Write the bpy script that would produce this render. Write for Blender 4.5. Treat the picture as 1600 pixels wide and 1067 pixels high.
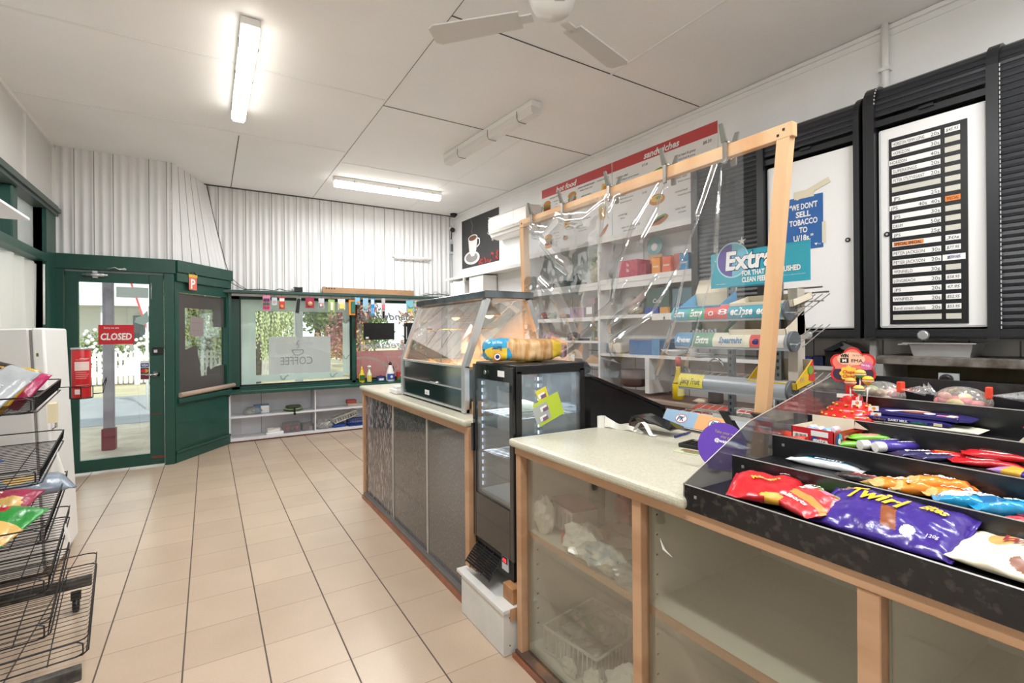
import bpy, bmesh, math, random
from mathutils import Vector, Matrix, noise
PI = math.pi
sc = bpy.context.scene
COL = sc.collection
for o in list(bpy.data.objects): bpy.data.objects.remove(o)

# ---------------------------------------------------------------- camera
CAM = Vector((0.4032, -2.7581, 1.3959))
YAW, ROLL, FPX, CY = 0.5567, -0.0078, 763.5, 519.2
_f = Vector((math.sin(YAW), math.cos(YAW), 0)); _r0 = Vector((math.cos(YAW), -math.sin(YAW), 0)); _u0 = Vector((0, 0, 1))
_r = math.cos(ROLL)*_r0 + math.sin(ROLL)*_u0; _u = -math.sin(ROLL)*_r0 + math.cos(ROLL)*_u0
cd = bpy.data.cameras.new('camera'); cam = bpy.data.objects.new('camera', cd); COL.objects.link(cam)
cd.sensor_width = 36; cd.lens = FPX/1600*36; cd.shift_y = (CY-533.5)/1600; cd.clip_start = 0.05; cd.clip_end = 300
mw = Matrix((_r, _u, -_f)).transposed().to_4x4(); mw.translation = CAM; cam.matrix_world = mw
sc.camera = cam
# ---------------------------------------------------------------- exposure, sky, sun
sc.view_settings.view_transform = 'Standard'; sc.view_settings.look = 'None'
sc.view_settings.gamma = 1; sc.view_settings.use_curve_mapping = False
sc.view_settings.exposure = 0.27
w = bpy.data.worlds.new('sky'); sc.world = w; w.use_nodes = True
nt = w.node_tree; nt.nodes.clear()
bg = nt.nodes.new('ShaderNodeBackground'); wo = nt.nodes.new('ShaderNodeOutputWorld')
bg.inputs[0].default_value = (0.86, 0.93, 1.0, 1); bg.inputs[1].default_value = 1.9
nt.links.new(bg.outputs[0], wo.inputs[0])
def lamp(name, kind, loc, energy, color=(1,1,1), rot=None, size=None, size_y=None, angle=None):
    l = bpy.data.lights.new(name, kind); l.energy = energy; l.color = color
    if size: l.shape = 'RECTANGLE'; l.size = size; l.size_y = size_y or size
    if angle: l.angle = angle
    o = bpy.data.objects.new(name, l); COL.objects.link(o); o.location = loc
    if rot: o.rotation_euler = rot
    return o
lamp('sun', 'SUN', (0, 0, 8), 4.5, (1, .96, .9), rot=(math.radians(48), 0, math.radians(12)), angle=math.radians(2))
# long tube fittings on the ceiling (lit ones in view, plus two unseen ones added behind the camera as fill light)
WARM = (.975, .99, 1.0)
TUBE_W = 42
for (x, y, rz, e) in ((.63, 1.2, 0, 1), (2.35, 3.27, PI/2-.03, 1), (.6, -2.0, 0, 1.1), (2.5, -3.0, 0, 1.1)):
    lamp('tube_light', 'AREA', (x, y, 3.125), TUBE_W*e, WARM, rot=(0, 0, rz), size=.11, size_y=1.5)

# ---------------------------------------------------------------- materials
def lin(h):
    if isinstance(h, str):
        h = h.lstrip('#'); c = [int(h[i:i+2], 16)/255 for i in (0, 2, 4)]
        return tuple(x/12.92 if x <= .04045 else ((x+.055)/1.055)**2.4 for x in c) + (1,)
    return tuple(h) + (1,)
MATS = {}
def mat(name, color, rough=.5, metal=0, spec=.5, var=0, scale=8, bump=0, bscale=60, emit=0, stretch=None, color2=None, coat=0, sss=0):
    """Principled material; var/colour2 mixes in a procedural noise, bump adds fine relief."""
    if name in MATS: return MATS[name]
    m = bpy.data.materials.new(name); MATS[name] = m; m.use_nodes = True
    n = m.node_tree; p = n.nodes['Principled BSDF']; c = lin(color)
    p.inputs['Base Color'].default_value = c; p.inputs['Roughness'].default_value = rough
    p.inputs['Metallic'].default_value = metal; p.inputs['Specular IOR Level'].default_value = spec
    p.inputs['Coat Weight'].default_value = coat
    m.diffuse_color = c
    tc = None
    def coords(s):
        nonlocal tc
        if tc is None: tc = n.nodes.new('ShaderNodeTexCoord')
        mp = n.nodes.new('ShaderNodeMapping'); mp.inputs['Scale'].default_value = stretch or (1, 1, 1)
        n.links.new(tc.outputs['Object'], mp.inputs[0])
        t = n.nodes.new('ShaderNodeTexNoise'); t.inputs['Scale'].default_value = s; t.inputs['Detail'].default_value = 4
        n.links.new(mp.outputs[0], t.inputs[0]); return t
    if var or color2:
        t = coords(scale); r = n.nodes.new('ShaderNodeValToRGB')
        c2 = lin(color2) if color2 else tuple(x*(1-var) for x in c[:3]) + (1,)
        r.color_ramp.elements[0].position = .38; r.color_ramp.elements[1].position = .62
        r.color_ramp.elements[0].color = c2; r.color_ramp.elements[1].color = c
        n.links.new(t.outputs[0], r.inputs[0]); n.links.new(r.outputs[0], p.inputs['Base Color'])
    if bump:
        t = coords(bscale); b = n.nodes.new('ShaderNodeBump'); b.inputs['Strength'].default_value = bump; b.inputs['Distance'].default_value = .01
        n.links.new(t.outputs[0], b.inputs['Height']); n.links.new(b.outputs[0], p.inputs['Normal'])
    if emit:
        p.inputs['Emission Color'].default_value = c; p.inputs['Emission Strength'].default_value = emit
    return m
def clear(name, tint='#ffffff', gloss=.08, rough=.02, haze=0, hazecol='#ffffff', grazing=.6, bump=0, bscale=6):
    """Thin clear sheet: transparent + fresnel reflection (+ a little milky scatter)."""
    if name in MATS: return MATS[name]
    m = bpy.data.materials.new(name); MATS[name] = m; m.use_nodes = True; m.diffuse_color = lin(tint)
    n = m.node_tree; n.nodes.clear(); out = n.nodes.new('ShaderNodeOutputMaterial')
    tr = n.nodes.new('ShaderNodeBsdfTransparent'); tr.inputs[0].default_value = lin(tint)
    gl = n.nodes.new('ShaderNodeBsdfGlossy'); gl.inputs['Roughness'].default_value = rough
    lw = n.nodes.new('ShaderNodeLayerWeight'); lw.inputs[0].default_value = .25
    mr = n.nodes.new('ShaderNodeMapRange'); mr.inputs['To Min'].default_value = gloss; mr.inputs['To Max'].default_value = grazing
    n.links.new(lw.outputs['Fresnel'], mr.inputs[0])
    mx = n.nodes.new('ShaderNodeMixShader'); n.links.new(mr.outputs[0], mx.inputs[0])
    base = tr.outputs[0]
    if haze:
        df = n.nodes.new('ShaderNodeBsdfDiffuse'); df.inputs[0].default_value = lin(hazecol)
        tl = n.nodes.new('ShaderNodeBsdfTranslucent'); tl.inputs[0].default_value = lin(hazecol)
        a = n.nodes.new('ShaderNodeMixShader'); a.inputs[0].default_value = .5
        n.links.new(df.outputs[0], a.inputs[1]); n.links.new(tl.outputs[0], a.inputs[2])
        h = n.nodes.new('ShaderNodeMixShader'); h.inputs[0].default_value = haze
        n.links.new(tr.outputs[0], h.inputs[1]); n.links.new(a.outputs[0], h.inputs[2]); base = h.outputs[0]
    n.links.new(base, mx.inputs[1]); n.links.new(gl.outputs[0], mx.inputs[2])
    if bump:
        tc = n.nodes.new('ShaderNodeTexCoord'); t = n.nodes.new('ShaderNodeTexNoise'); t.inputs['Scale'].default_value = bscale; t.inputs['Detail'].default_value = 2
        n.links.new(tc.outputs['Object'], t.inputs[0]); b = n.nodes.new('ShaderNodeBump'); b.inputs['Strength'].default_value = bump; b.inputs['Distance'].default_value = .05
        n.links.new(t.outputs[0], b.inputs['Height']); n.links.new(b.outputs[0], gl.inputs['Normal']); n.links.new(b.outputs[0], lw.inputs['Normal'])
    n.links.new(mx.outputs[0], out.inputs[0]); return m

# ---------------------------------------------------------------- mesh builder
class B:
    def __init__(s, M=None): s.bm = bmesh.new(); s.M = M or Matrix.Identity(4)
    def v(s, x, y=None, z=None):
        p = Vector(x) if y is None else Vector((x, y, z)); return s.bm.verts.new(s.M @ p)
    def f(s, vs, mi=0, smooth=False):
        try: f = s.bm.faces.new(vs)
        except ValueError: return None
        f.material_index = mi; f.smooth = smooth; return f
    def box(s, x0, x1, y0, y1, z0, z1, mi=0, bev=0, seg=1):
        vs = [s.v(x, y, z) for z in (z0, z1) for y in (y0, y1) for x in (x0, x1)]
        fs = [s.f([vs[i] for i in q], mi) for q in ((0,2,3,1),(4,5,7,6),(0,1,5,4),(1,3,7,5),(3,2,6,7),(2,0,4,6))]
        if bev:
            es = {e for f in fs for e in f.edges}
            r = bmesh.ops.bevel(s.bm, geom=list(es), offset=bev, segments=seg, affect='EDGES', profile=.5)
            for f in r['faces']: f.material_index = mi; f.smooth = seg > 1
        return s
    def quad(s, pts, mi=0): s.f([s.v(p) for p in pts], mi); return s
    def hexa(s, P, mi=0):
        """eight corners: bottom ring 0-3 then top ring 4-7"""
        v = [s.v(p) for p in P]
        for q in ((3,2,1,0),(4,5,6,7),(0,1,5,4),(1,2,6,5),(2,3,7,6),(3,0,4,7)): s.f([v[i] for i in q], mi)
        return s
    def tube(s, pts, r, seg=6, mi=0, closed=False):
        pts = [Vector(p) for p in pts]; n = len(pts); rings = []
        for i, p in enumerate(pts):
            a = pts[i-1] if (i or closed) else p; b = pts[(i+1) % n] if (i < n-1 or closed) else p
            d = (b-a).normalized() if (b-a).length > 1e-9 else Vector((0,0,1))
            up = Vector((0,0,1)) if abs(d.z) < .9 else Vector((1,0,0))
            x = d.cross(up).normalized(); y = d.cross(x)
            rr = r[i] if isinstance(r, (list, tuple)) else r
            rings.append([s.v(p + rr*(math.cos(2*PI*k/seg)*x + math.sin(2*PI*k/seg)*y)) for k in range(seg)])
        m = n if closed else n-1
        for i in range(m):
            A, Bq = rings[i], rings[(i+1) % n]
            for k in range(seg): s.f((A[k], A[(k+1)%seg], Bq[(k+1)%seg], Bq[k]), mi, seg > 5)
        if not closed: s.f(rings[0][::-1], mi); s.f(rings[-1], mi)
        return s
    def lathe(s, prof, seg=20, c=(0,0,0), mi=0, axis='z', cap=True):
        """prof = [(radius, height[, material])]"""
        rings = []
        for q in prof:
            r, h = q[0], q[1]; ring = []
            for k in range(seg):
                a = 2*PI*k/seg; u, vv = r*math.cos(a), r*math.sin(a)
                p = (u, vv, h) if axis == 'z' else ((h, u, vv) if axis == 'x' else (vv, h, u))
                ring.append(s.v(c[0]+p[0], c[1]+p[1], c[2]+p[2]))
            rings.append(ring)
        for i in range(len(rings)-1):
            m = prof[i][2] if len(prof[i]) > 2 else mi
            for k in range(seg): s.f((rings[i][k], rings[i][(k+1)%seg], rings[i+1][(k+1)%seg], rings[i+1][k]), m, True)
        if cap:
            if prof[0][0] > 1e-5: s.f(rings[0][::-1], prof[0][2] if len(prof[0]) > 2 else mi)
            if prof[-1][0] > 1e-5: s.f(rings[-1], prof[-1][2] if len(prof[-1]) > 2 else mi)
        return s
    def prism(s, poly, d0, d1, mi=0, smi=None):
        """polygon in local xy extruded along local z"""
        a = [s.v(x, y, d0) for x, y in poly]; b = [s.v(x, y, d1) for x, y in poly]; n = len(poly)
        s.f(a[::-1], mi); s.f(b, mi)
        for i in range(n): s.f((a[i], a[(i+1)%n], b[(i+1)%n], b[i]), mi if smi is None else smi)
        return s
    def grid(s, fn, nu, nv, mi=0, smooth=True, wrapu=False):
        """fn(u,v)->point for u,v in 0..1; mi may be fn(u,v)"""
        V = [[s.v(fn(i/nu, j/nv)) for j in range(nv+1)] for i in range(nu if wrapu else nu+1)]
        L = len(V)
        for i in range(nu):
            for j in range(nv):
                m = mi((i+.5)/nu, (j+.5)/nv) if callable(mi) else mi
                s.f((V[i][j], V[(i+1) % L][j], V[(i+1) % L][j+1], V[i][j+1]), m, smooth)
        return s
    def ball(s, c, r, seg=12, rings=8, mi=0, sc_=(1,1,1), jit=0):
        pr = []
        for i in range(rings+1):
            a = PI*i/rings; pr.append((max(1e-4, r*math.sin(a)), -r*math.cos(a)))
        M0 = s.M; s.M = M0 @ Matrix.Translation(c) @ Matrix.Diagonal((*sc_, 1)); s.lathe(pr, seg, mi=mi, cap=False); s.M = M0
        return s
    def text(s, t, x=0, y=0, size=.1, w=None, align='CENTER', mi=0, z=.0012, shear=0, bold=0, mirror=False, fn=None, rot=0, res=2):
        vs, fs = glyphs(t, align, shear, bold, res)
        if not vs: return s
        k = size; xs = [p[0] for p in vs]; ww = max(xs)-min(xs); kx = (w/ww) if w else k
        x0 = {'CENTER': (max(xs)+min(xs))/2, 'LEFT': min(xs), 'RIGHT': max(xs)}[align]
        cr, sr = math.cos(rot), math.sin(rot); out = []
        for px, py in vs:
            a, b = (px-x0)*kx*(-1 if mirror else 1), (py-.35)*k
            a, b = a*cr-b*sr, a*sr+b*cr
            a += x; b += y
            out.append(s.v(fn(a, b, z)) if fn else s.v(a, b, z))
        for q in fs: s.f([out[i] for i in q], mi)
        return s
_G = {}
def glyphs(t, align, shear, bold, res):
    key = (t, align, shear, bold, res)
    if key in _G: return _G[key]
    cu = bpy.data.curves.new('tmp', 'FONT'); cu.body = t; cu.align_x = align; cu.shear = shear; cu.offset = bold; cu.size = 1; cu.resolution_u = res
    ob = bpy.data.objects.new('tmp', cu); COL.objects.link(ob)
    me = bpy.data.meshes.new_from_object(ob)
    r = ([(v.co.x, v.co.y) for v in me.vertices], [tuple(p.vertices) for p in me.polygons])
    bpy.data.objects.remove(ob); bpy.data.curves.remove(cu); bpy.data.meshes.remove(me)
    _G[key] = r; return r

MW = {}
def T(x, y, z): return Matrix.Translation((x, y, z))
def Rz(a): return Matrix.Rotation(a, 4, 'Z')
def Rx(a): return Matrix.Rotation(a, 4, 'X')
def Ry(a): return Matrix.Rotation(a, 4, 'Y')
def Fr(ax, ay, az, o=(0,0,0)):
    m = Matrix((ax, ay, az)).transposed().to_4x4(); m.translation = Vector(o); return m
def setp(o, label=None, cat=None, group=None, kind=None):
    if label: o['label'] = label
    if cat: o['category'] = cat
    if group: o['group'] = group
    if kind: o['kind'] = kind
    return o
def thing(name, label, cat, M, group=None):
    """Empty at the thing's base; parts are parented to it"""
    if not isinstance(M, Matrix): M = T(*M)
    o = bpy.data.objects.new(name, None); COL.objects.link(o); o.empty_display_size = .05
    o.matrix_world = M; MW[o.name] = M.copy(); return setp(o, label, cat, group)
def obj(name, b, mats, parent=None, label=None, cat=None, group=None, kind=None, keep=False, mod=None):
    """links the builder's mesh (built in world coordinates) as ONE object"""
    if not isinstance(mats, (list, tuple)): mats = [mats]
    bm = b.bm; bmesh.ops.recalc_face_normals(bm, faces=bm.faces)
    me = bpy.data.meshes.new(name); 
    if parent is not None: M = MW[parent.name]
    elif keep: M = Matrix.Identity(4)
    else:
        xs = [v.co for v in bm.verts]; lo = [min(c[i] for c in xs) for i in range(3)]; hi = [max(c[i] for c in xs) for i in range(3)]
        M = T((lo[0]+hi[0])/2, (lo[1]+hi[1])/2, lo[2])
    bmesh.ops.transform(bm, matrix=M.inverted(), verts=bm.verts)
    bm.to_mesh(me); bm.free()
    for m in mats: me.materials.append(m)
    o = bpy.data.objects.new(name, me); COL.objects.link(o)
    if parent is not None: o.parent = parent
    else: o.matrix_world = M
    MW[o.name] = M.copy()
    return setp(o, label, cat, group, kind)
def struct(name, b, mats, parent=None):
    return obj(name, b, mats, parent, keep=parent is None, kind=None if parent else 'structure')
def dup(root, M, label=None, group=None):
    def rec(o, par):
        c = o.copy(); COL.objects.link(c)
        if par is not None: c.parent = par
        for ch in kids.get(o.name, []): rec(ch, c)
        return c
    kids = {}
    for o in bpy.data.objects:
        if o.parent: kids.setdefault(o.parent.name, []).append(o)
    r = rec(root, None); r.matrix_world = M; MW[r.name] = M.copy()
    if label: r['label'] = label
    if group: r['group'] = group
    return r

# frames: columns (reading direction, up, towards the reader)
WP = Vector((3.76, 4.45, 0)); WD = Vector((.036, -1, 0)).normalized(); WN = Vector((-1, -.036, 0)).normalized(); ZZ = Vector((0, 0, 1))
WALL = Fr(WD, ZZ, WN, WP)                                            # right wall: (s, z, off)
def AISLE(x): return Fr((0,-1,0), (0,0,1), (-1,0,0), (x, 0, 0))      # faces the aisle: (-y, z, off)
def FRONT(y): return Fr((1,0,0), (0,0,1), (0,-1,0), (0, y, 0))       # faces the camera: (x, z, off)
def TOP(x, y, z, a=0): return T(x, y, z) @ Rz(a) @ Fr((0,-1,0), (1,0,0), (0,0,1))   # lies flat, read from the aisle
# ================================================================ SETTING
rnd = random.Random(4)
M_wall = mat('white_paint', '#f0f0ef', .55, var=.04, scale=3)
M_ceil = mat('ceiling_paint', '#f6f6f5', .6, var=.03, scale=1.5)
M_corr = mat('white_corrugated_paint', '#ededed', .45, var=.06, scale=5, stretch=(1,1,.3))
M_gap = mat('dark_joint', '#4a4a48', .9)
M_seam = mat('sheet_seam', '#9a9996', .8)
M_green = mat('dark_green_paint', '#1a4a3f', .35, var=.12, scale=4)
M_greyg = mat('grey_green_paint', '#4b5754', .4, var=.1, scale=4)
M_wood = mat('pine', '#dfb78c', .5, color2='#d0a072', scale=6, stretch=(1,1,.12))
M_oak = mat('oak_edging', '#c49c7a', .45, color2='#b28866', scale=9, stretch=(1,.15,1))
M_black = mat('black_plastic', '#141416', .35)
M_dark = mat('dark_metal', '#2a2a2c', .4, metal=.5)
M_white = mat('white_gloss', '#ecebe8', .3)
M_steel = mat('steel', '#cfd1d2', .34, metal=.75, var=.1, scale=6)
M_chrome = mat('chrome', '#d8dadb', .12, metal=1)
M_glass = clear('window_glass', '#f3f8f5', .04, .01)

def floor_mat():
    m = bpy.data.materials.new('floor_tiles'); m.use_nodes = True; n = m.node_tree; p = n.nodes['Principled BSDF']; L = n.links.new
    g = n.nodes.new('ShaderNodeNewGeometry'); sx = n.nodes.new('ShaderNodeSeparateXYZ'); L(g.outputs['Position'], sx.inputs[0])
    def mth(op, a, b=None, c=None):
        q = n.nodes.new('ShaderNodeMath'); q.operation = op
        for i, x in enumerate((a, b, c)):
            if x is None: continue
            if isinstance(x, (int, float)): q.inputs[i].default_value = x
            else: L(x, q.inputs[i])
        return q.outputs[0]
    dist = []; cell = []
    for ax in ('X', 'Y'):
        t = mth('DIVIDE', sx.outputs[ax], .305); fr = mth('FRACT', t); cell.append(mth('FLOOR', mth('ADD', t, .001)))
        dist.append(mth('MINIMUM', fr, mth('SUBTRACT', 1.0, fr)))
    gx = mth('LESS_THAN', dist[0], .0105); gy = mth('LESS_THAN', dist[1], .0065)
    cx = n.nodes.new('ShaderNodeCombineXYZ'); L(cell[0], cx.inputs[0]); L(cell[1], cx.inputs[1])
    wn = n.nodes.new('ShaderNodeTexWhiteNoise'); L(cx.outputs[0], wn.inputs[0])
    no = n.nodes.new('ShaderNodeTexNoise'); no.inputs['Scale'].default_value = 3.5; no.inputs['Detail'].default_value = 5; L(g.outputs['Position'], no.inputs[0])
    no2 = n.nodes.new('ShaderNodeTexNoise'); no2.inputs['Scale'].default_value = 90; L(g.outputs['Position'], no2.inputs[0])
    f = mth('ADD', mth('MULTIPLY', wn.outputs[0], .35), mth('ADD', mth('MULTIPLY', no.outputs[0], .6), mth('MULTIPLY', no2.outputs[0], .25)))
    r = n.nodes.new('ShaderNodeValToRGB'); L(f, r.inputs[0])
    r.color_ramp.elements[0].position = .3; r.color_ramp.elements[1].position = .85
    r.color_ramp.elements[0].color = lin('#b29c87'); r.color_ramp.elements[1].color = lin('#c3ad97')
    m1 = n.nodes.new('ShaderNodeMix'); m1.data_type = 'RGBA'; L(gy, m1.inputs[0]); L(r.outputs[0], m1.inputs[6]); m1.inputs[7].default_value = lin('#9b8474')
    m2 = n.nodes.new('ShaderNodeMix'); m2.data_type = 'RGBA'; L(gx, m2.inputs[0]); L(m1.outputs[2], m2.inputs[6]); m2.inputs[7].default_value = lin('#55483f')
    L(m2.outputs[2], p.inputs['Base Color'])
    ro = mth('ADD', mth('MULTIPLY', mth('MAXIMUM', gx, gy), .5), .3); L(ro, p.inputs['Roughness'])
    bp = n.nodes.new('ShaderNodeBump'); bp.inputs['Strength'].default_value = .3; bp.inputs['Distance'].default_value = .002
    L(mth('SUBTRACT', 1.0, mth('MAXIMUM', gx, gy)), bp.inputs['Height']); L(bp.outputs[0], p.inputs['Normal'])
    return m
CZ = 3.27
b = B(); b.box(-1.0, 4.4, -4.2, 3.75, -.1, 0); b.box(.05, 4.4, 3.75, 4.9, -.1, 0); struct('floor', b, floor_mat())
b = B(); b.box(-1.1, 4.4, -4.2, 4.95, CZ, CZ+.15); struct('ceiling', b, M_ceil)
# ceiling sheet joints: thin cover strips and open joints
b = B()
for (p, q) in (((1.64, -4.1), (1.63, 4.4)),): b.box(p[0], q[0]+.008, p[1], q[1], CZ-.003, CZ+.001)
for y in (-.13, 1.2): b.box(1.64, 3.9, y, y+.007, CZ-.003, CZ+.001)
b.box(.66, .667, 2.5, 4.4, CZ-.003, CZ+.001)
struct('trim_1', b, M_gap)
b = B()
for y in (-1.5, 1.1, 2.42): b.box(-.86, 1.62, y, y+.02, CZ-.004, CZ+.001)
for y in (2.75,): b.box(1.66, 3.85, y, y+.02, CZ-.004, CZ+.001)
b.box(2.95, 2.97, 2.77, 4.4, CZ-.004, CZ+.001); b.box(2.9, 2.92, -4.1, -.12, CZ-.004, CZ+.001); b.box(3.0, 3.02, 1.2, 2.75, CZ-.004, CZ+.001)
struct('trim_2', b, mat('cover_strip', '#eeeeec', .5))

# ---- left wall with the long shop window
b = B(); b.box(-1.0, -.88, -4.2, 3.85, 2.66, CZ); b.box(-1.0, -.88, -4.2, 3.3, 0, .62); b.box(-1.0, -.88, 3.31, 3.85, 0, 2.66); b.box(-1.0, -.88, -4.2, -3.4, .62, 2.66)
struct('wall_left', b, mat('grey_white_sheet', '#d9d8d4', .5, var=.04, scale=2))
b = B()
for y in (2.78, .35, -2.1): b.box(-.88, -.868, y, y+.035, 2.66, CZ)
b.box(-.885, -.86, 3.66, 3.69, 2.66, CZ); b.box(-.885, -.86, -4.1, 3.7, CZ-.03, CZ)
struct('trim_3', b, M_white)
wr = bpy.data.objects.new('window_1', None); COL.objects.link(wr); MW['window_1'] = Matrix.Identity(4); wr['kind'] = 'structure'
b = B(); b.box(-.99, -.84, -3.4, 3.69, 2.57, 2.67); b.box(-.86, -.82, -3.4, 3.69, 2.60, 2.64); obj('head_rail', b, M_greyg, wr)
b = B(); b.box(-1.0, -.85, -3.4, 3.31, 2.08, 2.15); b.box(-1.0, -.85, 3.31, 3.40, .62, 2.57)
b.box(-.98, -.86, 3.41, 3.69, 0, 2.57)
for y in (2.47, .9, -.7, -2.2): b.box(-.98, -.87, y, y+.13, 2.15, 2.57, bev=.01)
for y in (-1.5, .9): b.box(-.98, -.87, y, y+.1, .62, 2.08)
b.box(-1.0, -.85, -3.4, 3.31, .56, .63); obj('window_frame', b, M_green, wr)
b = B(); b.box(-.945, -.94, -3.4, 3.31, .62, 2.57); obj('pane', b, clear('frosted_glass', '#e8eae6', .05, .1, haze=.55, hazecol='#e6e6e0'), wr)
# lace curtain in the lower window
b = B()
b.grid(lambda u, v: (-.905+.018*math.sin(u*150)+.008*math.sin(u*61+v*3), -3.3+u*6.56+.01*math.sin(u*90), .66+v*1.39), 420, 4)
lc = obj('lace_curtain', b, clear('lace', '#ffffff', 0, .5, haze=.72, hazecol='#f1efe9', grazing=.0), None, 'sheer white lace curtain gathered in folds across the left shop window', 'curtain')
b = B(); b.tube([(-.862, 3.275, 2.05), (-.862, 3.27, 1.50)], .008, 6); obj('blind_rod', b, M_white, None, 'thin white rod hanging at the right edge of the left shop window', 'rod')
# ---- corrugated iron above the doors and windows
def corrugated(b, p0, p1, z0, z1, q0=None, q1=None, pitch=.076, amp=.0085, out=None):
    """ruled sheet from p0-p1 at z0 to q0-q1 at z1"""
    q0 = q0 or p0; q1 = q1 or p1
    L = (Vector(p1)-Vector(p0)).length; n = int(L/pitch*10); d = (Vector(p1)-Vector(p0)).normalized(); nn = Vector((d.y, -d.x, 0))
    def fn(u, v):
        a = Vector((*p0, 0)).lerp(Vector((*p1, 0)), u) if False else Vector((p0[0]+(p1[0]-p0[0])*u, p0[1]+(p1[1]-p0[1])*u, z0))
        c = Vector((q0[0]+(q1[0]-q0[0])*u, q0[1]+(q1[1]-q0[1])*u, z1))
        p = a.lerp(c, v); s = u*L
        k = math.floor(s/(2*pitch)); fr = s/(2*pitch)-k
        off = amp*math.cos(2*PI*s/pitch) - (.007 if fr < .035 else 0)
        return p + Vector((nn.x, nn.y, 0))*off
    b.grid(fn, n, 2, mi=lambda u, v: 1 if ((u*L/(2*pitch)) % 1) < .045 else 0)
    return b
b = B(); corrugated(b, (-.88, 3.70), (.075, 3.70), 2.19, CZ); b.box(-1.0, .06, 3.72, 3.85, 2.0, CZ)
corrugated(b, (.075, 3.70), (.64, 4.46), 2.1, CZ, (.075, 3.70), (.40, 4.46))
struct('wall_front', b, [M_corr, M_seam])
b = B(); corrugated(b, (.37, 4.45), (3.79, 4.45), 1.93, CZ); b.box(.3, 3.9, 4.47, 4.6, 1.9, CZ)
struct('wall_back', b, [M_corr, M_seam])
b = B(); b.tube([(.655, 4.43, 2.12), (.60, 4.435, 2.3), (.47, 4.44, 2.9), (.405, 4.44, 3.26)], .004); struct('trim_4', b, M_gap)
b = B(); b.box(-.88, 3.78, 4.4, 4.44, CZ-.006, CZ) ; struct('trim_5', b, M_gap)
# ---- green timber: header, jambs, angled wall
A0 = Vector((.09, 3.70, 0)); A1 = Vector((.625, 4.47, 0)); AD = (A1-A0).normalized(); AN = Vector((AD.y, -AD.x, 0)); AL = (A1-A0).length
ANG = Fr(AD, ZZ, AN, A0)
b = B(); b.box(-.88, .11, 3.655, 3.72, 2.06, 2.21, bev=.004); b.box(-.88, -.80, 3.66, 3.78, 0, 2.06, bev=.004)
b.box(.005, .095, 3.665, 3.78, 0, 2.06, bev=.004); b.box(-.80, .005, 3.74, 3.78, 2.03, 2.06)
struct('trim_6', b, M_green)
b = B(ANG); b.box(-.01, AL+.02, 2.08, 2.21, -.02, .06, bev=.004); b.box(.0, AL, 1.98, 2.075, -.02, .045, bev=.004)
b.box(0, AL, 1.87, 1.98, -.06, .01); b.box(0, .06, 0, 1.9, -.06, .015, bev=.003); b.box(AL-.05, AL, .6, 1.9, -.06, .015, bev=.003)
b.box(0, AL, 0, .66, -.08, 0); b.box(0, AL, .0, .10, 0, .02, bev=.004); b.box(0, AL, .10, .13, 0, .03, bev=.004); b.box(0.02, AL, .645, .70, -.06, .045, bev=.006)
b.box(.06, AL-.04, .16, .62, 0, .006); struct('wall_angled', b, M_green)
# door
dr = bpy.data.objects.new('door_1', None); COL.objects.link(dr); MW['door_1'] = Matrix.Identity(4); dr['kind'] = 'structure'
b = B(FRONT(3.70))
b.box(-.795, -.694, .02, 2.04, -.02, .02, bev=.003); b.box(-.125, .0, .02, 2.04, -.02, .02, bev=.003); b.box(-.694, -.125, .02, .139, -.02, .02); b.box(-.694, -.125, 1.938, 2.04, -.02, .02)
b.box(-.125, -.005, 1.60, 1.615, .02, .024); b.box(-.125, -.01, .55, .56, .02, .024, 1); b.box(-.11, 0, .085, .11, .02, .024, 1)
obj('door_leaf', b, [M_green, mat('rust', '#6a3a2a', .8)], dr)
b = B(FRONT(3.70)); b.box(-.694, -.125, .139, 1.938, -.004, 0); obj('door_glass', b, M_glass, dr)
b = B(FRONT(3.70)); b.box(-.694, -.125, .139, 1.938, -.010, -.008, 0); dg = None
b.bm.free()
b = B(FRONT(3.70)); b.box(-.10, -.005, 1.19, 1.265, .02, .045, 0, .004); b.box(-.085, -.055, 1.21, 1.24, .045, .05, 1); obj('lock', b, [M_dark, M_steel], dr)
b = B(FRONT(3.70)); b.lathe([(.035, .02), (.035, .035), (.012, .04), (.012, .06)], 16, (-.07, .98, 0), axis='z'); b.tube([(-.07, .98, .055), (-.18, .975, .055)], .008); obj('door_handle', b, M_chrome, dr)
b = B(FRONT(3.70)); b.tube([(-.63, 2.01, .05), (-.49, 2.01, .05)], .018, 10); b.tube([(-.66, 2.01, .05), (-.46, 2.01, .05)], .012, 8); b.box(-.58, -.54, 1.98, 2.05, .02, .05); obj('door_closer', b, M_steel, dr)
b = B(FRONT(3.70)); b.tube([(-.46, 2.075, .06), (-.40, 2.09, .07), (-.36, 2.07, .06), (-.32, 2.09, .05)], .006); b.box(-.37, -.31, 2.07, 2.085, .045, .06); b.tube([(-.105, 1.95, .03), (-.105, 1.78, .03)], .004); obj('door_bolt', b, M_steel, dr)
# ---- window_2 in the angled wall
w2 = bpy.data.objects.new('window_2', None); COL.objects.link(w2); MW['window_2'] = Matrix.Identity(4); w2['kind'] = 'structure'
b = B(ANG); b.box(.06, AL-.05, .70, 1.87, -.035, -.03); obj('pane', b, M_glass, w2)
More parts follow.
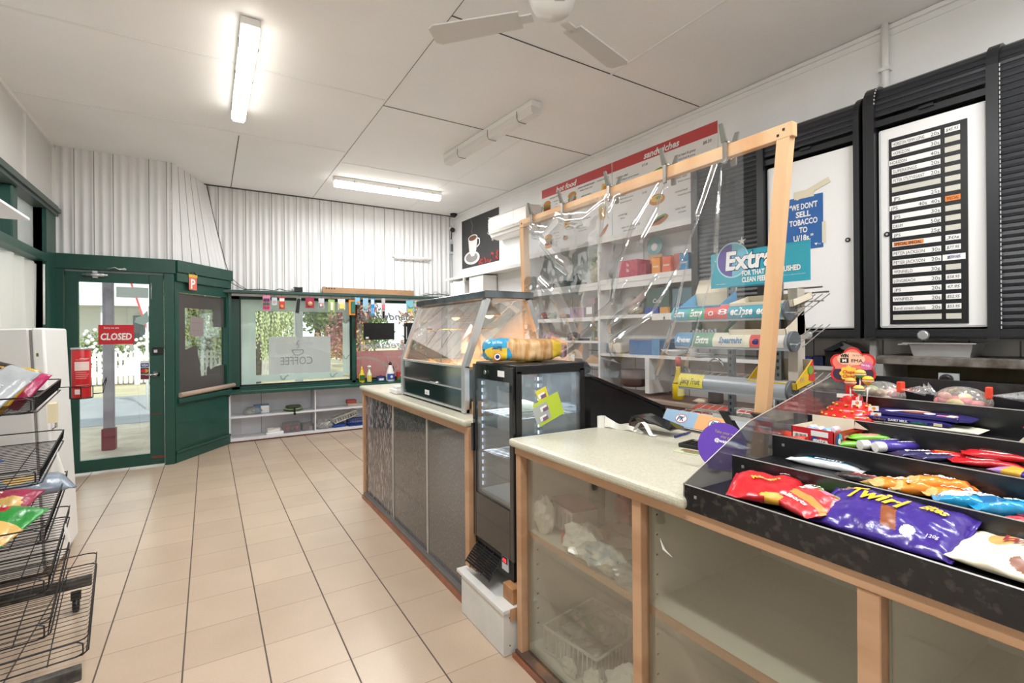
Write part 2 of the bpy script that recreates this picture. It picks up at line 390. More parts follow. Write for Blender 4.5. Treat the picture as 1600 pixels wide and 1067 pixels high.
# ---- back bay: side cheek, sill, ledge, windows
BY = 4.72
b = B(); b.box(.60, .66, 4.45, 4.78, .64, 1.93); b.box(.66, .76, 4.66, 4.78, .64, 1.93); b.box(2.22, 2.275, 4.66, 4.78, .66, 1.93, bev=.004)
b.box(.66, 3.74, 4.66, 4.78, 1.865, 1.93); b.box(.66, 3.74, 4.66, 4.78, .66, .70); b.box(3.70, 3.76, 4.6, 4.78, .64, 1.93)
struct('trim_7', b, M_green)
b = B(); b.box(.55, 3.76, 4.40, 4.80, .625, .66, bev=.004); b.box(.62, 3.76, 4.56, 4.59, .66, .675); struct('trim_8', b, M_green)
b = B(); b.box(.50, 3.76, 4.37, 4.80, 1.925, 1.965, bev=.006); struct('trim_9', b, mat('slate_green_paint', '#33504a', .5, var=.2, scale=5))
for nm, x0, x1 in (('window_3', .76, 2.22), ('window_4', 2.275, 3.70)):
    wn = bpy.data.objects.new(nm, None); COL.objects.link(wn); MW[nm] = Matrix.Identity(4); wn['kind'] = 'structure'
    b = B(FRONT(BY)); b.box(x0, x1, .70, 1.865, -.004, 0); obj('pane', b, M_glass, wn)
    b = B(FRONT(BY)); b.box(x0, x0+.02, .70, 1.865, -.02, .012); b.box(x1-.02, x1, .70, 1.865, -.02, .012); b.box(x0, x1, .70, .72, -.02, .012); obj('window_frame', b, M_dark, wn)
# below the sill the wall behind the low shelves
b = B(); b.box(.55, 3.95, 4.80, 4.9, -.1, .66); b.box(3.74, 3.95, 4.45, 4.9, 0, CZ); b.box(.55, .62, 4.47, 4.8, 0, .62); b.box(.3, 3.9, 4.6, 4.9, 1.965, CZ); struct('wall_bay', b, M_wall)
# ---- right wall
b = B(WALL); b.box(-.3, 8.8, -.02, CZ+.01, -.15, 0); struct('wall_right', b, M_wall)
b = B(WALL); b.box(0, 8.6, CZ-.035, CZ-.005, 0, .015, bev=.004); b.box(0, 8.6, CZ-.075, CZ-.055, 0, .006); struct('trim_10', b, M_white)
b = B(); b.box(-1.1, 4.4, -4.3, -4.2, -.1, CZ+.1); struct('wall_near', b, M_wall)
b = B(WALL); b.tube([(5.88, 2.70, .025), (5.88, CZ, .025)], .02, 12); b.box(5.85, 5.91, 2.98, 3.0, 0, .05); struct('trim_11', b, M_white)
# white wall tiles low on the right wall
M_tile = bpy.data.materials.new('white_wall_tiles'); M_tile.use_nodes = True
_n = M_tile.node_tree; _p = _n.nodes['Principled BSDF']; _p.inputs['Roughness'].default_value = .15
_tc = _n.nodes.new('ShaderNodeTexCoord'); _mp = _n.nodes.new('ShaderNodeMapping'); _mp.inputs['Rotation'].default_value = (PI/2, 0, PI/2+.036)
_bk = _n.nodes.new('ShaderNodeTexBrick'); _bk.offset = 0; _bk.inputs['Scale'].default_value = 1; _bk.inputs['Brick Width'].default_value = .2; _bk.inputs['Row Height'].default_value = .2; _bk.inputs['Mortar Size'].default_value = .004
for _i, _c in ((1, '#e3dfdd'), (2, '#dcd7d4'), (3, '#77706b')): _bk.inputs[_i].default_value = lin(_c)
_cx = _n.nodes.new('ShaderNodeCombineXYZ'); _sx = _n.nodes.new('ShaderNodeSeparateXYZ')
_n.links.new(_tc.outputs['Object'], _sx.inputs[0]); _n.links.new(_sx.outputs['Y'], _cx.inputs[0]); _n.links.new(_sx.outputs['Z'], _cx.inputs[1])
_n.links.new(_cx.outputs[0], _bk.inputs[0]); _n.links.new(_bk.outputs[0], _p.inputs['Base Color'])
b = B(WALL); b.box(3.0, 8.6, .8, 1.33, .001, .012); struct('trim_12', b, M_tile)
# ================================================================ OUTSIDE
rnd = random.Random(11)
GZ = -.2
M_gravel = mat('gravel', '#b9aa98', .9, color2='#a29485', scale=3); M_asph = mat('asphalt', '#8a8b8e', .9, var=.1, scale=3)
b = B(); b.box(-14, 16, 3.75, 4.9, -.35, -.12); b.box(-14, 16, 4.9, 8.4, GZ-.15, GZ); struct('footpath', b, M_gravel)
b = B(); b.box(-20, 22, 8.4, 13.5, GZ-.15, GZ+.005); struct('road', b, M_asph)
b = B(); b.box(-24, 26, 13.5, 60, GZ-.15, GZ); struct('verge', b, mat('dry_grass', '#b3a68c', .95, color2='#a39a7c', scale=1.2))
b = B(); b.box(-2.6, 4.6, 4.95, 6.2, 2.75, 2.8); b.box(-2.6, .0, 3.95, 4.95, 2.75, 2.8); b.box(-2.6, 4.6, 6.15, 6.25, 2.62, 2.8)
for x in range(-2, 5): b.box(x, x+.05, 4.95, 6.15, 2.66, 2.75)
struct('verandah_roof', b, mat('verandah_grey', '#b3b5b8', .6))
M_maroon = mat('maroon_paint', '#7c2c38', .5, var=.15); M_mauve = mat('weathered_mauve_paint', '#a39aa0', .6, color2='#8a7c86', scale=3)
def vpost(x, y, label, lit=1):
    t = thing('verandah_post', label, 'post', (x, y, GZ))
    b = B(T(x, y, GZ)); b.box(-.06, .06, -.06, .06, .3, 2.85, bev=.008); obj('shaft', b, M_mauve if lit else M_white, t)
    b = B(T(x, y, GZ)); b.box(-.078, .078, -.078, .078, 0, .3, bev=.008); obj('base_block', b, M_maroon if lit else M_white, t)
vpost(-.78, 6.05, 'mauve verandah post with a maroon foot, seen through the glass of the green door')
vpost(1.62, 5.6, 'white verandah post seen through the long window above the coffee sheet', 0)
# picket fence
ft = thing('picket_fence', 'white picket fence across the road in front of the rose bushes', 'fence', (0, 17.1, GZ))
b = B()
x = -6.0
while x < 4.5:
    b.M = T(x, 17.1, GZ); b.prism([(-.04, .06), (.04, .06), (.04, 1.02), (0, 1.1), (-.04, 1.02)], -.01, .01) if False else None
    b.M = Fr((1,0,0), (0,0,1), (0,-1,0), (x, 17.1, GZ)); b.prism([(-.042, .06), (.042, .06), (.042, 1.02), (0, 1.1), (-.042, 1.02)], -.01, .01); x += .13
obj('pickets', b, mat('picket_white', '#f4f2ee', .6), ft, kind=None)
b = B(T(0, 17.1, GZ)); b.box(-6, 4.5, .01, .05, .3, .38); b.box(-6, 4.5, .01, .05, .8, .88); obj('rails', b, mat('picket_white', '#f4f2ee'), ft)
for x in (-4.2, -1.55, 1.0, 3.5):
    b = B(T(x, 17.1, GZ)); b.box(-.07, .07, -.02, .12, 0, 1.16, bev=.01); obj('fence_post', b, mat('picket_white', '#f4f2ee'), ft)
# foliage
def leaves(b, c, r, n, size, mi=0, flat=1, droop=0):
    for _ in range(n):
        d = Vector((rnd.gauss(0, 1), rnd.gauss(0, 1), rnd.gauss(0, 1))).normalized()*(rnd.random()**.4)
        p = Vector(c)+Vector((d.x*r[0], d.y*r[1], d.z*r[2])); s = size*rnd.uniform(.6, 1.3)
        a = Vector((rnd.gauss(0,1), rnd.gauss(0,1), rnd.gauss(0,1)-droop*3)).normalized(); q = a.cross(Vector((rnd.random(), rnd.random(), .3))).normalized()
        b.f([b.v(p-a*s), b.v(p+q*s*.45), b.v(p+a*s), b.v(p-q*s*.45)], mi)
M_leaf = mat('leaf_green', '#7f9656', .7, var=.3, scale=2); M_leaf2 = mat('willow_leaf', '#a9b27c', .7, var=.3, scale=2); M_leaf3 = mat('plum_leaf', '#a8707c', .7, color2='#b99a6a', scale=1); M_bark = mat('bark', '#6a625c', .9, var=.3)
M_rose = mat('white_rose', '#f6f3ea', .6)
for i, (x, r) in enumerate(((-4.4, .95), (-2.55, .8), (-.95, .75), (.6, .72))):
    t = thing('rose_bush', ('white flowering rose bush behind the picket fence, ' + ('far left', 'just left of the verandah post', 'just right of the verandah post', 'beyond the angled window')[i]), 'bush', (x, 17.8, GZ), 'rose bushes behind the fence')
    b = B()
    for q in range(6): b.tube([(x-.3+.12*q, 17.8, GZ), (x-.4*r+.16*q*r, 17.8, .6)], .015, 5)
    obj('stems', b, M_bark, t); b = B(); leaves(b, (x, 17.8, .85), (r, .5, .72), 1000, .07); obj('foliage', b, M_leaf, t)
    b = B()
    for _ in range(70):
        a = rnd.uniform(0, 2*PI); q = rnd.random()**.5
        b.ball((x+r*q*math.cos(a), 17.35+rnd.uniform(-.05, .15), .98+.6*q*math.sin(a)), .055, 6, 4)
    obj('blooms', b, M_rose, t)
def tree(x, y, h, r, label, leaf, n, size, droop=0, lo=1.2, group=None, tr=.18):
    t = thing('tree', label, 'tree', (x, y, GZ), group)
    b = B(); b.tube([(x, y, GZ), (x+.1, y, h*.35), (x-.05, y, h*.6), (x+.15, y, h*.85)], [tr, tr*.8, tr*.5, .04], 8)
    for k in range(5):
        a = rnd.uniform(0, 2*PI); b.tube([(x, y, h*.4), (x+r*.5*math.cos(a), y+r*.5*math.sin(a), h*.65), (x+r*.8*math.cos(a), y+r*.8*math.sin(a), h*.8)], [tr*.4, tr*.25, .02], 6)
    obj('trunk', b, M_bark, t)
    b = B()
    if droop:
        for _ in range(n):
            a = rnd.uniform(0, 2*PI); q = rnd.random()**.5*r; px, py = x+q*math.cos(a), y+q*math.sin(a); top = h*(1-.35*(q/r)**2)+rnd.uniform(-.6, .3); ln = rnd.uniform(.4, 1)*(top-lo)
            z = top
            while z > top-ln:
                s = size*rnd.uniform(.7, 1.2); w_ = rnd.uniform(-.04, .04); px += w_*.4
                b.f([b.v(px+w_, py, z), b.v(px+w_+s*.25, py+.02, z-s*.5), b.v(px, py, z-s), b.v(px+w_-s*.25, py-.02, z-s*.5)]); z -= s*1.1
    else:
        for _ in range(9):
            a = rnd.uniform(0, 2*PI); q = rnd.random()*r*.7; leaves(b, (x+q*math.cos(a), y+q*math.sin(a), h*rnd.uniform(.16, .85)), (r*.55, r*.55, h*.16), n//9, size)
    obj('foliage', b, leaf, t)
tree(1.7, 15.2, 6.5, 1.35, 'pale weeping willow seen through the left half of the long window', M_leaf2, 620, .11, 1, .5)
tree(-.35, 15.8, 5.6, .62, 'willow seen through the torn film of the angled window', M_leaf2, 330, .11, 1, .6)
tree(4.6, 21, 4.6, 2.0, 'leafy green tree across the road behind the coffee sheet', M_leaf, 5200, .11)
tree(5.0, 15.5, 4.2, 1.35, 'plum coloured tree seen through the right end of the long window', M_leaf3, 4600, .085)
tree(8.6, 15.0, 4.4, 1.9, 'rusty leaved tree behind the cola sign in the right window', M_leaf3, 4800, .09)
tree(-4, 33, 8.5, 2.6, 'broad tree behind the white house', M_leaf, 2200, .16)
for i, (x, y, m, lb) in enumerate(((2.9, 31.5, M_leaf, 'distant green tree left of the coffee sheet post'), (7.6, 24, M_leaf, 'distant green tree behind the plum coloured one'), (12.0, 23, M_leaf, 'distant green tree at the right of the right window'))):
    tree(x, y, 5.2, 1.9, lb, m, 3600, .13)
# white house across the road
t = thing('house', 'white weatherboard house with a verandah across the road, seen through the door', 'house', (-2, 23, GZ))
b = B(); b.box(-8, 1.9, 22.5, 28, GZ, 3.0); obj('walls', b, mat('house_white', '#e8e8e6', .7), t)
b = B(); b.hexa([(-8.6, 20.3, 2.5), (2.2, 20.3, 2.5), (2.2, 22.6, 2.5), (-8.6, 22.6, 2.5), (-8.4, 20.4, 2.6), (2.1, 20.4, 2.6), (2.1, 22.6, 3.3), (-8.4, 22.6, 3.3)])
b.hexa([(-8.4, 22.2, 3.1), (2.1, 22.2, 3.1), (2.1, 28.4, 3.1), (-8.4, 28.4, 3.1), (-5, 25, 4.6), (0, 25, 4.6), (0, 25.3, 4.6), (-5, 25.3, 4.6)]); obj('roof', b, mat('pale_roof', '#c9c9c9', .6), t)
for x in (-7, -4.8, -2.9, -1.1, .4, 1.8):
    b = B(); b.box(x-.06, x+.06, 20.6, 20.72, GZ, 2.5); b.prism([(0, 0)]*0 or [(x-.5, 2.2), (x+.5, 2.2), (x+.5, 2.5), (x-.5, 2.5)], 0, .01) if False else None; obj('verandah_column', b, mat('house_white', '#e8e8e6'), t)
for x in (-6.2, -2.2, .8):
    b = B(); b.box(x, x+.9, 22.44, 22.5, 1.0, 2.2); obj('house_window', b, mat('house_glass', '#5d666b', .2), t)
# street sign pole with red and white banner
t = thing('sign_pole', 'slim white pole with a red edged banner at the right of the door glass', 'pole', (-.70, 10.2, GZ))
b = B(); b.tube([(-.70, 10.2, GZ), (-.70, 10.2, 2.6)], .028, 8); obj('pole', b, M_white, t)
b = B(FRONT(10.18)); b.prism([(-.98, 2.5), (-.70, 2.5), (-.70, 1.5)], 0, .006); b.prism([(-.98, 2.5), (-.94, 2.5), (-.70, 1.62), (-.70, 1.5)], .006, .009, 1); obj('banner', b, [M_white, mat('banner_red', '#c03a40', .5)], t)
# sign board outside right window, cola script seen reversed
Y4 = B(FRONT(4.735))
Y4.box(2.28, 3.69, .71, 1.13, -.03, -.015, 0)
def ribbon(b, pts, w, z, mi):
    n = len(pts)
    for i in range(n-1):
        (x0, y0), (x1, y1) = pts[i], pts[i+1]; w0 = w[i] if isinstance(w, list) else w; w1 = w[i+1] if isinstance(w, list) else w
        dx, dy = x1-x0, y1-y0; L = math.hypot(dx, dy) or 1; nx, ny = -dy/L, dx/L
        b.f([b.v(x0-nx*w0/2, y0-ny*w0/2, z), b.v(x1-nx*w1/2, y1-ny*w1/2, z), b.v(x1+nx*w1/2, y1+ny*w1/2, z), b.v(x0+nx*w0/2, y0+ny*w0/2, z)], mi)
ribbon(Y4, [(2.30+.07*i, 1.02-.012*i+.05*math.sin(i*.42)-.0014*i*i) for i in range(17)], [.035+.012*math.sin(i*.3) for i in range(17)], -.013, 1)
Y4.text('Coca-Cola', 3.2, .93, .33, w=1.0, mirror=True, shear=.35, z=-.012, mi=1)
obj('sign_board', Y4, [clear('faded_red_sign', '#ffffff', .02, .5, haze=.93, hazecol='#f6b9bc'), clear('faded_white_script', '#ffffff', .02, .5, haze=.9, hazecol='#fbeeee')], None, 'faded pink and white sign board with reversed soft drink script outside the right window', 'sign')
# ---------------------------------------------------------------- stickers and films on the glass
def film(name, b, m, label, cat='film', **k): return obj(name, b, m, None, label, cat, **k)
b = B(FRONT(4.72)); z = .002
for (x0, x1, z0, z1) in ((.78, .955, .72, 1.86), (2.10, 2.20, .80, 1.86), (.955, 2.10, 1.71, 1.86), (.955, 2.10, .75, .84)): b.box(x0, x1, z0, z1, .001, .003)
for (x, zz, a) in ((1.3, .79, 0), (1.96, .79, .2), (2.15, 1.58, 0), (2.15, 1.05, .1)): ribbon(b, [(x-.04, zz+.03), (x-.03, zz-.02), (x, zz-.03), (x+.02, zz+.01), (x+.06, zz+.03)], .018, .0045, 1)
film('window_film', b, [clear('green_film', '#e2eee9', .02, .4, haze=.62, hazecol='#eef8f4'), mat('film_marks', '#95a89f', .7)], 'pale green translucent film bordering the long window')
b = B(FRONT(4.735)); b.box(1.115, 1.93, .84, 1.36, -.01, -.004); b.text('COFFEE', 1.47, 1.02, .16, w=.42, mirror=True, z=-.0025, mi=1)
ribbon(b, [(1.42, 1.14), (1.44, 1.1), (1.5, 1.095), (1.55, 1.12), (1.56, 1.17), (1.41, 1.17), (1.42, 1.14)], .012, -.0025, 1); ribbon(b, [(1.48, 1.19), (1.50, 1.23), (1.47, 1.26), (1.50, 1.31)], .01, -.0025, 1)
film('poster', b, [clear('sheet_back', '#ffffff', .02, .5, haze=.85, hazecol='#fbf6f8'), mat('sheet_print', '#c3bbbf', .8)], 'grey poster back with reversed COFFEE lettering taped to the long window', 'poster')
b = B(FRONT(4.72)); b.text('Sandwiches', 2.72, 1.66, .16, w=.86, mirror=True, shear=.25, bold=.02, z=.002); film('window_lettering', b, mat('grey_vinyl', '#a8a9ab', .6), 'reversed grey script reading Sandwiches on the right window', 'lettering'); b = B(FRONT(4.72)); b.text('Vegetables', 2.78, 1.22, .16, w=.86, mirror=True, shear=.25, bold=.02, z=.002)
film('window_lettering', b, mat('grey_vinyl', '#a8a9ab', .6), 'reversed grey script reading Vegetables low on the right window', 'lettering')
b = B(FRONT(4.69)); b.box(2.395, 2.87, 1.30, 1.555, 0, .02, bev=.002); b.box(2.425, 2.47, 1.315, 1.345, .02, .0215, 1)
film('hanging_sign', b, [M_black, M_white], 'black rectangular open sign panel with a small white tag hanging in the right window', 'sign')
b = B(FRONT(4.69)); b.box(3.03, 3.18, 1.22, 1.555, 0, .02, bev=.002); b.box(3.06, 3.072, 1.3, 1.5, .02, .021, 1)
film('hanging_sign', b, [M_black, M_white], 'narrow black panel in the right window, half behind the food warmer', 'sign')
b = B(FRONT(4.70)); b.tube([(2.30, 1.93, .02), (2.285, 1.6, .04), (2.26, 1.35, .05)], .014, 6); film('strap', b, mat('brown_strap', '#6b3524', .7), 'brown strap hanging down the post between the two windows', 'strap')
# dark torn film on angled window
M_tint = clear('dark_film', '#8b8785', .05, .2, haze=.6, hazecol='#86807e')
b = B(ANG); z0, z1 = -.028, -.025
def fl_(poly, a=z0, c=z1): b.prism(poly, a, c)
fl_([(.06, .70), (.20, .70), (.20, 1.86), (.06, 1.86)]); fl_([(.20, 1.70), (.885, 1.70), (.885, 1.86), (.20, 1.86)]); fl_([(.69, 1.49), (.885, 1.49), (.885, 1.70), (.69, 1.70)])
fl_([(.20, .70), (.885, .70), (.885, .90), (.52, .91), (.20, .88)]); fl_([(.20, .88), (.46, .90), (.44, 1.08), (.41, 1.16), (.40, 1.24), (.34, 1.27), (.20, 1.22)]); fl_([(.56, .91), (.885, .90), (.885, 1.02), (.70, 1.0), (.63, .97), (.60, 1.02), (.57, 1.0)])
film('window_film', b, M_tint, 'torn dark grey film over the angled window beside the door')
b = B(ANG); b.box(.28, .50, 1.38, 1.60, -.024, -.022); b.text('- - - - -', .39, 1.54, .05, mi=1, z=-.0215); b.text('_ _ _ _', .39, 1.47, .05, mi=1, z=-.0215)
film('notice', b, [mat('notice_back', '#8d8280', .8), M_gap], 'small grey notice stuck inside the angled window', 'notice')
b = B(ANG); b.tube([(.04, .735, .035), (AL+.06, .745, .03)], .028, 10); film('rolled_blind', b, mat('tan_roll', '#b09a8a', .8), 'rolled tan blind lying on the sill of the angled window', 'blind')
# door stickers
b = B(FRONT(3.70)); b.box(-.545, -.255, 1.305, 1.505, .004, .008, bev=.002); b.text('Sorry we are', -.50, 1.475, .028, align='LEFT', z=.0095, mi=1, w=.12, bold=.01); b.text('CLOSED', -.40, 1.385, .095, w=.255, z=.0095, mi=1, shear=.12, bold=.035)
obj('closed_sign', b, [mat('sign_red', '#c8202e', .35), M_white], None, 'red Sorry we are CLOSED sign on the glass of the green door', 'sign')
b = B(FRONT(3.70)); b.box(-.205, -.13, .925, 1.125, .003, .005); b.box(-.203, -.132, 1.055, 1.10, .005, .006, 1); b.text('VISA', -.167, 1.078, .035, w=.055, mi=2, z=.0072, shear=.2, bold=.02)
b.box(-.203, -.132, .985, 1.05, .005, .006, 3); b.lathe([(.02, .006), (.02, .0068)], 14, (-.18, 1.018, 0), 4); b.lathe([(.02, .006), (.02, .0066)], 14, (-.156, 1.018, 0), 5); b.box(-.203, -.132, .93, .98, .005, .006, 6)
obj('card_sticker', b, [M_white, mat('sticker_blue', '#2b4a93', .4), M_white, mat('sticker_navy', '#33343f', .4), mat('dot_red', '#c93030', .4), mat('dot_orange', '#e59a35', .4), mat('sticker_maroon', '#7a2a3c', .4)], None, 'credit card sticker on the door glass beside the handle', 'sticker')
b = B(FRONT(3.70)); b.box(-.40, -.13, 1.79, 1.90, .003, .005); film('paper_strip', b, clear('pale_strip', '#dfe8e6', .02, .4, haze=.8, hazecol='#d8e2e0'), 'pale paper strip at the top right of the door glass', 'paper')
b = B(FRONT(3.70)); b.prism([(-.19, 1.60), (-.14, 1.66), (-.13, 1.54), (-.17, 1.5), (-.25, 1.53), (-.24, 1.58)], .003, .005); film('torn_sticker', b, mat('aqua_sticker', '#9fb9b4', .6), 'torn aqua sticker high on the right of the door glass', 'sticker')
# P plate card hanging from the header
t = ANG @ T(.24, 0, 0); b = B(ANG); b.box(.17, .295, 1.905, 2.045, .047, .05); b.text('P', .233, 1.975, .15, mi=1, z=.0515, bold=.03); b.box(.165, .30, 2.045, 2.085, .047, .053, 2); b.tube([(.18, 2.09, .06), (.23, 2.11, .06), (.27, 2.08, .06)], .008, 5, 3)
obj('plate_card', b, [mat('plate_red', '#ea6f62', .5), M_white, mat('card_yellow', '#e0b840', .5), M_black], None, 'red P plate card hanging on the green beam over the angled window', 'card')
# ================================================================ CEILING LIGHTS, FAN
M_diff = mat('lit_diffuser', '#fffaf0', .5, emit=7); M_diff0 = mat('opal_diffuser', '#e2dfdb', .35)
def tube_light(x, y, rz, label, lit=True, L=1.5):
    M = T(x, y, CZ) @ Rz(rz); t = thing('tube_light', label, 'ceiling light', M, None)
    b = B(M); b.box(-.052, .052, -L/2, L/2, -.05, -.002, bev=.004); hs = obj('housing', b, M_white, t)
    b = B(M); pts = [(-.05, -.05), (-.05, -.09), (-.036, -.11), (.036, -.11), (.05, -.09), (.05, -.05)]
    b.M = M @ Fr((1,0,0), (0,0,1), (0,-1,0)); b.prism(pts, -(L/2-.12 if lit and rz == 0 else L/2-.01), L/2-.01, 0)
    obj('diffuser', b, M_diff if lit else M_diff0, t)
    for k in (-.55, -.1, .45):
        b = B(M); b.tube([(-.054, k, -.03), (-.054, k, -.09), (-.037, k, -.114), (.037, k, -.114), (.054, k, -.09), (.054, k, -.03)], .0025, 4); obj('clip', b, M_dark, hs)
tube_light(.63, 1.25, 0, 'lit tube light running lengthways on the left of the ceiling')
tube_light(2.62, 1.23, .07, 'unlit tube light with wire clips, lengthways above the counter', False)
tube_light(2.37, 3.30, PI/2-.02, 'lit tube light running crossways nearest the corrugated back wall', True, 1.36)
tube_light(.6, -2.0, 0, 'added unseen tube light giving fill from behind the camera on the left')  # this fitting and the next are added out of view to brighten the room
tube_light(2.5, -3.0, 0, 'added unseen tube light giving fill from behind the camera on the right')
FX, FY = 1.83, -.86
t = thing('ceiling_fan', 'white three blade ceiling fan near the top edge of the photo', 'fan', (FX, FY, CZ))
b = B(T(FX, FY, CZ)); b.lathe([(.06, -.001), (.065, -.03), (.02, -.06), (.015, -.18)], 20); obj('mount', b, M_white, t)
b = B(T(FX, FY, CZ)); b.lathe([(.03, -.17), (.10, -.18), (.115, -.22), (.115, -.26), (.09, -.32), (.0001, -.345)], 28); obj('motor', b, M_white, t)
M_blade = mat('fan_blade_white', '#cfccc8', .4)
for a in (2.32, .27, 4.39):
    b = B(T(FX, FY, CZ-.335) @ Rz(a) @ Rx(.13)); b.box(.10, .19, -.025, .025, -.004, .004); b.prism([(.16, -.055), (.60, -.068), (.63, -.05), (.63, .05), (.60, .068), (.16, .055)], -.004, .004); obj('blade', b, M_blade, t)
# ================================================================ WHITE FREEZER, WIRE RACK, PACKETS (left)
M_fr = mat('freezer_white', '#dcdad7', .25)
FM = T(-.345, 1.07, 0) @ Matrix.Rotation(math.radians(-2.2), 4, 'Y')
t = thing('upright_freezer', 'tall white upright freezer against the left shop window behind the wire rack', 'freezer', FM)
b = B(FM); b.box(-.465, -.068, 0, .53, .03, 1.445, bev=.008); obj('cabinet', b, M_fr, t)
b = B(FM); b.box(-.056, 0, .0, .53, .06, 1.445, bev=.012, seg=2); fd = obj('door', b, M_white, t)
b = B(FM); b.box(-.068, -.056, .01, .52, .05, 1.435); obj('door_seal', b, mat('seal_grey', '#8b8884', .7), t)
b = B(FM); b.tube([(.0, .03, .93), (.02, .035, .92), (.02, .03, .86), (.002, .03, .85)], .007, 6); obj('handle', b, M_chrome, fd)
b = B(FM); b.box(-.045, -.02, -.002, .0, 1.27, 1.32); b.box(-.04, -.03, -.003, -.002, 1.28, 1.30, 1); obj('badge', b, [M_white, mat('olive', '#6d6428', .5)], fd)
RA = Vector((-.098, -.35, 0)); RM = T(*RA) @ Rz(math.atan2(.115, .95))          # local x = towards aisle, y = along, right edge at x 0
M_wire = mat('black_wire', '#17171a', .35, metal=.3)
t = thing('display_rack', 'black wire six tier snack rack at the left edge of the photo', 'rack', RM)
def wshelf(z, x1, y0=0, y1=.955, x0=-.62, rim=.055, r=.002):
    b = B(RM); n = int((y1-y0)/.041)
    for i in range(n+1):
        y = y0+(y1-y0)*i/n; b.tube([(x0, y, z), (x1-.01, y, z), (x1, y, z+.012), (x1+.004, y, z+rim)], r*.8, 4)
    for fx in (.15, .5, .85): b.tube([(x0+(x1-x0)*fx, y0, z-.004), (x0+(x1-x0)*fx, y1, z-.004)], r, 4)
    for zz in (z+rim, z):
        b.tube([(x0, y0, zz), (x1-.03, y0, zz), (x1-.006, y0+.012, zz), (x1+.004, y0+.03, zz), (x1+.004, y1-.03, zz), (x1-.006, y1-.012, zz), (x1-.03, y1, zz), (x0, y1, zz)], r*1.5, 5)
    b.tube([(x1-.03, y0, z), (x1-.01, y0-.004, z+.01), (x1-.01, y0-.004, z+rim-.01), (x1-.03, y0, z+rim)], r*1.5, 5)
    obj('wire_shelf', b, M_wire, t)
for z, x1 in ((.195, .105), (.30, 0), (.465, 0), (.645, -.008), (.86, -.02), (1.12, -.03)): wshelf(z, x1)
for y in (.02, .93):
    b = B(RM); b.box(-.66, -.62, y-.02, y+.02, .10, 1.5, bev=.003); obj('upright', b, M_dark, t)
b = B(RM); b.box(-.66, .09, .0, .035, .10, .15, bev=.003); b.box(-.66, .09, .90, .935, .10, .15, bev=.003); b.box(-.66, -.62, 0, .93, .10, .15); bs = obj('base_frame', b, mat('weathered_black', '#2d2c2b', .6, color2='#5d5852', scale=20), t)
for (x, y) in ((.03, .03), (.03, .87), (-.6, .03), (-.6, .87)):
    b = B(RM); b.lathe([(.02, -.015), (.033, -.012), (.033, .012), (.02, .015)], 16, (x, y, .034), axis='x'); b.box(x-.02, x+.02, y-.012, y+.012, .06, .1); cs = obj('caster', b, M_black, bs)
for (y, z) in ((.30, .86), (.62, .465)):
    b = B(RM); b.grid(lambda u, v: (.004+.02*v*math.sin(u*3), y+.07*u+.02*v, z+.05-.075*v-.02*math.sin(u*4)*v), 6, 4); obj('paper_tag', b, mat('paper', '#e4e2dc', .8), t)
b = B(RM); b.box(-.028, .0, .36, .44, 1.03, 1.11); obj('price_tag', b, mat('cream_card', '#dccfae', .8), t)
# wire holder with red tin
HM = RM @ T(.055, .90, 1.075)
b = B(HM)
for zz in (0, .06): b.tube([(.045*math.cos(a*PI/6), .045*math.sin(a*PI/6), zz) for a in range(12)], .0022, 4, closed=True)
b.tube([(-.045, 0, .0), (.045, 0, 0)], .0022, 4); b.tube([(0, -.045, 0), (0, .045, 0)], .0022, 4)
for a in (0, PI/2, PI, 3*PI/2): b.tube([(.045*math.cos(a), .045*math.sin(a), 0), (.045*math.cos(a), .045*math.sin(a), .06)], .0022, 4)
b.tube([(-.045, 0, .06), (-.09, 0, .06), (-.09, 0, .03)], .0022, 4); b.tube([(.045, 0, .02), (.085, 0, .02), (.085, 0, .06), (.10, 0, .10)], .0022, 4); b.tube([(.045, -.01, .02), (.085, -.01, .02), (.1, -.01, .09)], .0022, 4)
obj('tin_holder', b, M_wire, t)
t2 = thing('drink_tin', 'tall red tin with a pale label standing in a wire ring on the rack corner', 'tin', HM @ T(0, 0, .003))
b = B(HM @ T(0, 0, .003)); b.lathe([(.037, 0), (.039, .004), (.039, .243), (.037, .247)], 28); obj('can_body', b, mat('tin_red', '#c8262c', .3), t2)
b = B(HM @ T(0, 0, .003)); b.lathe([(.041, .245), (.042, .255), (.036, .257), (.0001, .25)], 28); obj('lid', b, M_steel, t2)
b = B(HM @ T(0, 0, .003) @ Rz(-1.35))
def cyl(a, c, z=0): return (.0396*math.cos(a/.039), .0396*math.sin(a/.039), c)
def patch(b, fn, x0, x1, y0, y1, mi, n=8): b.grid(lambda u, v: fn(x0+(x1-x0)*u, y0+(y1-y0)*v), n, 1, mi)
patch(b, cyl, -.034, .028, .14, .185, 0); patch(b, cyl, -.034, -.012, .02, .045, 0)
for k, zz in enumerate((.20, .195, .13, .12, .11, .10, .065)): patch(b, cyl, (-.012 if k == 0 else -.03), .026-.006*(k % 3), zz, zz+(.003 if k == 0 else .0015), 0)
obj('tin_label', b, mat('pale_pink_label', '#ebd5cf', .5), t2)

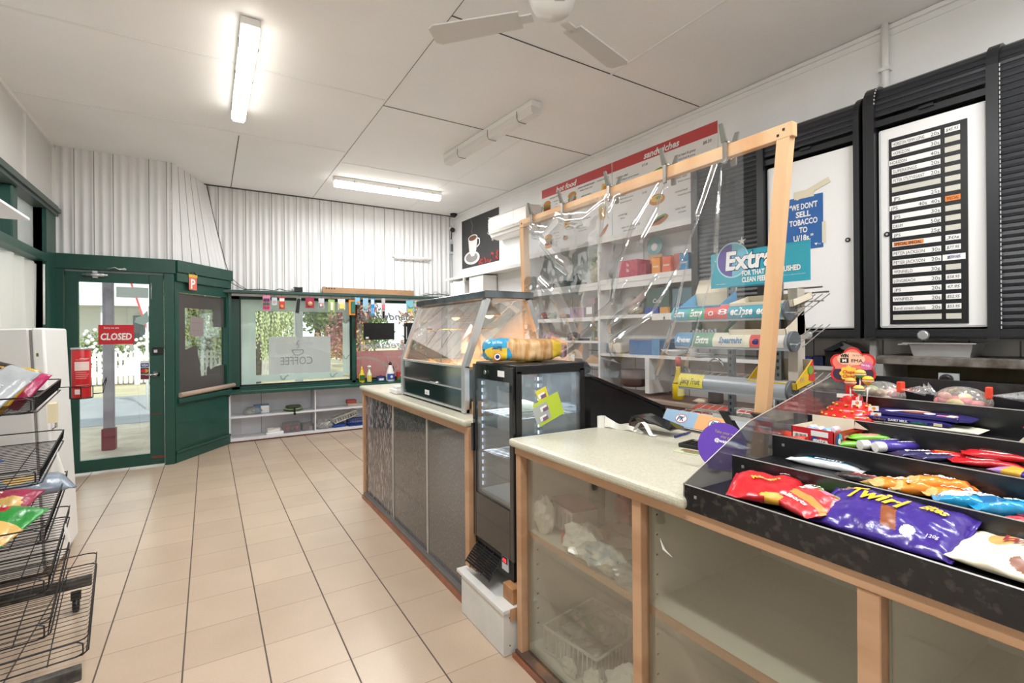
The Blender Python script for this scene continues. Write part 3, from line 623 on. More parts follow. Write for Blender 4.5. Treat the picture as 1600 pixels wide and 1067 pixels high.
# ---------------------------------------------------------------- packets
def pillow(name, M, L, W, Tk, mats, mifn, texts, label, cat, group=None, wr=.16, crimp=.06, seed=0, nu=30, nv=16, parent=None, pu=3.0, pv=2.2):
    """filled bag: x along, y across, lying on z=0; texts = (string, x, y, size, width, mat, kw)"""
    def H(x, y):
        u, v = min(1, abs(x)/(L/2*(1-crimp))), min(1, abs(y)/(W/2))
        return Tk/2*max(0, 1-u**pu)**.6*max(0, 1-v**pv)**.6
    def nz(x, y, s): return noise.noise(Vector((x/W*2.2+seed*7.3, y/W*2.2+s*5, seed)))*wr*Tk + noise.noise(Vector((x/W*7+seed, y/W*7+s*9, 3.1)))*wr*.35*Tk
    def top(x, y, z=0): return (x, y, Tk*.42 + H(x, y) + nz(x, y, 1)*(1 if abs(x) < L/2*(1-crimp) else .3) + z)
    def bot(x, y): return (x, y, max(.0, Tk*.42 - min(.84*H(x, y), Tk*.42) + .0))
    def XY(u, v):
        x = (u-.5)*L; pinch = 1-.10*min(1, H(0, 0)/W*1.6)*(1-abs(2*v-1)*0)*(math.cos(PI*(u-.5)))**2
        y = (v-.5)*W*pinch + noise.noise(Vector((u*5, seed, v)))*W*.012
        return x, y
    b = B(M)
    b.grid(lambda u, v: top(*XY(u, v)), nu, nv, mifn)
    b.grid(lambda u, v: (lambda q: bot(*q) if 0.001 < v < .999 and .001 < u < .999 else top(*q))(XY(u, v)), nu, nv, mifn)
    bmesh.ops.remove_doubles(b.bm, verts=b.bm.verts, dist=1e-5)
    for q in texts:
        s_, x, y, size, w_, mi = q[:6]; kw = q[6] if len(q) > 6 else {}
        b.text(s_, x, y, size, w_, mi=mi, fn=lambda a, c, z: top(a, c, z+.001+.05*Tk), **kw)
    return obj(name, b, mats, parent, label, cat, group)
def stripes(*edges):
    """edges: (u limit, material)"""
    def fn(u, v):
        for e, m in edges:
            if u < e: return m
        return edges[-1][1]
    return fn
def foil(name, c, r=.28): return mat(name, c, r, spec=.6, bump=.25, bscale=30)
def RK(x, y, z, a=0, tilt=0, roll=0): return RM @ T(x, y, z) @ Rz(a) @ Ry(tilt) @ Rx(roll)
# shelf 6 (top)
def patt(base, blobs):
    def fn(u, v):
        for (cu, cv, ru, rv, m) in blobs:
            if ((u-cu)/ru)**2+((v-cv)/rv)**2 < 1: return m
        return base
    return fn
A6 = math.radians(-60)
pillow('chip_packet', RK(-.215, .26, 1.19, math.radians(-38), .25, .75), .34, .24, .09, [foil('pk_grey', '#a9adb0'), foil('pk_black', '#2b2627'), foil('pk_chicken', '#8b4a2c'), foil('pk_gold', '#c9952f'), M_white], lambda u, v: 1 if (u < .2 or (v > .72 and .35 < u < .7)) else (2 if (.35 < u < .7 and .25 < v < .6) else (3 if .7 < u < .76 and v < .5 else 0)),
 [('MOSS', .03, .065, .05, .09, 3, {'bold': .04}), ('STONE\nBAKED', .11, .0, .03, .05, 4)], 'grey and black chip packet with a cooked chicken picture leaning on the top tier', 'chip packet', 'snack packets on the wire rack', seed=1, nu=36, nv=22)
pillow('chip_packet', RK(-.225, .45, 1.185, math.radians(-36), .2, .9), .34, .22, .07, [foil('pk_yellow', '#e3b22d'), M_white, foil('pk_yellow2', '#f0d27a')], patt(0, [(.3, .6, .12, .2, 2)]), [('chips', -.08, .05, .04, .07, 1, {'shear': .2})], 'yellow chip packet standing behind the grey one on the top tier', 'chip packet', 'snack packets on the wire rack', seed=2)
pillow('chip_packet', RK(-.19, .62, 1.16, math.radians(-34), .2, .8), .30, .2, .07, [foil('pk_magenta', '#b3225f'), foil('pk_blue', '#8fa3c2')], stripes((.35, 1), (1, 0)), [], 'magenta and silver chip packet at the back of the top tier', 'chip packet', 'snack packets on the wire rack', seed=3)
pillow('chip_packet', RK(-.28, .25, .875, math.radians(-25), 0, .1), .24, .16, .07, [foil('pk_navy', '#2d4f8c'), foil('pk_sky', '#7fa7d0'), foil('pk_red2', '#c04040')], patt(0, [(.55, .5, .2, .3, 1), (.8, .5, .1, .2, 2)]), [('C', .02, 0, .05, .04, 2)], 'small blue chip packet alone on the second tier from the top', 'chip packet', 'snack packets on the wire rack', seed=4)
M_smred = foil('pk_maroon', '#a01f46'); M_smy = foil('pk_smyellow', '#e6c233'); M_smgr = foil('pk_green', '#2b8f3a'); M_crm = foil('pk_cream', '#ece2c4')
pillow('chip_packet', RK(-.24, .42, .675, math.radians(-20), .05, .25), .34, .24, .09, [M_smred, M_smy, M_white, foil('pk_chip', '#dcb262')], patt(0, [(.52, .55, .17, .3, 1), (.85, .3, .12, .3, 3)]), [("SMITH'S", .0, .02, .06, .14, 2, {'bold': .04, 'shear': .1})], 'maroon chip packet with a yellow badge on the third tier behind the green one', 'chip packet', 'snack packets on the wire rack', seed=5, nu=36, nv=22)
pillow('chip_packet', RK(-.22, .15, .665, math.radians(-28), .05, .25), .36, .26, .09, [M_smgr, M_crm, foil('pk_badge', '#c8302e'), M_white, foil('pk_chip', '#dcb262'), M_smy], lambda u, v: 2 if ((u-.62)/.13)**2+((v-.75)/.2)**2 < 1 else (1 if v < .5-.9*(u-.3) and v > .5-.9*(u-.3)-.28 else (4 if u > .72 and .15 < v < .5 else 0)), [("Smith's", .045, .065, .035, .07, 3, {'bold': .03, 'rot': .3})], 'green chip packet with a red badge at the front of the third tier', 'chip packet', 'snack packets on the wire rack', seed=6, nu=36, nv=22)
pillow('chip_packet', RK(-.12, .72, .665, math.radians(20), .0, .2), .28, .2, .08, [foil('pk_steel', '#8792a0'), foil('pk_chip', '#dcb262'), foil('pk_navy', '#2d4f8c')], patt(0, [(.4, .6, .2, .3, 1)]), [], 'grey blue chip packet lying at the far end of the third tier', 'chip packet', 'snack packets on the wire rack', seed=7)
pillow('chip_packet', RK(-.36, .03, .665, math.radians(-28), 0, .2), .30, .22, .08, [M_smgr, M_crm], stripes((.6, 0), (1, 1)), [], 'second green chip packet cut by the photo edge on the third tier', 'chip packet', 'snack packets on the wire rack', seed=8)
pillow('chip_packet', RK(-.38, .62, .665, .4, 0, .3), .2, .14, .07, [foil('pk_navy2', '#22407c')], stripes((1, 0)), [], 'dark blue packet peeping over the maroon one on the third tier', 'chip packet', 'snack packets on the wire rack', seed=9)
# small shelf on the left wall and its cable
b = B(); b.box(-.86, -.50, -1.9, 1.26, 2.088, 2.106, bev=.003); ws = obj('wall_shelf', b, mat('shelf_white', '#e9e9ee', .5), None, 'white board shelf fixed high across the left window', 'shelf')
b = B(); b.tube([(-.52, .66, 2.19), (-.51, .68, 2.12), (-.495, .70, 2.05), (-.492, .70, 1.95), (-.495, .69, 1.86), (-.51, .66, 1.80)], .004, 6); b.ball((-.525, .66, 2.195), .02, 8, 6); obj('cable', b, M_black, None, 'black cable looping down over the edge of the high left shelf', 'cable')
# ================================================================ BACK BAY: hanging cards, ledge things, bottles, low shelves
def card(x, z0, z1, w_, mats, draw, label, cat='card', y=4.36, tilt=0):
    M = Fr((1,0,0), (0,0,1), (0,-1,0), (x, y, 0)) @ T(0, z1, 0) @ Matrix.Rotation(tilt, 4, 'Z') @ T(0, -z1, 0)
    b = B(M); b.box(-w_/2, w_/2, z0, z1, 0, .003); b.tube([(0, z1-.008, .003), (0, z1+.012, .006), (0, z1+.02, -.004), (0, max(z1+.015, 1.93), -.008)], .0015, 4, 1)
    draw(b, w_, z0, z1); return obj('hanging_card', b, mats, None, label, cat, 'goods hanging from the ledge over the back window')
C = lambda n, c: mat('cd_'+n, c, .45)
def d1(b, w_, a, c):
    for i in range(2):
        for j in range(3): b.box(-w_*.42+i*w_*.45, -w_*.03+i*w_*.42, a+.02+j*.05, a+.055+j*.05, .003, .012, 2+j)
card(1.057, 1.707, 1.905, .09, [C('pink', '#d886a6'), M_dark, C('mag', '#b02850'), C('gr', '#3f5a4a'), C('pur', '#4a2a58')], d1, 'pink card holding six small coloured packs, first in the row over the back window')
card(1.15, 1.78, 1.88, .065, [C('ltb', '#c2cdd6'), M_dark, C('pk2', '#c89a98')], lambda b, w_, a, c: b.lathe([(.02, .003), (.02, .007)], 12, (0, a+.04, 0), 2), 'small pale blue carded item, second in the row over the back window')
card(1.24, 1.727, 1.892, .07, [C('red', '#c83a36'), M_dark, M_white, C('gold', '#cfa45a')], lambda b, w_, a, c: (b.box(-.028, .028, c-.06, c-.02, .003, .005, 2), b.lathe([(.022, .003), (.02, .02)], 12, (0, a+.04, 0), 3)), 'narrow red card with a white oval, third in the row over the back window')
def dcomb(b, w_, a, c): b.box(-.02, .02, a+.01, c-.01, .003, .02, 2, .004)
card(1.45, 1.67, 1.885, .055, [C('clr', '#9fa2a4'), M_dark, M_black], dcomb, 'long black item in a clear sleeve hanging over the back window', tilt=-.12)
card(1.587, 1.747, 1.893, .11, [C('crim', '#9c2148'), M_dark, C('tan', '#c49a6c')], lambda b, w_, a, c: b.lathe([(.036, .003), (.03, .02), (.0001, .024)], 14, (0, a+.06, 0), 2), 'crimson card with a round tan item over the back window')
card(1.736, 1.745, 1.888, .075, [C('cl2', '#b9bfc6'), M_dark, C('rose', '#b7908a'), M_white], lambda b, w_, a, c: (b.box(-.03, .03, a+.02, a+.08, .003, .02, 2, .004), b.box(-.02, 0, a+.03, a+.06, .02, .024, 3)), 'clear blister card with a rosy item over the back window')
card(1.87, 1.70, 1.875, .085, [C('lime', '#9bb46c'), M_dark, C('wht', '#d9d6c6')], lambda b, w_, a, c: b.box(-.02, .02, a+.02, c-.04, .003, .02, 2, .004), 'lime green card with a pale strip over the back window')
card(2.005, 1.73, 1.887, .10, [C('sil', '#c9c8c0'), M_dark, C('yel', '#e2cf76')], lambda b, w_, a, c: b.box(-.035, .035, a+.015, a+.09, .003, .02, 2, .003), 'silver card with a yellow square block over the back window')
card(2.15, 1.66, 1.875, .09, [C('or', '#d8892f'), M_dark, C('teal', '#2d6a5e')], lambda b, w_, a, c: b.box(-.015, .04, a+.03, c-.02, .003, .022, 2, .006), 'orange and teal pack just left of the post between the windows')
card(2.228, 1.81, 1.915, .07, [C('sky', '#7fb2d0'), M_dark, C('or', '#d8892f')], lambda b, w_, a, c: b.lathe([(.018, .003), (.018, .014)], 12, (.01, a+.035, 0), 2), 'small sky blue card over the post between the windows')
card(2.341, 1.71, 1.907, .075, [C('bl', '#8fb6cc'), M_dark, C('grn', '#98a898')], lambda b, w_, a, c: b.lathe([(.026, .003), (.026, .02)], 12, (0, a+.06, 0), 2), 'blue and white card with a round pack right of the brown strap')
card(2.443, 1.665, 1.91, .06, [C('azure', '#2f87c0'), M_dark, M_white], lambda b, w_, a, c: (b.box(-.02, .02, c-.09, c-.02, .003, .006, 2), b.tube([(-.012, a+.02, .008), (-.012, a+.1, .008)], .004, 5, 2), b.tube([(.012, a+.02, .008), (.012, a+.1, .008)], .004, 5, 2)), 'azure blue toothbrush style card over the right window')
card(2.602, 1.62, 1.915, .055, [C('gry', '#b6b0b0'), M_dark, C('sal', '#d0707c'), M_black], lambda b, w_, a, c: (b.box(-.02, .02, a+.13, a+.2, .003, .01, 2), b.box(-.014, .014, a, a+.1, .003, .014, 3)), 'grey card with a salmon label and black grip over the right window')
card(3.006, 1.72, 1.895, .12, [C('aq', '#7db8c4'), M_dark, C('yel2', '#c9bf5a')], lambda b, w_, a, c: (b.lathe([(.04, .003), (.04, .02)], 14, (0, a+.1, 0), 0), b.box(-.05, .03, a, a+.05, .003, .01, 2)), 'aqua and yellow pack hanging at the right end of the ledge', tilt=.1)
card(3.165, 1.79, 1.892, .16, [C('net', '#b8b4a4'), M_dark, C('sil', '#c9c8c0')], lambda b, w_, a, c: (b.tube([(-.07, a+.08, .01), (-.02, a+.05, .02), (.03, a+.07, .01), (.07, a+.04, .02)], .01, 5, 2)), 'tangle of pale clips hanging above the food warmer', tilt=-.1)
# on the ledge
M_card = mat('cardboard', '#a98462', .8, var=.08, scale=10)
b = B(); b.box(1.76, 3.08, 4.385, 4.43, 1.968, 2.045); b.box(1.755, 1.80, 4.384, 4.386, 2.01, 2.05, 0); 
for k in range(4): b.box(1.80+k*.035, 1.82+k*.035, 4.383, 4.385, 2.02, 2.04, 1)
obj('cardboard_box', b, [M_card, mat('card_print', '#4b3a2c', .8)], None, 'long flat brown cardboard box lying on the ledge above the back window', 'box')
b = B(); b.box(1.40, 1.50, 4.375, 4.435, 1.968, 2.02, bev=.003); b.box(1.39, 1.50, 4.37, 4.435, 2.02, 2.028); obj('adapter_box', b, M_black, None, 'small black box on the ledge over the back window', 'box')
b = B(); b.tube([(.80, 4.40, 1.972), (1.0, 4.41, 1.985), (1.15, 4.40, 1.973), (1.22, 4.41, 2.0), (1.3, 4.4, 1.975), (1.39, 4.4, 1.975)], .005, 5); obj('cable', b, M_black, None, 'thin black cable lying along the left of the back ledge', 'cable')
b = B(); b.tube([(.64, 4.43, 2.15), (.62, 4.42, 2.08), (.72, 4.41, 2.02), (.80, 4.40, 1.975)], .004, 5); b.tube([(.66, 4.43, 2.12), (.75, 4.42, 2.03), (.84, 4.42, 1.975)], .003, 5); obj('cable', b, M_black, None, 'black cable dropping from the green beam to the left end of the ledge', 'cable')
b = B(); b.tube([(3.2, 4.4, 1.975), (3.3, 4.41, 2.02), (3.38, 4.40, 1.99), (3.45, 4.41, 2.05), (3.55, 4.4, 2.0), (3.62, 4.41, 2.06), (3.7, 4.40, 1.98)], .008, 5); b.tube([(3.25, 4.4, 1.98), (3.5, 4.39, 2.01), (3.68, 4.40, 1.99)], .006, 5, 1); obj('cable', b, [mat('grey_cable', '#c4c2bd', .6), M_black], None, 'tangled grey and black cables at the right end of the ledge', 'cable')
# bracket lamp on the corrugated wall
t = thing('strip_lamp', 'short unlit strip lamp fixed flat on the corrugated wall above the ledge', 'lamp', (3.07, 4.43, 2.53))
b = B(); b.box(2.76, 3.38, 4.405, 4.44, 2.545, 2.575, bev=.003); obj('batten', b, M_white, t); b = B(); b.tube([(2.79, 4.40, 2.53), (3.35, 4.40, 2.53)], .013, 8); obj('tube', b, M_diff0, t)
# security camera, junction box and conduit in the corner
t = thing('security_camera', 'small black and white security camera in the corner above the conduit', 'camera', (3.70, 4.36, 2.98))
b = B(); b.tube([(3.72, 4.40, 3.07), (3.69, 4.28, 3.02)], .035, 12); obj('camera_body', b, M_white, t); b = B(); b.tube([(3.69, 4.28, 3.02), (3.685, 4.26, 3.012)], .038, 12); obj('lens_ring', b, M_black, t)
b = B(); b.tube([(3.73, 4.40, 3.05), (3.735, 4.41, 2.98), (3.735, 4.43, 2.90)], .008, 6); obj('bracket', b, M_black, t)
t = thing('junction_box', 'grey junction box on a vertical conduit in the back corner', 'junction box', (3.735, 4.42, 2.72))
b = B(); b.box(3.705, 3.765, 4.405, 4.44, 2.66, 2.88, bev=.004); obj('box_body', b, mat('pvc_grey', '#b9bcc0', .5), t)
b = B(); b.box(3.715, 3.73, 4.40, 4.405, 2.70, 2.82); b.box(3.74, 3.755, 4.40, 4.405, 2.70, 2.82); obj('box_lid', b, M_dark, t)
b = B(); b.tube([(3.735, 4.425, 2.66), (3.735, 4.425, 2.30), (3.745, 4.425, 2.16)], .011, 8); obj('conduit', b, mat('pvc_grey', '#b9bcc0'), t)
b = B(); b.lathe([(.055, CZ-.001), (.055, CZ-.02), (.035, CZ-.05), (.0001, CZ-.065)], 16, (3.70, 4.25, 0)); obj('dome_sensor', b, M_dark, None, 'small dark dome on the ceiling in the far corner', 'sensor')
# bottles on the sill of the right window
def bottle(x, y, label, prof, mats, cat, extra=None, z=.66, M=None, name='bottle', sc_=(1,1,1)):
    M = T(x, y, z) @ Matrix.Diagonal((*sc_, 1)); t = thing(name, label, cat, T(x, y, z))
    b = B(M); b.lathe(prof[0], 18); obj('bottle_body', b, mats[0], t)
    b = B(M); b.lathe(prof[1], 14); obj('cap', b, mats[1], t)
    b = B(M @ Fr((1,0,0), (0,0,1), (0,-1,0))); r, z0, z1 = prof[2]; b.grid(lambda u, v: ((r+.0012)*math.sin((u-.5)*2.0), z0+(z1-z0)*v, (r+.0012)*math.cos((u-.5)*2.0)), 10, 2, 0)
    if extra: extra(b, r)
    obj('bottle_label', b, mats[2:], t); return t
M_ylw = mat('yellow_plastic', '#e8c81e', .3); M_navy = mat('navy_plastic', '#232c63', .35)
bottle(2.345, 4.60, 'yellow washing-up bottle with a dark green label on the right window sill', ([(.0001, 0), (.038, 0), (.043, .01), (.043, .12), (.026, .15), (.026, .17), (.014, .20)], [(.015, .20), (.015, .22), (.007, .225), (.007, .25)], (.043, .04, .12)), [M_ylw, M_ylw, mat('lbl_green', '#3c6b34', .4)], 'bottle')
bottle(2.455, 4.60, 'clear trigger spray bottle with a yellow label on the right window sill', ([(.0001, 0), (.034, 0), (.036, .01), (.036, .13), (.014, .18), (.014, .2)], [(.016, .2), (.016, .225), (.03, .235), (.03, .25), (.01, .255)], (.036, .03, .11)), [mat('pale_liquid', '#dfe3c8', .2), M_white, mat('lbl_yellow', '#e6d04a', .4)], 'bottle')
t = thing('detergent_tub', 'low blue and white tub on the right window sill', 'tub', (2.63, 4.60, .66))
b = B(); b.box(2.575, 2.685, 4.57, 4.64, .661, .735, bev=.012, seg=2); obj('tub_body', b, mat('tub_blue', '#3b5590', .35), t); b = B(); b.box(2.57, 2.69, 4.565, 4.645, .735, .748, bev=.004); b.box(2.615, 2.645, 4.59, 4.62, .748, .765, 1, .004); tl_ = obj('tub_lid', b, [M_navy, mat('tub_red', '#b3303e', .4)], t); b = B(FRONT(4.568)); b.box(2.595, 2.665, .685, .715, 0, .001); obj('tub_label', b, M_white, t)
t = bottle(2.775, 4.60, 'large white laundry bottle with a blue swirl label and black cap', ([(.0001, 0), (.06, 0), (.066, .012), (.066, .10), (.05, .17), (.024, .24), (.022, .25)], [(.024, .25), (.024, .28), (.012, .285), (.01, .30)], (.066, .03, .12)), [M_white, M_black, mat('lbl_blue', '#33529c', .4), M_white], 'bottle', lambda b, r: b.lathe([(.02, .0682), (.02, .069)], 12, (0, .075, 0), 1))
b = B(); b.tube([(2.80, 4.56, .80), (2.825, 4.57, .84), (2.815, 4.58, .89)], .007, 6); obj('grip', b, M_navy, t)
t = thing('wash_tablet_pack', 'red and green washing pack at the right end of the window sill beside the warmer', 'packet', (2.95, 4.60, .66))
b = B(); b.box(2.88, 3.03, 4.57, 4.63, .661, .80, bev=.006); b.box(2.88, 3.03, 4.569, 4.57, .661, .72, 1); obj('pack_body', b, [mat('pack_red', '#b02c34', .4), mat('pack_green', '#3b7a44', .4), M_white], t)
b = B(FRONT(4.568)); b.lathe([(.02, .0), (.02, .001)], 12, (2.945, .745, 0)); obj('pack_badge', b, M_white, t)
# low white shelves
t = thing('low_shelf_unit', 'long white low shelf unit built under the back window sill', 'shelf', (2.2, 4.6, 0))
M_shw = mat('shelf_paint', '#dedde0', .45, var=.06, scale=4)
b = B(); b.box(.625, 3.70, 4.455, 4.79, .02, .045); obj('bottom_shelf', b, M_shw, t)
b = B(); b.box(.625, 3.70, 4.455, 4.79, .315, .335); obj('middle_shelf', b, M_shw, t)
b = B(); b.box(.625, .645, 4.46, 4.79, .045, .62); b.box(.645, .78, 4.775, 4.79, .045, .62); obj('side_panel', b, M_shw, t)
for x in (1.66, 2.70):
    b = B(); b.box(x, x+.016, 4.47, 4.785, .335, .62); b.box(x, x+.016, 4.47, 4.785, .045, .315); obj('divider', b, M_shw, t)
b = B(); b.box(.645, 3.70, 4.785, 4.795, .045, .62); b.box(1.02, 1.024, 4.782, 4.785, .045, .62, 1); obj('back_panel', b, [mat('shelf_back', '#e3e4ea', .5), M_gap], t)
b = B(); b.box(.63, 3.70, 4.48, 4.5, 0, .02); obj('kick_strip', b, mat('red_brown_strip', '#8d6350', .8), t)
SH, SL = .336, .046
def crumple(name, x, y, z, r, m, label, cat, sz=(1, 1, .6), seed=0, group=None, parent=None, n=14):
    b = B(); s = Vector((x, y, z+r*sz[2]*.9))
    def fn(u, v):
        a, c = 2*PI*u, PI*v; d = Vector((math.sin(c)*math.cos(a), math.sin(c)*math.sin(a), -math.cos(c)))
        k = r*(1+.34*noise.noise(d*2.2+Vector((seed, 0, 0)))+.25*abs(noise.noise(d*6+Vector((seed, 3, 0)))))
        p = s+Vector((d.x*k*sz[0], d.y*k*sz[1], d.z*k*sz[2])); p.z = max(p.z, z+.001); return p
    b.grid(fn, n*2, n, 0, smooth=False, wrapu=True); bmesh.ops.remove_doubles(b.bm, verts=b.bm.verts, dist=1e-5)
    return obj(name, b, m, parent, label, cat, group)
M_wrap = clear('crinkled_wrap', '#ffffff', .12, .25, haze=.45, hazecol='#d8d5cf', grazing=.8)
crumple('plastic_wrap', .90, 4.56, SH, .075, M_wrap, 'crumpled clear wrap at the left of the upper low shelf', 'wrap', (1.3, .8, .7), 1)
b = B(); b.box(.92, 1.10, 4.58, 4.70, SH, SH+.11, bev=.002); b.box(1.0, 1.10, 4.579, 4.58, SH+.005, SH+.10, 1); b.box(.93, 1.10, 4.585, 4.69, SH+.11, SH+.112, 2); obj('carton', b, [mat('carton_blue', '#3f7fae', .5), M_white, mat('carton_top', '#a9a39a', .7)], None, 'blue and white carton on the upper low shelf under the back window', 'carton')
t = thing('bowl_stack', 'stack of green and cream plates near the middle of the upper low shelf', 'plates', (1.40, 4.60, SH))
for k, (r, h, m) in enumerate(((.125, 0, mat('plate_green', '#4f7a50', .4)), (.12, .018, mat('plate_cream', '#d6cfae', .4)), (.10, .036, mat('plate_green', '#4f7a50')), (.095, .05, mat('lid_olive', '#6d6a4e', .5)))):
    b = B(T(1.40, 4.60, SH+h)); b.lathe([(r*.55, 0), (r, .014), (r, .02), (r*.5, .012), (.0001, .012)], 28); obj('plate', b, m, t)
b = B(); b.box(1.39, 1.41, 4.452, 4.49, .295, .40, bev=.002); b.box(1.385, 1.415, 4.45, 4.455, .30, .325, 0); obj('shelf_clip', b, M_black, None, 'black clip gripping the edge of the middle low shelf', 'clip')
b = B(); b.box(2.13, 2.27, 4.56, 4.66, SH, SH+.04, 1, .002); b.box(2.12, 2.25, 4.55, 4.65, SH+.04, SH+.09, 0, .002); b.box(2.27, 2.36, 4.56, 4.63, SH, SH+.03, 1); obj('red_carton', b, [mat('carton_red', '#a8483c', .5), mat('carton_pale', '#c9b8a4', .6)], None, 'small red carton on a pale box, upper low shelf beside the counter', 'carton')
b = B(T(1.17, 4.60, SL)); b.M = T(1.17, 4.60, SL); b.box(-.11, .10, -.07, .08, 0, .035, bev=.004); b.M = T(1.15, 4.60, SL+.036) @ Rz(.2); b.box(-.09, .08, -.06, .07, 0, .04, bev=.006); b.box(-.1, -.02, -.07, .02, .04, .055, 1); obj('foam_tray', b, [M_white, mat('foam_grey', '#c4bfb8', .8)], None, 'white foam trays stacked at the left of the bottom low shelf', 'tray')
M_box = clear('clear_plastic_box', '#e9e9ec', .12, .15, haze=.25, hazecol='#cfccd0', grazing=.7)
t = thing('plastic_box', 'clear plastic box with reddish things inside on the bottom low shelf', 'box', (1.38, 4.6, SL))
b = B(); b.box(1.27, 1.49, 4.53, 4.68, SL, SL+.13, bev=.008); obj('box_shell', b, M_box, t); 
for i, (x, c) in enumerate(((1.32, '#a8505c'), (1.38, '#7c6a66'), (1.44, '#b56a74'))):
    b = B(); b.ball((x, 4.6, SL+.05), .04, 10, 7); obj('content', b, mat('content%d' % i, c, .5), t)
t = thing('plastic_box', 'clear plastic box with a pale jar, right of the reddish one on the bottom shelf', 'box', (1.6, 4.6, SL))
b = B(); b.box(1.51, 1.67-.012, 4.54, 4.68, SL, SL+.10, bev=.008); obj('box_shell', b, M_box, t); b = B(); b.lathe([(.025, 0), (.025, .05)], 12, (1.62, 4.58, SL+.005)); obj('jar', b, mat('jar_cream', '#cfc6ae', .5), t)
crumple('plastic_bag', 1.80, 4.58, SL, .085, M_wrap, 'clear bag of pale things on the bottom low shelf right of the divider', 'bag', (1.3, .8, .8), 5)
M_blu = mat('blue_plastic', '#20479c', .4)
b = B(); b.box(1.92, 2.10, 4.56, 4.68, SL, SL+.045, bev=.01, seg=2); obj('blue_tub', b, M_blu, None, 'flat blue tub under the tilted white basket', 'tub')
def basket(name, M, L, W, H, m, label, n=9, parent=None, cat='basket'):
    b = B(M); b.box(0, L, 0, W, 0, .004)
    for zz in (0, H-.012): b.box(0, L, 0, .004, zz, zz+.012); b.box(0, L, W-.004, W, zz, zz+.012); b.box(0, .004, 0, W, zz, zz+.012); b.box(L-.004, L, 0, W, zz, zz+.012)
    for i in range(n+1):
        x = i*(L-.006)/n; b.box(x, x+.006, 0, .003, .01, H-.01); b.box(x, x+.006, W-.003, W, .01, H-.01)
    k = max(3, int(n*W/L))
    for i in range(k+1):
        y = i*(W-.006)/k; b.box(0, .003, y, y+.006, .01, H-.01); b.box(L-.003, L, y, y+.006, .01, H-.01)
    b.box(-.006, L+.006, -.006, .0, H-.006, H); b.box(-.006, L+.006, W, W+.006, H-.006, H)
    return obj(name, b, m, parent, label, cat) if parent is None else obj(name, b, m, parent)
basket('basket', T(2.14, 4.53, SL), .30, .2, .09, M_blu, 'blue slotted plastic basket on the bottom low shelf beside the counter', 12)
basket('basket', T(1.94, 4.52, SL+.055) @ Ry(-.30), .34, .2, .085, mat('cream_basket', '#d9d8cd', .5), 'cream slotted basket tilted on top of the blue one')
# ================================================================ RIGHT WALL: poster, air conditioner, menu, shelving
W_ = WALL
b = B(W_); b.box(.35, 1.42, 2.385, 3.12, 0, .006)
b.bm.faces.ensure_lookup_table()
# cup, saucer, steam, beans (flat print)
def disc(b, x, y, rx, ry, z, mi, a=0, n=28):
    b.f([b.v(x+rx*math.cos(t_)*math.cos(a)-ry*math.sin(t_)*math.sin(a), y+rx*math.cos(t_)*math.sin(a)+ry*math.sin(t_)*math.cos(a), z) for t_ in [2*PI*i/n for i in range(n)]], mi)
disc(b, .66, 2.52, .235, .10, .0075, 1, -.05); disc(b, .66, 2.525, .18, .07, .0085, 2, -.05)
b.f([b.v(x, y, .0095) for x, y in ((.56, 2.81), (.84, 2.81), (.80, 2.62), (.74, 2.54), (.65, 2.54), (.59, 2.62))], 1); disc(b, .70, 2.81, .14, .05, .0105, 1); disc(b, .70, 2.81, .12, .038, .0115, 3); ribbon(b, [(.84, 2.79), (.90, 2.77), (.90, 2.70), (.82, 2.66)], .02, .0095, 1)
ribbon(b, [(.68, 2.87), (.66, 2.93), (.70, 2.99), (.66, 3.05), (.64, 3.11)], [.006, .01, .008, .012, .006], .008, 2)
r5 = random.Random(5)
for i in range(34):
    x = .88+r5.random()*.52; y = 2.40+r5.random()*(.05+.16*(x-.85)); disc(b, x, y, .022, .015, .0075+.0001*i, 4 if i % 3 else 5, r5.random()*3)
b.text('Freshly', 1.17, 2.90, .09, mi=1, rot=PI/2*3, shear=.2, z=.008); b.text('Coffee', 1.27, 2.80, .09, mi=1, rot=PI/2*3, shear=.2, z=.008)
obj('coffee_poster', b, [mat('poster_black', '#2f2f30', .4), mat('poster_white', '#e4e2df', .5), mat('poster_shade', '#8f8a87', .5), mat('coffee_brown', '#6e4230', .4), mat('berry_red', '#a8342f', .5), mat('berry_dark', '#6b2422', .5)], None, 'black poster with a white cup and saucer of coffee in the back corner', 'poster')
t = thing('air_conditioner', 'white split air conditioner high on the wall right of the coffee poster', 'air conditioner', W_ @ T(1.9, 2.7, 0))
b = B(W_ @ Fr((0,0,1), (0,1,0), (-1,0,0))); b.prism([(0, 2.94), (.19, 2.93), (.22, 2.90), (.22, 2.74), (.18, 2.665), (.1, 2.64), (0, 2.64)], -2.36, -1.50); obj('casing', b, mat('ac_white', '#eae6df', .4), t)
b = B(W_); b.box(1.53, 2.33, 2.70, 2.705, .205, .216); b.box(1.53, 2.33, 2.66, 2.664, .15, .18); obj('louvre', b, mat('ac_grey', '#b8b6b2', .5), t)
b = B(W_); b.box(2.09, 2.093, 2.70, 2.93, .219, .2215); obj('panel_joint', b, mat('ac_joint', '#b8b6b2', .5), t)
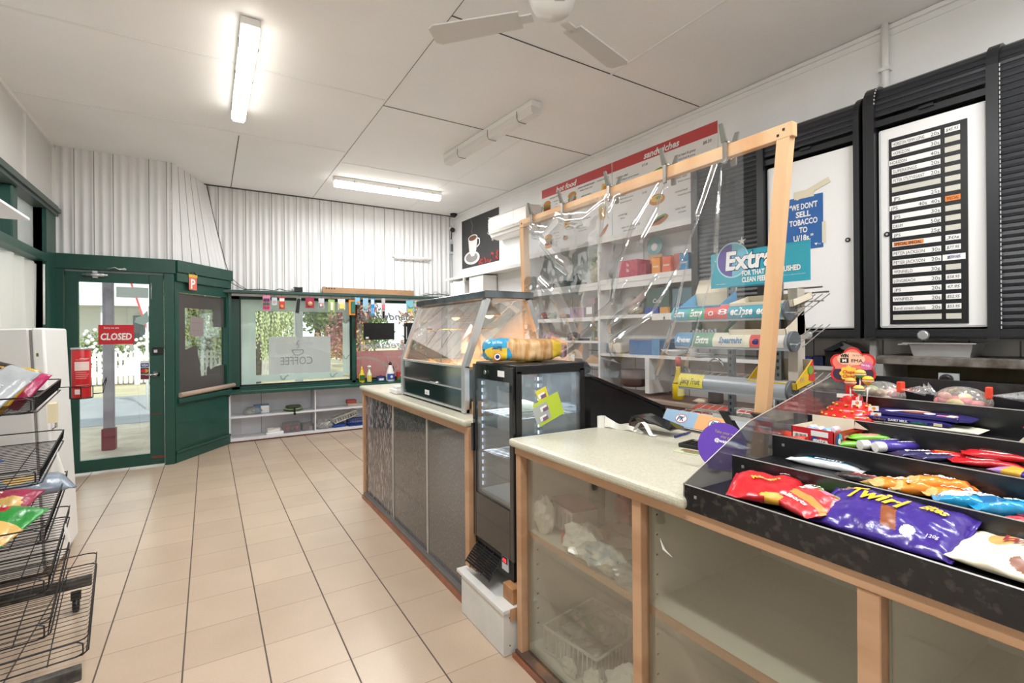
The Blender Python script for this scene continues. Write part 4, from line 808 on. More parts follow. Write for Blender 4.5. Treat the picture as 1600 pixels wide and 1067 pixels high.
# menu boards
M_mw = mat('menu_white', '#e9e8e6', .45); M_mr = mat('menu_red', '#c24a4c', .45); M_ink = mat('menu_ink', '#4b4645', .6)
FOOD = [mat('bun', '#c98a45', .6), mat('lettuce', '#7f9a4a', .6), mat('patty', '#5d3527', .6), mat('tomato', '#b5483a', .6), mat('cheese', '#e3b95a', .6), mat('crumb', '#b9794a', .6)]
def menu(s0, s1, title, tx, label, items, blocks):
    b = B(W_); b.box(s0, s1, 2.285, 3.105, 0, .008); b.box(s0, s1, 3.0, 3.1, .008, .009, 1)
    b.text(title, tx, 3.045, .085, w=.36 if len(title) < 9 else .40, mi=0, z=.0105, shear=.25, bold=.03)
    for (x, y, txt, sz) in blocks:
        for k, ln in enumerate(txt.split('|')): b.text(ln, x+(.03 if k else 0), y-k*.035, sz if k else sz*1.2, align='LEFT', mi=2, z=.0095, shear=.15, bold=.01)
    for (x, y, kind) in items:
        if kind == 'burger':
            disc(b, x, y+.055, .07, .04, .010, 3); disc(b, x, y+.02, .075, .018, .0105, 4); disc(b, x, y, .07, .016, .011, 6); disc(b, x, y-.02, .072, .014, .0115, 5); disc(b, x, y-.045, .068, .028, .010, 3)
        elif kind == 'roll':
            disc(b, x, y, .11, .035, .010, 8, .3); disc(b, x, y+.022, .09, .02, .0105, 4, .3); disc(b, x-.01, y+.01, .08, .012, .011, 5, .3)
        elif kind == 'bowl':
            disc(b, x, y, .09, .05, .010, 3); disc(b, x, y+.01, .07, .03, .0105, 7); disc(b, x+.02, y+.015, .03, .015, .011, 4)
        elif kind == 'chips':
            for k in range(7): ribbon(b, [(x-.03+k*.01, y-.06), (x-.05+k*.017, y+.06+.01*(k % 3))], .012, .010+.0002*k, 7)
            disc(b, x, y-.05, .03, .02, .0118, 7)
        elif kind == 'nugget': disc(b, x, y, .045, .028, .010, 8)
        elif kind == 'toast': b.f([b.v(x-.06, y-.04, .010), b.v(x+.05, y-.05, .010), b.v(x+.07, y+.05, .010), b.v(x-.04, y+.06, .010)], 7); b.f([b.v(x-.03, y-.015, .0105), b.v(x+.03, y-.02, .0105), b.v(x+.04, y+.03, .0105), b.v(x-.02, y+.035, .0105)], 3)
        elif kind == 'strip': ribbon(b, [(x-.06, y-.05), (x, y), (x+.06, y+.06)], [.03, .045, .02], .010, 8)
    return obj('menu_board', b, [M_mw, M_mr, M_ink]+FOOD, None, label, 'menu')
menu(2.40, 3.555, 'hot food', 2.85, 'white menu board headed hot food with burger pictures on the right wall', [(2.50, 2.86, 'burger'), (2.95, 2.86, 'burger'), (3.46, 2.86, 'toast'), (3.42, 2.62, 'chips'), (2.52, 2.46, 'burger'), (2.85, 2.62, 'toast'), (2.83, 2.46, 'nugget'), (3.44, 2.43, 'strip')],
 [(2.55, 2.97, 'hamburger with the lot', .02), (2.62, 2.92, 'beef patty|onion|cheese|bacon', .018), (3.05, 2.97, 'chicken schnitzel burger|lettuce, tomato, mayo', .022), (3.1, 2.87, 'steak sandwich|bacon cheese', .02), (3.35, 2.97, 'toasted sandwich', .02), (2.62, 2.55, 'fish & chips|dim sims|potato cakes|calamari', .018), (3.1, 2.62, 'chips and gravy', .02), (3.05, 2.5, 'battered savs', .02)])
menu(3.565, 4.735, 'sandwiches', 4.17, 'white menu board headed sandwiches with roll pictures on the right wall', [(4.1, 2.83, 'roll'), (4.12, 2.60, 'bowl'), (4.14, 2.40, 'roll')],
 [(3.62, 2.93, 'chicken salad|with lettuce carrot tomato|onion cheese mayonnaise', .024), (4.32, 2.93, 'roast beef & gravy|roast beef & gravy', .024), (4.6, 2.96, '$8.20', .03), (3.95, 2.96, '$7.50', .025), (3.64, 2.74, 'ham salad|with lettuce carrot|tomato beetroot', .022), (3.95, 2.70, '$7.50', .02), (3.64, 2.55, 'curried egg|lettuce', .022), (3.68, 2.42, 'salad roll - from $7.50|white wholemeal', .022), (4.32, 2.74, 'salami salad|lettuce tomato', .022), (4.32, 2.62, 'corned beef|mustard pickles', .022), (4.32, 2.47, 'roast beef|and salad', .022)])
# fixed shelving
t = thing('wall_shelving', 'white open shelving along the right wall behind the clear plastic screen', 'shelving', W_ @ T(3.8, 0, 0))
M_sh = mat('shelving_white', '#e2e0dd', .45, var=.04, scale=3)
def part(name, args, m=M_sh, **k):
    b = B(W_)
    for a in args: b.box(*a[:6], **k)
    return obj(name, b, m, t)
part('top_board', [(2.5, 5.2, 2.26, 2.285, .005, .30), (2.5, 5.2, 2.235, 2.285, .30, .315)])
part('top_board', [(.25, 2.5, 2.20, 2.22, .005, .25), (.25, 2.5, 2.185, 2.225, .25, .262)])
part('shelf', [(2.52, 3.655, 1.84, 1.87, .008, .305), (2.52, 3.655, 1.80, 1.855, .29, .30)])
part('shelf', [(3.68, 5.3, 1.84, 1.885, .008, .305), (3.68, 5.3, 1.79, 1.84, .28, .30)])
part('shelf', [(2.52, 3.655, 1.50, 1.54, .008, .305)]); part('shelf', [(3.68, 5.3, 1.515, 1.545, .008, .305)])
part('shelf', [(2.52, 3.655, 1.285, 1.305, .008, .305)]); part('shelf', [(3.68, 5.35, 1.165, 1.19, .008, .305)])
part('shelf', [(3.2, 3.655, 1.06, 1.08, .008, .305)]); part('shelf', [(5.36, 5.86, 1.135, 1.16, .008, .16)])
part('shelf', [(1.9, 3.655, .88, .905, .008, .305)])
part('divider', [(3.655, 3.68, .3, 2.26, .008, .31)]); part('divider', [(2.50, 2.52, .3, 2.26, .008, .30)]); part('divider', [(3.18, 3.20, 1.08, 1.285, .008, .30)]); part('divider', [(4.225, 4.27, .862, 1.165, .008, .31)])
part('divider', [(5.33, 5.355, .862, 1.5, .008, .31)])
part('back_panel', [(2.52, 3.655, .905, 2.26, .003, .008)], mat('shelf_back_white', '#e6e6e6', .5)); part('back_panel', [(3.68, 5.33, 1.19, 2.26, .003, .008)], mat('shelf_back_white', '#e6e6e6'))
part('batten', [(3.96, 3.966, 1.545, 2.26, .008, .012), (2.95, 2.956, 1.87, 2.26, .008, .012), (2.94, 2.946, 1.54, 1.80, .008, .012)], mat('joint_grey', '#b9b4ae', .7))
part('panel', [(1.0, 1.38, 1.85, 2.18, .02, .24)], M_white)
part('panel', [(.40, .86, 1.70, 2.15, .02, .24)], M_white)
part('lower_cupboard', [(1.9, 3.65, .05, .88, .01, .28)], mat('cupboard_beige', '#cfc6bd', .6))
obj('wall_bracket', (lambda b: (b.box(.42, .95, 2.19, 2.20, .24, .262), b.box(.86, .90, 2.12, 2.20, .24, .27), b)[-1])(B(W_)), mat('putty', '#cfcdc2', .6), t)
# the things standing on those shelves
SG = 'small goods on the wall shelving'
def wbox(name, s0, s1, z, h, o0, o1, m, label, cat='box', print_=None, bev=.002):
    b = B(W_); b.box(s0, s1, z, z+h, o0, o1, 0, bev)
    if print_: print_(b, s0, s1, z, z+h, o1)
    return obj(name, b, m, None, label, cat, SG)
wpk = mat('print_white', '#ece6e2', .5)
def words(tx, sz=.03, y=.5, **k): return lambda b, s0, s1, z0, z1, o: b.text(tx, (s0+s1)/2, z0+(z1-z0)*y, sz, mi=1, z=o+.001, **k)
wbox('snack_carton', 3.91, 4.13, 1.886, .15, .12, .29, [mat('raspberry', '#b8324c', .5), wpk], 'raspberry red carton on the top right shelf, left end', print_=words('la\nla', .05, .75))
wbox('snack_carton', 4.13, 4.21, 1.886, .10, .12, .27, [mat('raspberry_dark', '#a03048', .5), wpk], 'lower dark red carton against the raspberry one on the top right shelf')
for (s, c, lb) in ((4.29, '#e8963a', 'orange yellow'), (4.40, '#dc6538', 'orange red'), (4.57, '#2f87ba', 'blue')):
    wbox('snack_carton', s, s+.085, 1.886, .13, .16, .29, [mat('ct_'+c, c, .5), wpk, M_dark], lb + ' open topped display carton on the top right shelf', print_=lambda b, s0, s1, z0, z1, o: (b.text('mentos' if s0 < 4.5 else 'mint', (s0+s1)/2, z0+.06, .025, w=.06, mi=1, z=o+.001, shear=.2, bold=.03), b.box(s0+.01, s1-.01, z1, z1+.006, o-.11, o-.02, 2)))
wbox('snack_carton', 4.49, 4.56, 1.886, .145, .12, .26, [mat('ct_brick', '#b5503e', .5), wpk], 'brick red carton between the orange and blue ones on the top right shelf')
b = B(W_); disc(b, 0, 0, .001, .001, 0, 0); b.bm.free(); b = B(W_ @ T(4.17, 2.16, .10)); b.lathe([(.085, 0), (.085, .01)], 24, (0, 0, 0)); b.lathe([(.035, .0101), (.035, .012)], 20, (0, -.01, 0), 1); b.box(-.07, .09, -.26, -.08, 0, .02, 2, .008); obj('hanging_pack', b, [mat('aqua_card', '#8ab4b8', .6), M_mw, mat('peach_pack', '#d8ad86', .6)], None, 'aqua round card over a peach pack leaning at the back of the top right shelf', 'pack')
def lump(name, s, z, o, r, c, label, cat, sz=(1, .6, .8), seed=0):
    P = W_ @ Vector((s, z, o)); return crumple(name, P.x, P.y, P.z, r, mat('lump_'+c, c, .6, var=.2, scale=20), label, cat, (sz[0], sz[0], sz[1]), seed, SG, n=8)
wbox('tin', 2.66, 2.74, 1.871, .045, .15, .25, [mat('tin_grey', '#6a6866', .4, metal=.5)], 'low grey tin, left of three on the top left shelf', 'tin')
wbox('tin', 2.76, 2.90, 1.871, .055, .12, .26, [mat('tin_grey', '#6a6866')], 'wide grey tin, middle of three on the top left shelf', 'tin')
wbox('tin', 2.93, 3.10, 1.871, .07, .10, .26, [mat('tin_grey2', '#7c7876', .4, metal=.4)], 'taller grey tin, right of three on the top left shelf', 'tin')
wbox('black_tray', 3.14, 3.30, 1.871, .04, .12, .26, [M_black], 'small black tray on the top left shelf', 'tray')
b = B(W_ @ T(3.27, 1.912, .2) @ Rz(.5)); b.box(-.04, .03, 0, .09, -.03, .03, bev=.01); b.box(.03, .05, .0, .07, -.02, .02, 1, .004); obj('stapler', b, [mat('slate', '#4a5668', .4), M_white], None, 'slate grey gadget propped on the small black tray', 'gadget')
lump('ornament', 3.52, 1.871, .18, .07, '#b9b49a', 'cream and green flowery ornament on the top left shelf, lower part', 'ornament', (1, 1.5), 3)
b = B(W_); r7 = random.Random(9)
for k in range(26):
    b.ball((3.53+r7.uniform(-.07, .06), 1.90+.012*k, .18+r7.uniform(-.05, .05)), r7.uniform(.018, .032), 6, 5, k % 3)
obj('flower_spray', b, [mat('fl_green', '#9aa886', .7), mat('fl_cream', '#d8d0b8', .7), mat('fl_rust', '#a08074', .7)], None, 'tall spray of cream and green flowers at the right of the top left shelf', 'flowers')
# second shelves
for i, (s, h, c, lb, sz) in enumerate(((2.66, .06, '#8a4a44', 'maroon bundle at the left of the second left shelf', (1.1, .7)), (2.78, .05, '#9bb09a', 'sage green bundle on the second left shelf', (1, .6)), (3.0, .05, '#c49a90', 'dusty pink bundle on the second left shelf', (1.2, .5)), (3.25, .05, '#a8927c', 'tan bundle in the middle of the second left shelf', (1.5, .6)))):
    lump('bundle', s, 1.541, .17, h, c, lb, 'bundle', sz, i)
wbox('gift_pack', 3.20, 3.42, 1.541, .10, .08, .27, [mat('mauve_pack', '#a58aa8', .5), wpk, mat('mauve_dark', '#7d5f86', .5)], 'mauve gift pack on the second left shelf', print_=lambda b, s0, s1, z0, z1, o: disc(b, s0+.07, z0+.05, .03, .03, o+.001, 2))
wbox('speaker_box', 3.43, 3.56, 1.541, .13, .10, .27, [mat('box_taupe', '#8c7f80', .5), wpk], 'taupe box with a white front on the second left shelf', print_=lambda b, s0, s1, z0, z1, o: b.box(s0+.02, s1-.03, z0+.03, z1-.03, o, o+.002, 1))
wbox('small_box', 3.42, 3.52, 1.673, .06, .12, .22, [mat('box_rose', '#a78a88', .5)], 'small rose box stacked on the taupe box')
# third row left
for i, (s, z, c, lb) in enumerate(((2.60, 1.306, '#b79ac0', 'lilac bundle at the left of the third left shelf'), (2.78, 1.306, '#c08ab0', 'pink lilac bundle on the third left shelf behind the bread'), (3.15, 1.306, '#6a5a58', 'brown black bundle on the third left shelf'))): lump('bundle', s, z, .18, .055, c, lb, 'bundle', (1.2, .8), i+8)
wbox('label_roll', 2.98, 3.10, 1.306, .03, .12, .22, [M_mw], 'white flat pack on the third left shelf')
wbox('remote', 3.20, 3.38, 1.306, .022, .16, .22, [M_dark], 'dark remote on the third left shelf', 'remote')
b = B(W_ @ T(3.46, 1.306, .17)); b.lathe([(.02, 0), (.022, .08), (.01, .10)], 10, axis='y') if False else b.box(-.02, .02, 0, .10, -.02, .02, 0, .006); b.ball((0, .12, 0), .022, 8, 6, 1); b.ball((.045, .02, 0), .03, 8, 6, 2, (1, .7, 1)); obj('figurine', b, [mat('olive_fig', '#7c8460', .6), mat('fig_gold', '#c0a850', .6), mat('fig_tan', '#c0946a', .6)], None, 'olive and gold figurine on the third left shelf', 'figurine')
b = B(W_ @ T(3.57, 1.306, .17)); b.box(-.025, .025, 0, .11, -.02, .02, 0, .008); b.M = b.M @ T(.02, .13, 0) @ Rz(.6); b.box(-.05, .05, -.03, .03, -.03, .03, 0, .015); obj('grey_ornament', b, mat('fig_grey', '#6c6a6e', .5), None, 'dark grey mushroom shaped ornament on the third left shelf', 'ornament')
# lower left
for i, (s, w2, h, c, lb) in enumerate(((3.28, .07, .05, '#c9a4b8', 'pink lilac bottle'), (3.36, .05, .07, '#8aa8b8', 'teal blue bottle'), (3.44, .05, .08, '#c890a4', 'rose bottle'))):
    wbox('lotion_bottle', s-.4, s-.4+w2, 1.20-.07, h*1.6, .2, .26, [mat('lot_'+c, c, .4)], lb + ' on the narrow lower left shelf behind the bread', 'bottle')
part('shelf', [(2.52, 3.18, 1.115, 1.13, .008, .305)])
b = B(W_ @ T(3.5, 1.081, .16)); b.prism([(-.13, 0), (.12, 0), (.07, .06), (-.02, .085)], -.08, .08); obj('napkin_pack', b, mat('tan_pack', '#c09a78', .7), None, 'tan folded pack on the narrow shelf right of the bread', 'pack')
wbox('peach_tray', 3.32, 3.62, .906, .05, .1, .28, [mat('peach_tray', '#cf9c90', .6)], 'peach tray on the lowest left shelf', 'tray')
# right bay second shelf
b = B(W_ @ T(3.95, 1.546, .16)); b.lathe([(.075, 0), (.09, .05), (.085, .12), (.05, .19), (.0001, .20)], 18, axis='y') if False else b.ball((0, .09, 0), .09, 14, 10, 0, (1, 1, .8)); obj('round_pot', b, mat('stone_pot', '#a8a19a', .7, var=.2), None, 'round stone grey pot at the left of the second right shelf', 'pot')
b = B(W_); b.M = W_ @ T(4.0, 1.585, .20) @ Rz(.58); b.box(0, .38, 0, .07, -.035, .035, 0, .02, 2); b.box(.36, .41, -.02, .09, -.04, .04, 1, .02, 2); obj('rolling_pin_pack', b, [mat('dusty_tube', '#b89c98', .5), mat('dusty_red', '#a85658', .5)], None, 'dusty pink tube with a red end leaning on the second right shelf', 'tube')
wbox('dark_carton', 4.20, 4.44, 1.546, .22, .08, .26, [mat('forest', '#3f5a50', .5), wpk], 'forest green carton on the second right shelf', print_=words('Cafe', .05, .5, shear=.2))
wbox('dark_carton', 4.46, 4.75, 1.546, .20, .06, .24, [mat('teal_grey', '#5d7c86', .5), wpk], 'teal grey carton right of the green one on the second right shelf')
lump('bundle', 4.08, 1.546, .25, .05, '#c7b9a6', 'cream scrunched bundle at the foot of the leaning tube', 'bundle', (1.2, .8), 21)
wbox('battery_pack', 4.22, 4.36, 1.546, .055, .265, .30, [mat('royal', '#3550a0', .4)], 'royal blue flat pack at the front of the second right shelf', 'pack'); wbox('battery_pack', 4.38, 4.46, 1.546, .05, .265, .30, [mat('amber', '#d89a4a', .4)], 'amber flat pack beside the royal blue one', 'pack')
wbox('battery_pack', 4.52, 4.68, 1.546, .07, .25, .30, [mat('indigo', '#474f7c', .4)], 'indigo flat pack at the right of the second right shelf', 'pack')
for k in range(3):
    b = B(W_); b.box(4.30+k*.14, 4.42+k*.14, 1.49, 1.535, .305, .307); obj('price_ticket', b, mat('ticket', '#e9e4dc', .6), t)
# right bay third shelf (z 1.19)
wbox('storage_tub', 4.02, 4.36, 1.191, .13, .06, .28, [mat('tub_bl', '#3a69a0', .4), mat('tub_bl2', '#5d8fb8', .4)], 'blue plastic tub on the lower right shelf', 'tub', print_=lambda b, s0, s1, z0, z1, o: b.box(s1-.08, s1, z0+.0, z1+.01, o-.2, o+.003, 1))
b = B(W_); b.box(4.02, 4.34, 1.322, 1.328, .06, .27); obj('wooden_board', b, M_oak, None, 'thin wooden board lying on top of the blue tub', 'board')
b = B(W_ @ T(3.80, 1.191, .18)); b.box(-.08, .08, 0, .10, -.07, .07, 0, .02, 2); obj('cream_jar', b, mat('cream_pack', '#dcd2c2', .5), None, 'cream pack at the left of the lower right shelf', 'pack')
b = B(); P = W_ @ Vector((4.47, 1.191, .22)); b.lathe([(.05, 0), (.10, .035), (.115, .055), (.10, .04), (.0001, .01)], 24, P); obj('white_bowl', b, M_white, None, 'shallow white bowl on the lower right shelf', 'bowl')
b = B(); P = W_ @ Vector((4.62, 1.191, .18)); b.lathe([(.04, 0), (.04, .14)], 16, P); obj('white_cup', b, M_white, None, 'white cup behind the shallow bowl on the lower right shelf', 'cup')
b = B(); P = W_ @ Vector((4.75, 1.191, .24))
for k in range(3): b.lathe([(.06, .012*k), (.09, .012*k+.01), (.0001, .012*k+.004)], 20, P)
obj('saucer_stack', b, M_mw, None, 'pile of white saucers right of the white cup', 'saucers')
# bench below with kettle, pan
b = B(W_); b.box(3.70, 5.5, .80, .84, .01, .56, 0); b.box(3.66, 5.5, .83, .86, .50, .57, 1, .004); obj('side_bench', b, [mat('brown_bench', '#6f5346', .35), mat('bench_trim', '#a38f82', .4)], None, 'brown bench top with a pale metal edge behind the gum rack', 'bench')
t = thing('bench_cupboard', 'dark green timber frame with cream panels under the brown bench', 'cupboard', W_ @ T(4.6, 0, .3))
b = B(W_)
for s in (3.72, 4.42, 4.95, 5.45): b.box(s, s+.07, 0, .80, .46, .52)
b.box(3.72, 5.5, .70, .80, .46, .52); b.box(3.72, 5.5, 0, .08, .46, .52); obj('frame', b, M_green, t)
b = B(W_); b.box(3.75, 5.5, .08, .70, .44, .455); obj('panel', b, mat('peach_cream', '#ecd3c0', .6), t)
t = bottle(0, 0, 'yellow trigger spray bottle with a red head on the brown bench', ([(.0001, 0), (.045, 0), (.045, .12), (.03, .16), (.018, .22), (.018, .26)], [(.02, .26), (.024, .31), (.02, .33)], (.045, .03, .1)), [M_ylw, mat('spray_red', '#d0605a', .4), mat('lbl_y', '#e0d890', .4)], 'bottle', z=0)
t.matrix_world = T(*(W_ @ Vector((4.62, .86, .38))))
b = B(); P = W_ @ Vector((4.92, .86, .34)); 
b.lathe([(.05, 0), (.055, .02), (.05, .18), (.03, .22)], 16, P, 0); b.tube([P+Vector((0, .06*math.cos(a), .27+.06*math.sin(a))) for a in [PI*i/8 for i in range(9)]], .008, 6, 1); b.lathe([(.07, 0), (.03, .02)], 16, P+Vector((0, .12, 0)), 2); obj('bench_canister', b, [mat('smoke', '#57504c', .4), M_chrome, mat('cream_lid', '#d8c7b0', .5)], None, 'dark canister with a chrome loop handle on the brown bench', 'canister')
b = B(); P = W_ @ Vector((4.05, .905, .25)); b.lathe([(.09, 0), (.12, .02), (.125, .15), (.12, .15), (.11, .03), (.0001, .02)], 20, P); obj('saucepan', b, mat('pan_brown', '#5c4640', .5), None, 'deep brown pan behind the plastic screen right of the shelf divider', 'pan')
# shelf at the right of the rack: blue boxes
wbox('blue_carton', 5.42, 5.50, 1.161, .055, .05, .15, [mat('carton_navy', '#1f3f98', .4), wpk], 'navy blue carton on the small shelf under the black cabinet', print_=words('Band', .02, .7))
wbox('blue_carton', 5.51, 5.57, 1.161, .065, .05, .15, [mat('carton_dark_navy', '#16234c', .4), wpk], 'darker navy carton beside the blue one on the small shelf')
b = B(W_); b.box(5.58, 5.80, 1.161, 1.26, .03, .15, 0, .004); b.M = W_ @ T(5.62, 1.262, .09) @ Rz(.5); b.box(-.05, .07, 0, .03, -.03, .03, 1); b.M = W_ @ T(5.70, 1.262, .09) @ Rz(-.4); b.box(-.05, .06, 0, .04, -.03, .03, 2); obj('organiser', b, [M_black, mat('slate', '#4a5668'), M_mw], None, 'black organiser box of papers on the small shelf under the cabinet', 'organiser')
# ================================================================ BLACK CABINETS
M_cab = mat('cabinet_black', '#1c1d20', .35, spec=.5); M_slat = mat('shutter_black', '#202227', .32)
def prof(o, z0, z1, r=.13): 
    """front profile in (off, z)"""
    p = [(.02, z0), (o, z0)]
    for k in range(7): a = PI/2*k/6; p.append((o-r+r*math.cos(a), z1-r+r*math.sin(a)))
    return p+[(.02, z1)]
CABF = Fr((0,0,1), (0,1,0), (-1,0,0))         # x->off, y->z, z-> -s
def cabinet(s0, s1, sm, closed_side, z0, z1, o, label):
    t = thing('cigarette_cabinet', label, 'cabinet', W_ @ T((s0+s1)/2, z0, 0))
    for (a, c) in ((s0, s0+.055), (s1-.03, s1), (sm-.022, sm+.022)):
        b = B(W_ @ CABF); b.prism(prof(o+.01, z0, z1), -c, -a); obj('side_frame', b, M_cab, t)
    b = B(W_); b.box(s0, s1, z0, z0+.05, .02, o+.005, 0, .004); b.box(s0, s1, z0+.012, z0+.03, o+.005, o+.012); obj('bottom_rail', b, M_cab, t)
    b = B(W_); b.box(s0, s1, z0+.05, z1-.02, .02, .04); b.box(s0, s1, z0+.03, z0+.05, .02, .2); obj('back', b, M_black, t)
    bays = ((s0+.055, sm-.022, closed_side == 'L'), (sm+.022, s1-.03, closed_side == 'R'))
    for (a, c, closed) in bays:
        b = B(W_ @ CABF); pp = prof(o-.008, z0+.05, z1-.012, .125)[1:-1]
        # slats down the profile
        path = [Vector((p[0], p[1])) for p in pp]; tot = [0]
        for i in range(1, len(path)): tot.append(tot[-1]+(path[i]-path[i-1]).length)
        n = int(tot[-1]/.033)
        def at_(d):
            for i in range(1, len(tot)):
                if d <= tot[i] or i == len(tot)-1:
                    f = (d-tot[i-1])/(tot[i]-tot[i-1]); return path[i-1].lerp(path[i], f)
        for k in range(n):
            d0, d1 = tot[-1]*k/n, tot[-1]*(k+1)/n; zc = at_(d0).y
            if not closed and zc < z1-.23: continue
            p, q = at_(d0), at_(d1); e = (q-p).normalized(); nn = Vector((e.y, -e.x)); p1 = p+e*.003; m_ = p.lerp(q, .5)+nn*.0028
            b.prism([tuple(p1-nn*.006), tuple(p1), tuple(m_), tuple(q), tuple(q-nn*.006)], -c, -a)
        rs = obj('roller_shutter', b, M_slat, t)
        if not closed:
            b = B(W_); b.box(a, c, z1-.26, z1-.225, .2, o-.01); b.box((a+c)/2-.03, (a+c)/2+.03, z1-.235, z1-.222, o-.01, o+.004); obj('shutter_handle', b, M_cab, rs)
            b = B(W_); b.box(a+.008, c-.004, z0+.06, z1-.28, o-.045, o-.033, 0, .01, 2); cdr = obj('cabinet_door', b, mat('door_white', '#f0efed', .35), t)
            kx = a+.045 if closed_side == 'R' else c-.045
            b = B(W_); b.lathe([(.014, o-.033), (.014, o-.028)], 16, (kx, 1.93, 0)); b.lathe([(.006, o-.028), (.006, o-.026)], 10, (kx, 1.93, 0), 1); dd = obj('door_lock', b, [M_black, M_steel], cdr)
    b = B(W_); b.lathe([(.028, o+.012), (.02, o+.02)], 14, ((sm+.022+s1)/2 if closed_side == 'L' else (s0+sm)/2, z0+.018, 0)); obj('bottom_latch', b, M_steel, t)
    b = B(W_ @ CABF)
    xx = -(s0+.055+.0) if closed_side == 'R' else -(sm+.022)
    pr_ = prof(o+.011, z0+.05, z1+.001)[1:-1]
    for i in range(60):
        # white stitch-like edge brush
        d = i/60*1.32; zc = z0+.05+d
        if zc < z1-.13 and closed_side == 'R': b.box(o+.0105, o+.012, zc, zc+.014, -(sm+.03), -(sm+.026))
    if closed_side == 'R': obj('edge_brush', b, mat('brush_grey', '#b9bab8', .6), t); b = B(W_ @ CABF)
    for i in range(10):
        a = PI/2*i/10; b.box(o-.13+.141*math.cos(a)-.004, o-.13+.141*math.cos(a)+.004, z1-.13+.141*math.sin(a)-.004, z1-.13+.141*math.sin(a)+.004, xx-.004, xx)
    obj('edge_brush', b, mat('brush_grey', '#b9bab8', .6), t)
    return t
cabinet(4.74, 5.865, 5.28, 'L', 1.345, 2.765, .36, 'black roller shutter cabinet with a white door and blue tobacco notice')
cabinet(5.885, 7.20, 6.425, 'R', 1.345, 2.80, .36, 'black roller shutter cabinet with the tobacco price board on its white door')
# notice
b = B(W_); b.box(5.43, 5.655, 1.91, 2.245, .328, .331); 
for k, (ln, w2) in enumerate((("“WE DON'T", .17), ('SELL', .09), ('TOBACCO', .17), ('TO', .05), ('U/18s.”', .12))): b.text(ln, 5.54, 2.185-k*.05, .05, w=w2, mi=1, z=.3325, bold=.03)
b.prism([(5.615, 1.925), (5.605, 1.94), (5.625, 1.94)], .331, .332, 1); b.text('VIC', 5.635, 1.932, .013, mi=1, z=.3325)
for (x, y, w2, h2, a) in ((5.545, 2.26, .12, .05, .2), (5.66, 2.0, .02, .13, 0), (5.435, 1.93, .03, .05, 0)):
    b.box(x-w2/2, x+w2/2, y-h2/2, y+h2/2, .3315, .3322, 2)
b.M = W_ @ T(5.6, 2.28, 0) @ Rz(.35); b.box(-.11, .10, -.015, .02, .331, .3318, 2)
obj('tobacco_notice', b, [mat('notice_blue', '#1f5fa4', .4), M_white, mat('masking_tape', '#e0d6bc', .7)], None, "blue notice saying WE DON'T SELL TOBACCO TO U/18s taped on the white cabinet door", 'notice')
# price board
b = B(W_); b.box(5.998, 6.327, 1.425, 2.457, .328, .334)
rows = [('HORIZON 93MM LONG', '20s', '$45.95'), ('HORIZON', '30s', ''), ('HORIZON', '40s', ''), ('SUPERKINGS', '20s', ''), ('PETER STUYVESANT', '20s', ''), ('', '', ''), ('JPS', '25s', ''), ('JPS', '40s  40s', 'SPECIAL'), ('JPS', '30s', ''), ('DRUM', '50g', ''), ('JPS', '25g', ''), ('*SPECIAL SPECIAL', '', '30s'), ('PETER JACKSON', '30s', '$77.95'), ('PETER JACKSON', '20s', '$59.95'), ('WINFIELD', '30g', ''), ('LONGBEACH', '20s', '$58.95'), ('JPS', '20s', '47.95'), ('WINFIELD', '20s', '$52.95'), ('Bond street classic', '20s', '$53.95'), ('', '', '')]
for k, (nm, q, pr) in enumerate(rows):
    z = 2.423-k*.0505; dx = -.012 if k in (2, 7) else 0
    b.box(6.012+dx, 6.222, z-.015, z+.013, .334, .3365, 1 if k not in (5, 19) else 3)
    if nm.startswith('*'):
        b.box(6.018, 6.15, z-.012, z+.010, .3365, .337, 2); b.text(nm[1:], 6.022, z-.001, .02, w=.12, align='LEFT', mi=4, z=.3378, bold=.02)
    elif nm: b.text(nm, 6.018+dx, z-.002, .024, align='LEFT', mi=4, z=.3372, w=min(.138, .0105*len(nm)))
    if q: b.text(q, 6.218, z-.002, .027, align='RIGHT', mi=4, z=.3372)
    b.box(6.24, 6.30, z-.015, z+.013, .334, .3365, 3 if not pr else (2 if pr == 'SPECIAL' else 1))
    if pr: b.text(pr, 6.27, z-.001, .021, mi=4, z=.3375, w=.05, shear=.2)
b.box(6.228, 6.318, 2.423-13*.0505-.017, 2.423-13*.0505+.014, .3365, .337, 1); b.text('$59.95', 6.275, 2.423-13*.0505, .022, mi=5, z=.3377, w=.05, shear=.2)
obj('price_board', b, [M_black, mat('strip_white', '#f0efec', .4), mat('special_orange', '#e8863c', .5), mat('strip_empty', '#c9c7bb', .4), mat('board_ink', '#2a2a2c', .6), mat('pen_blue', '#2f4a9a', .6)], None, 'black price board of tobacco brands in white slots on the right cabinet door', 'price board')
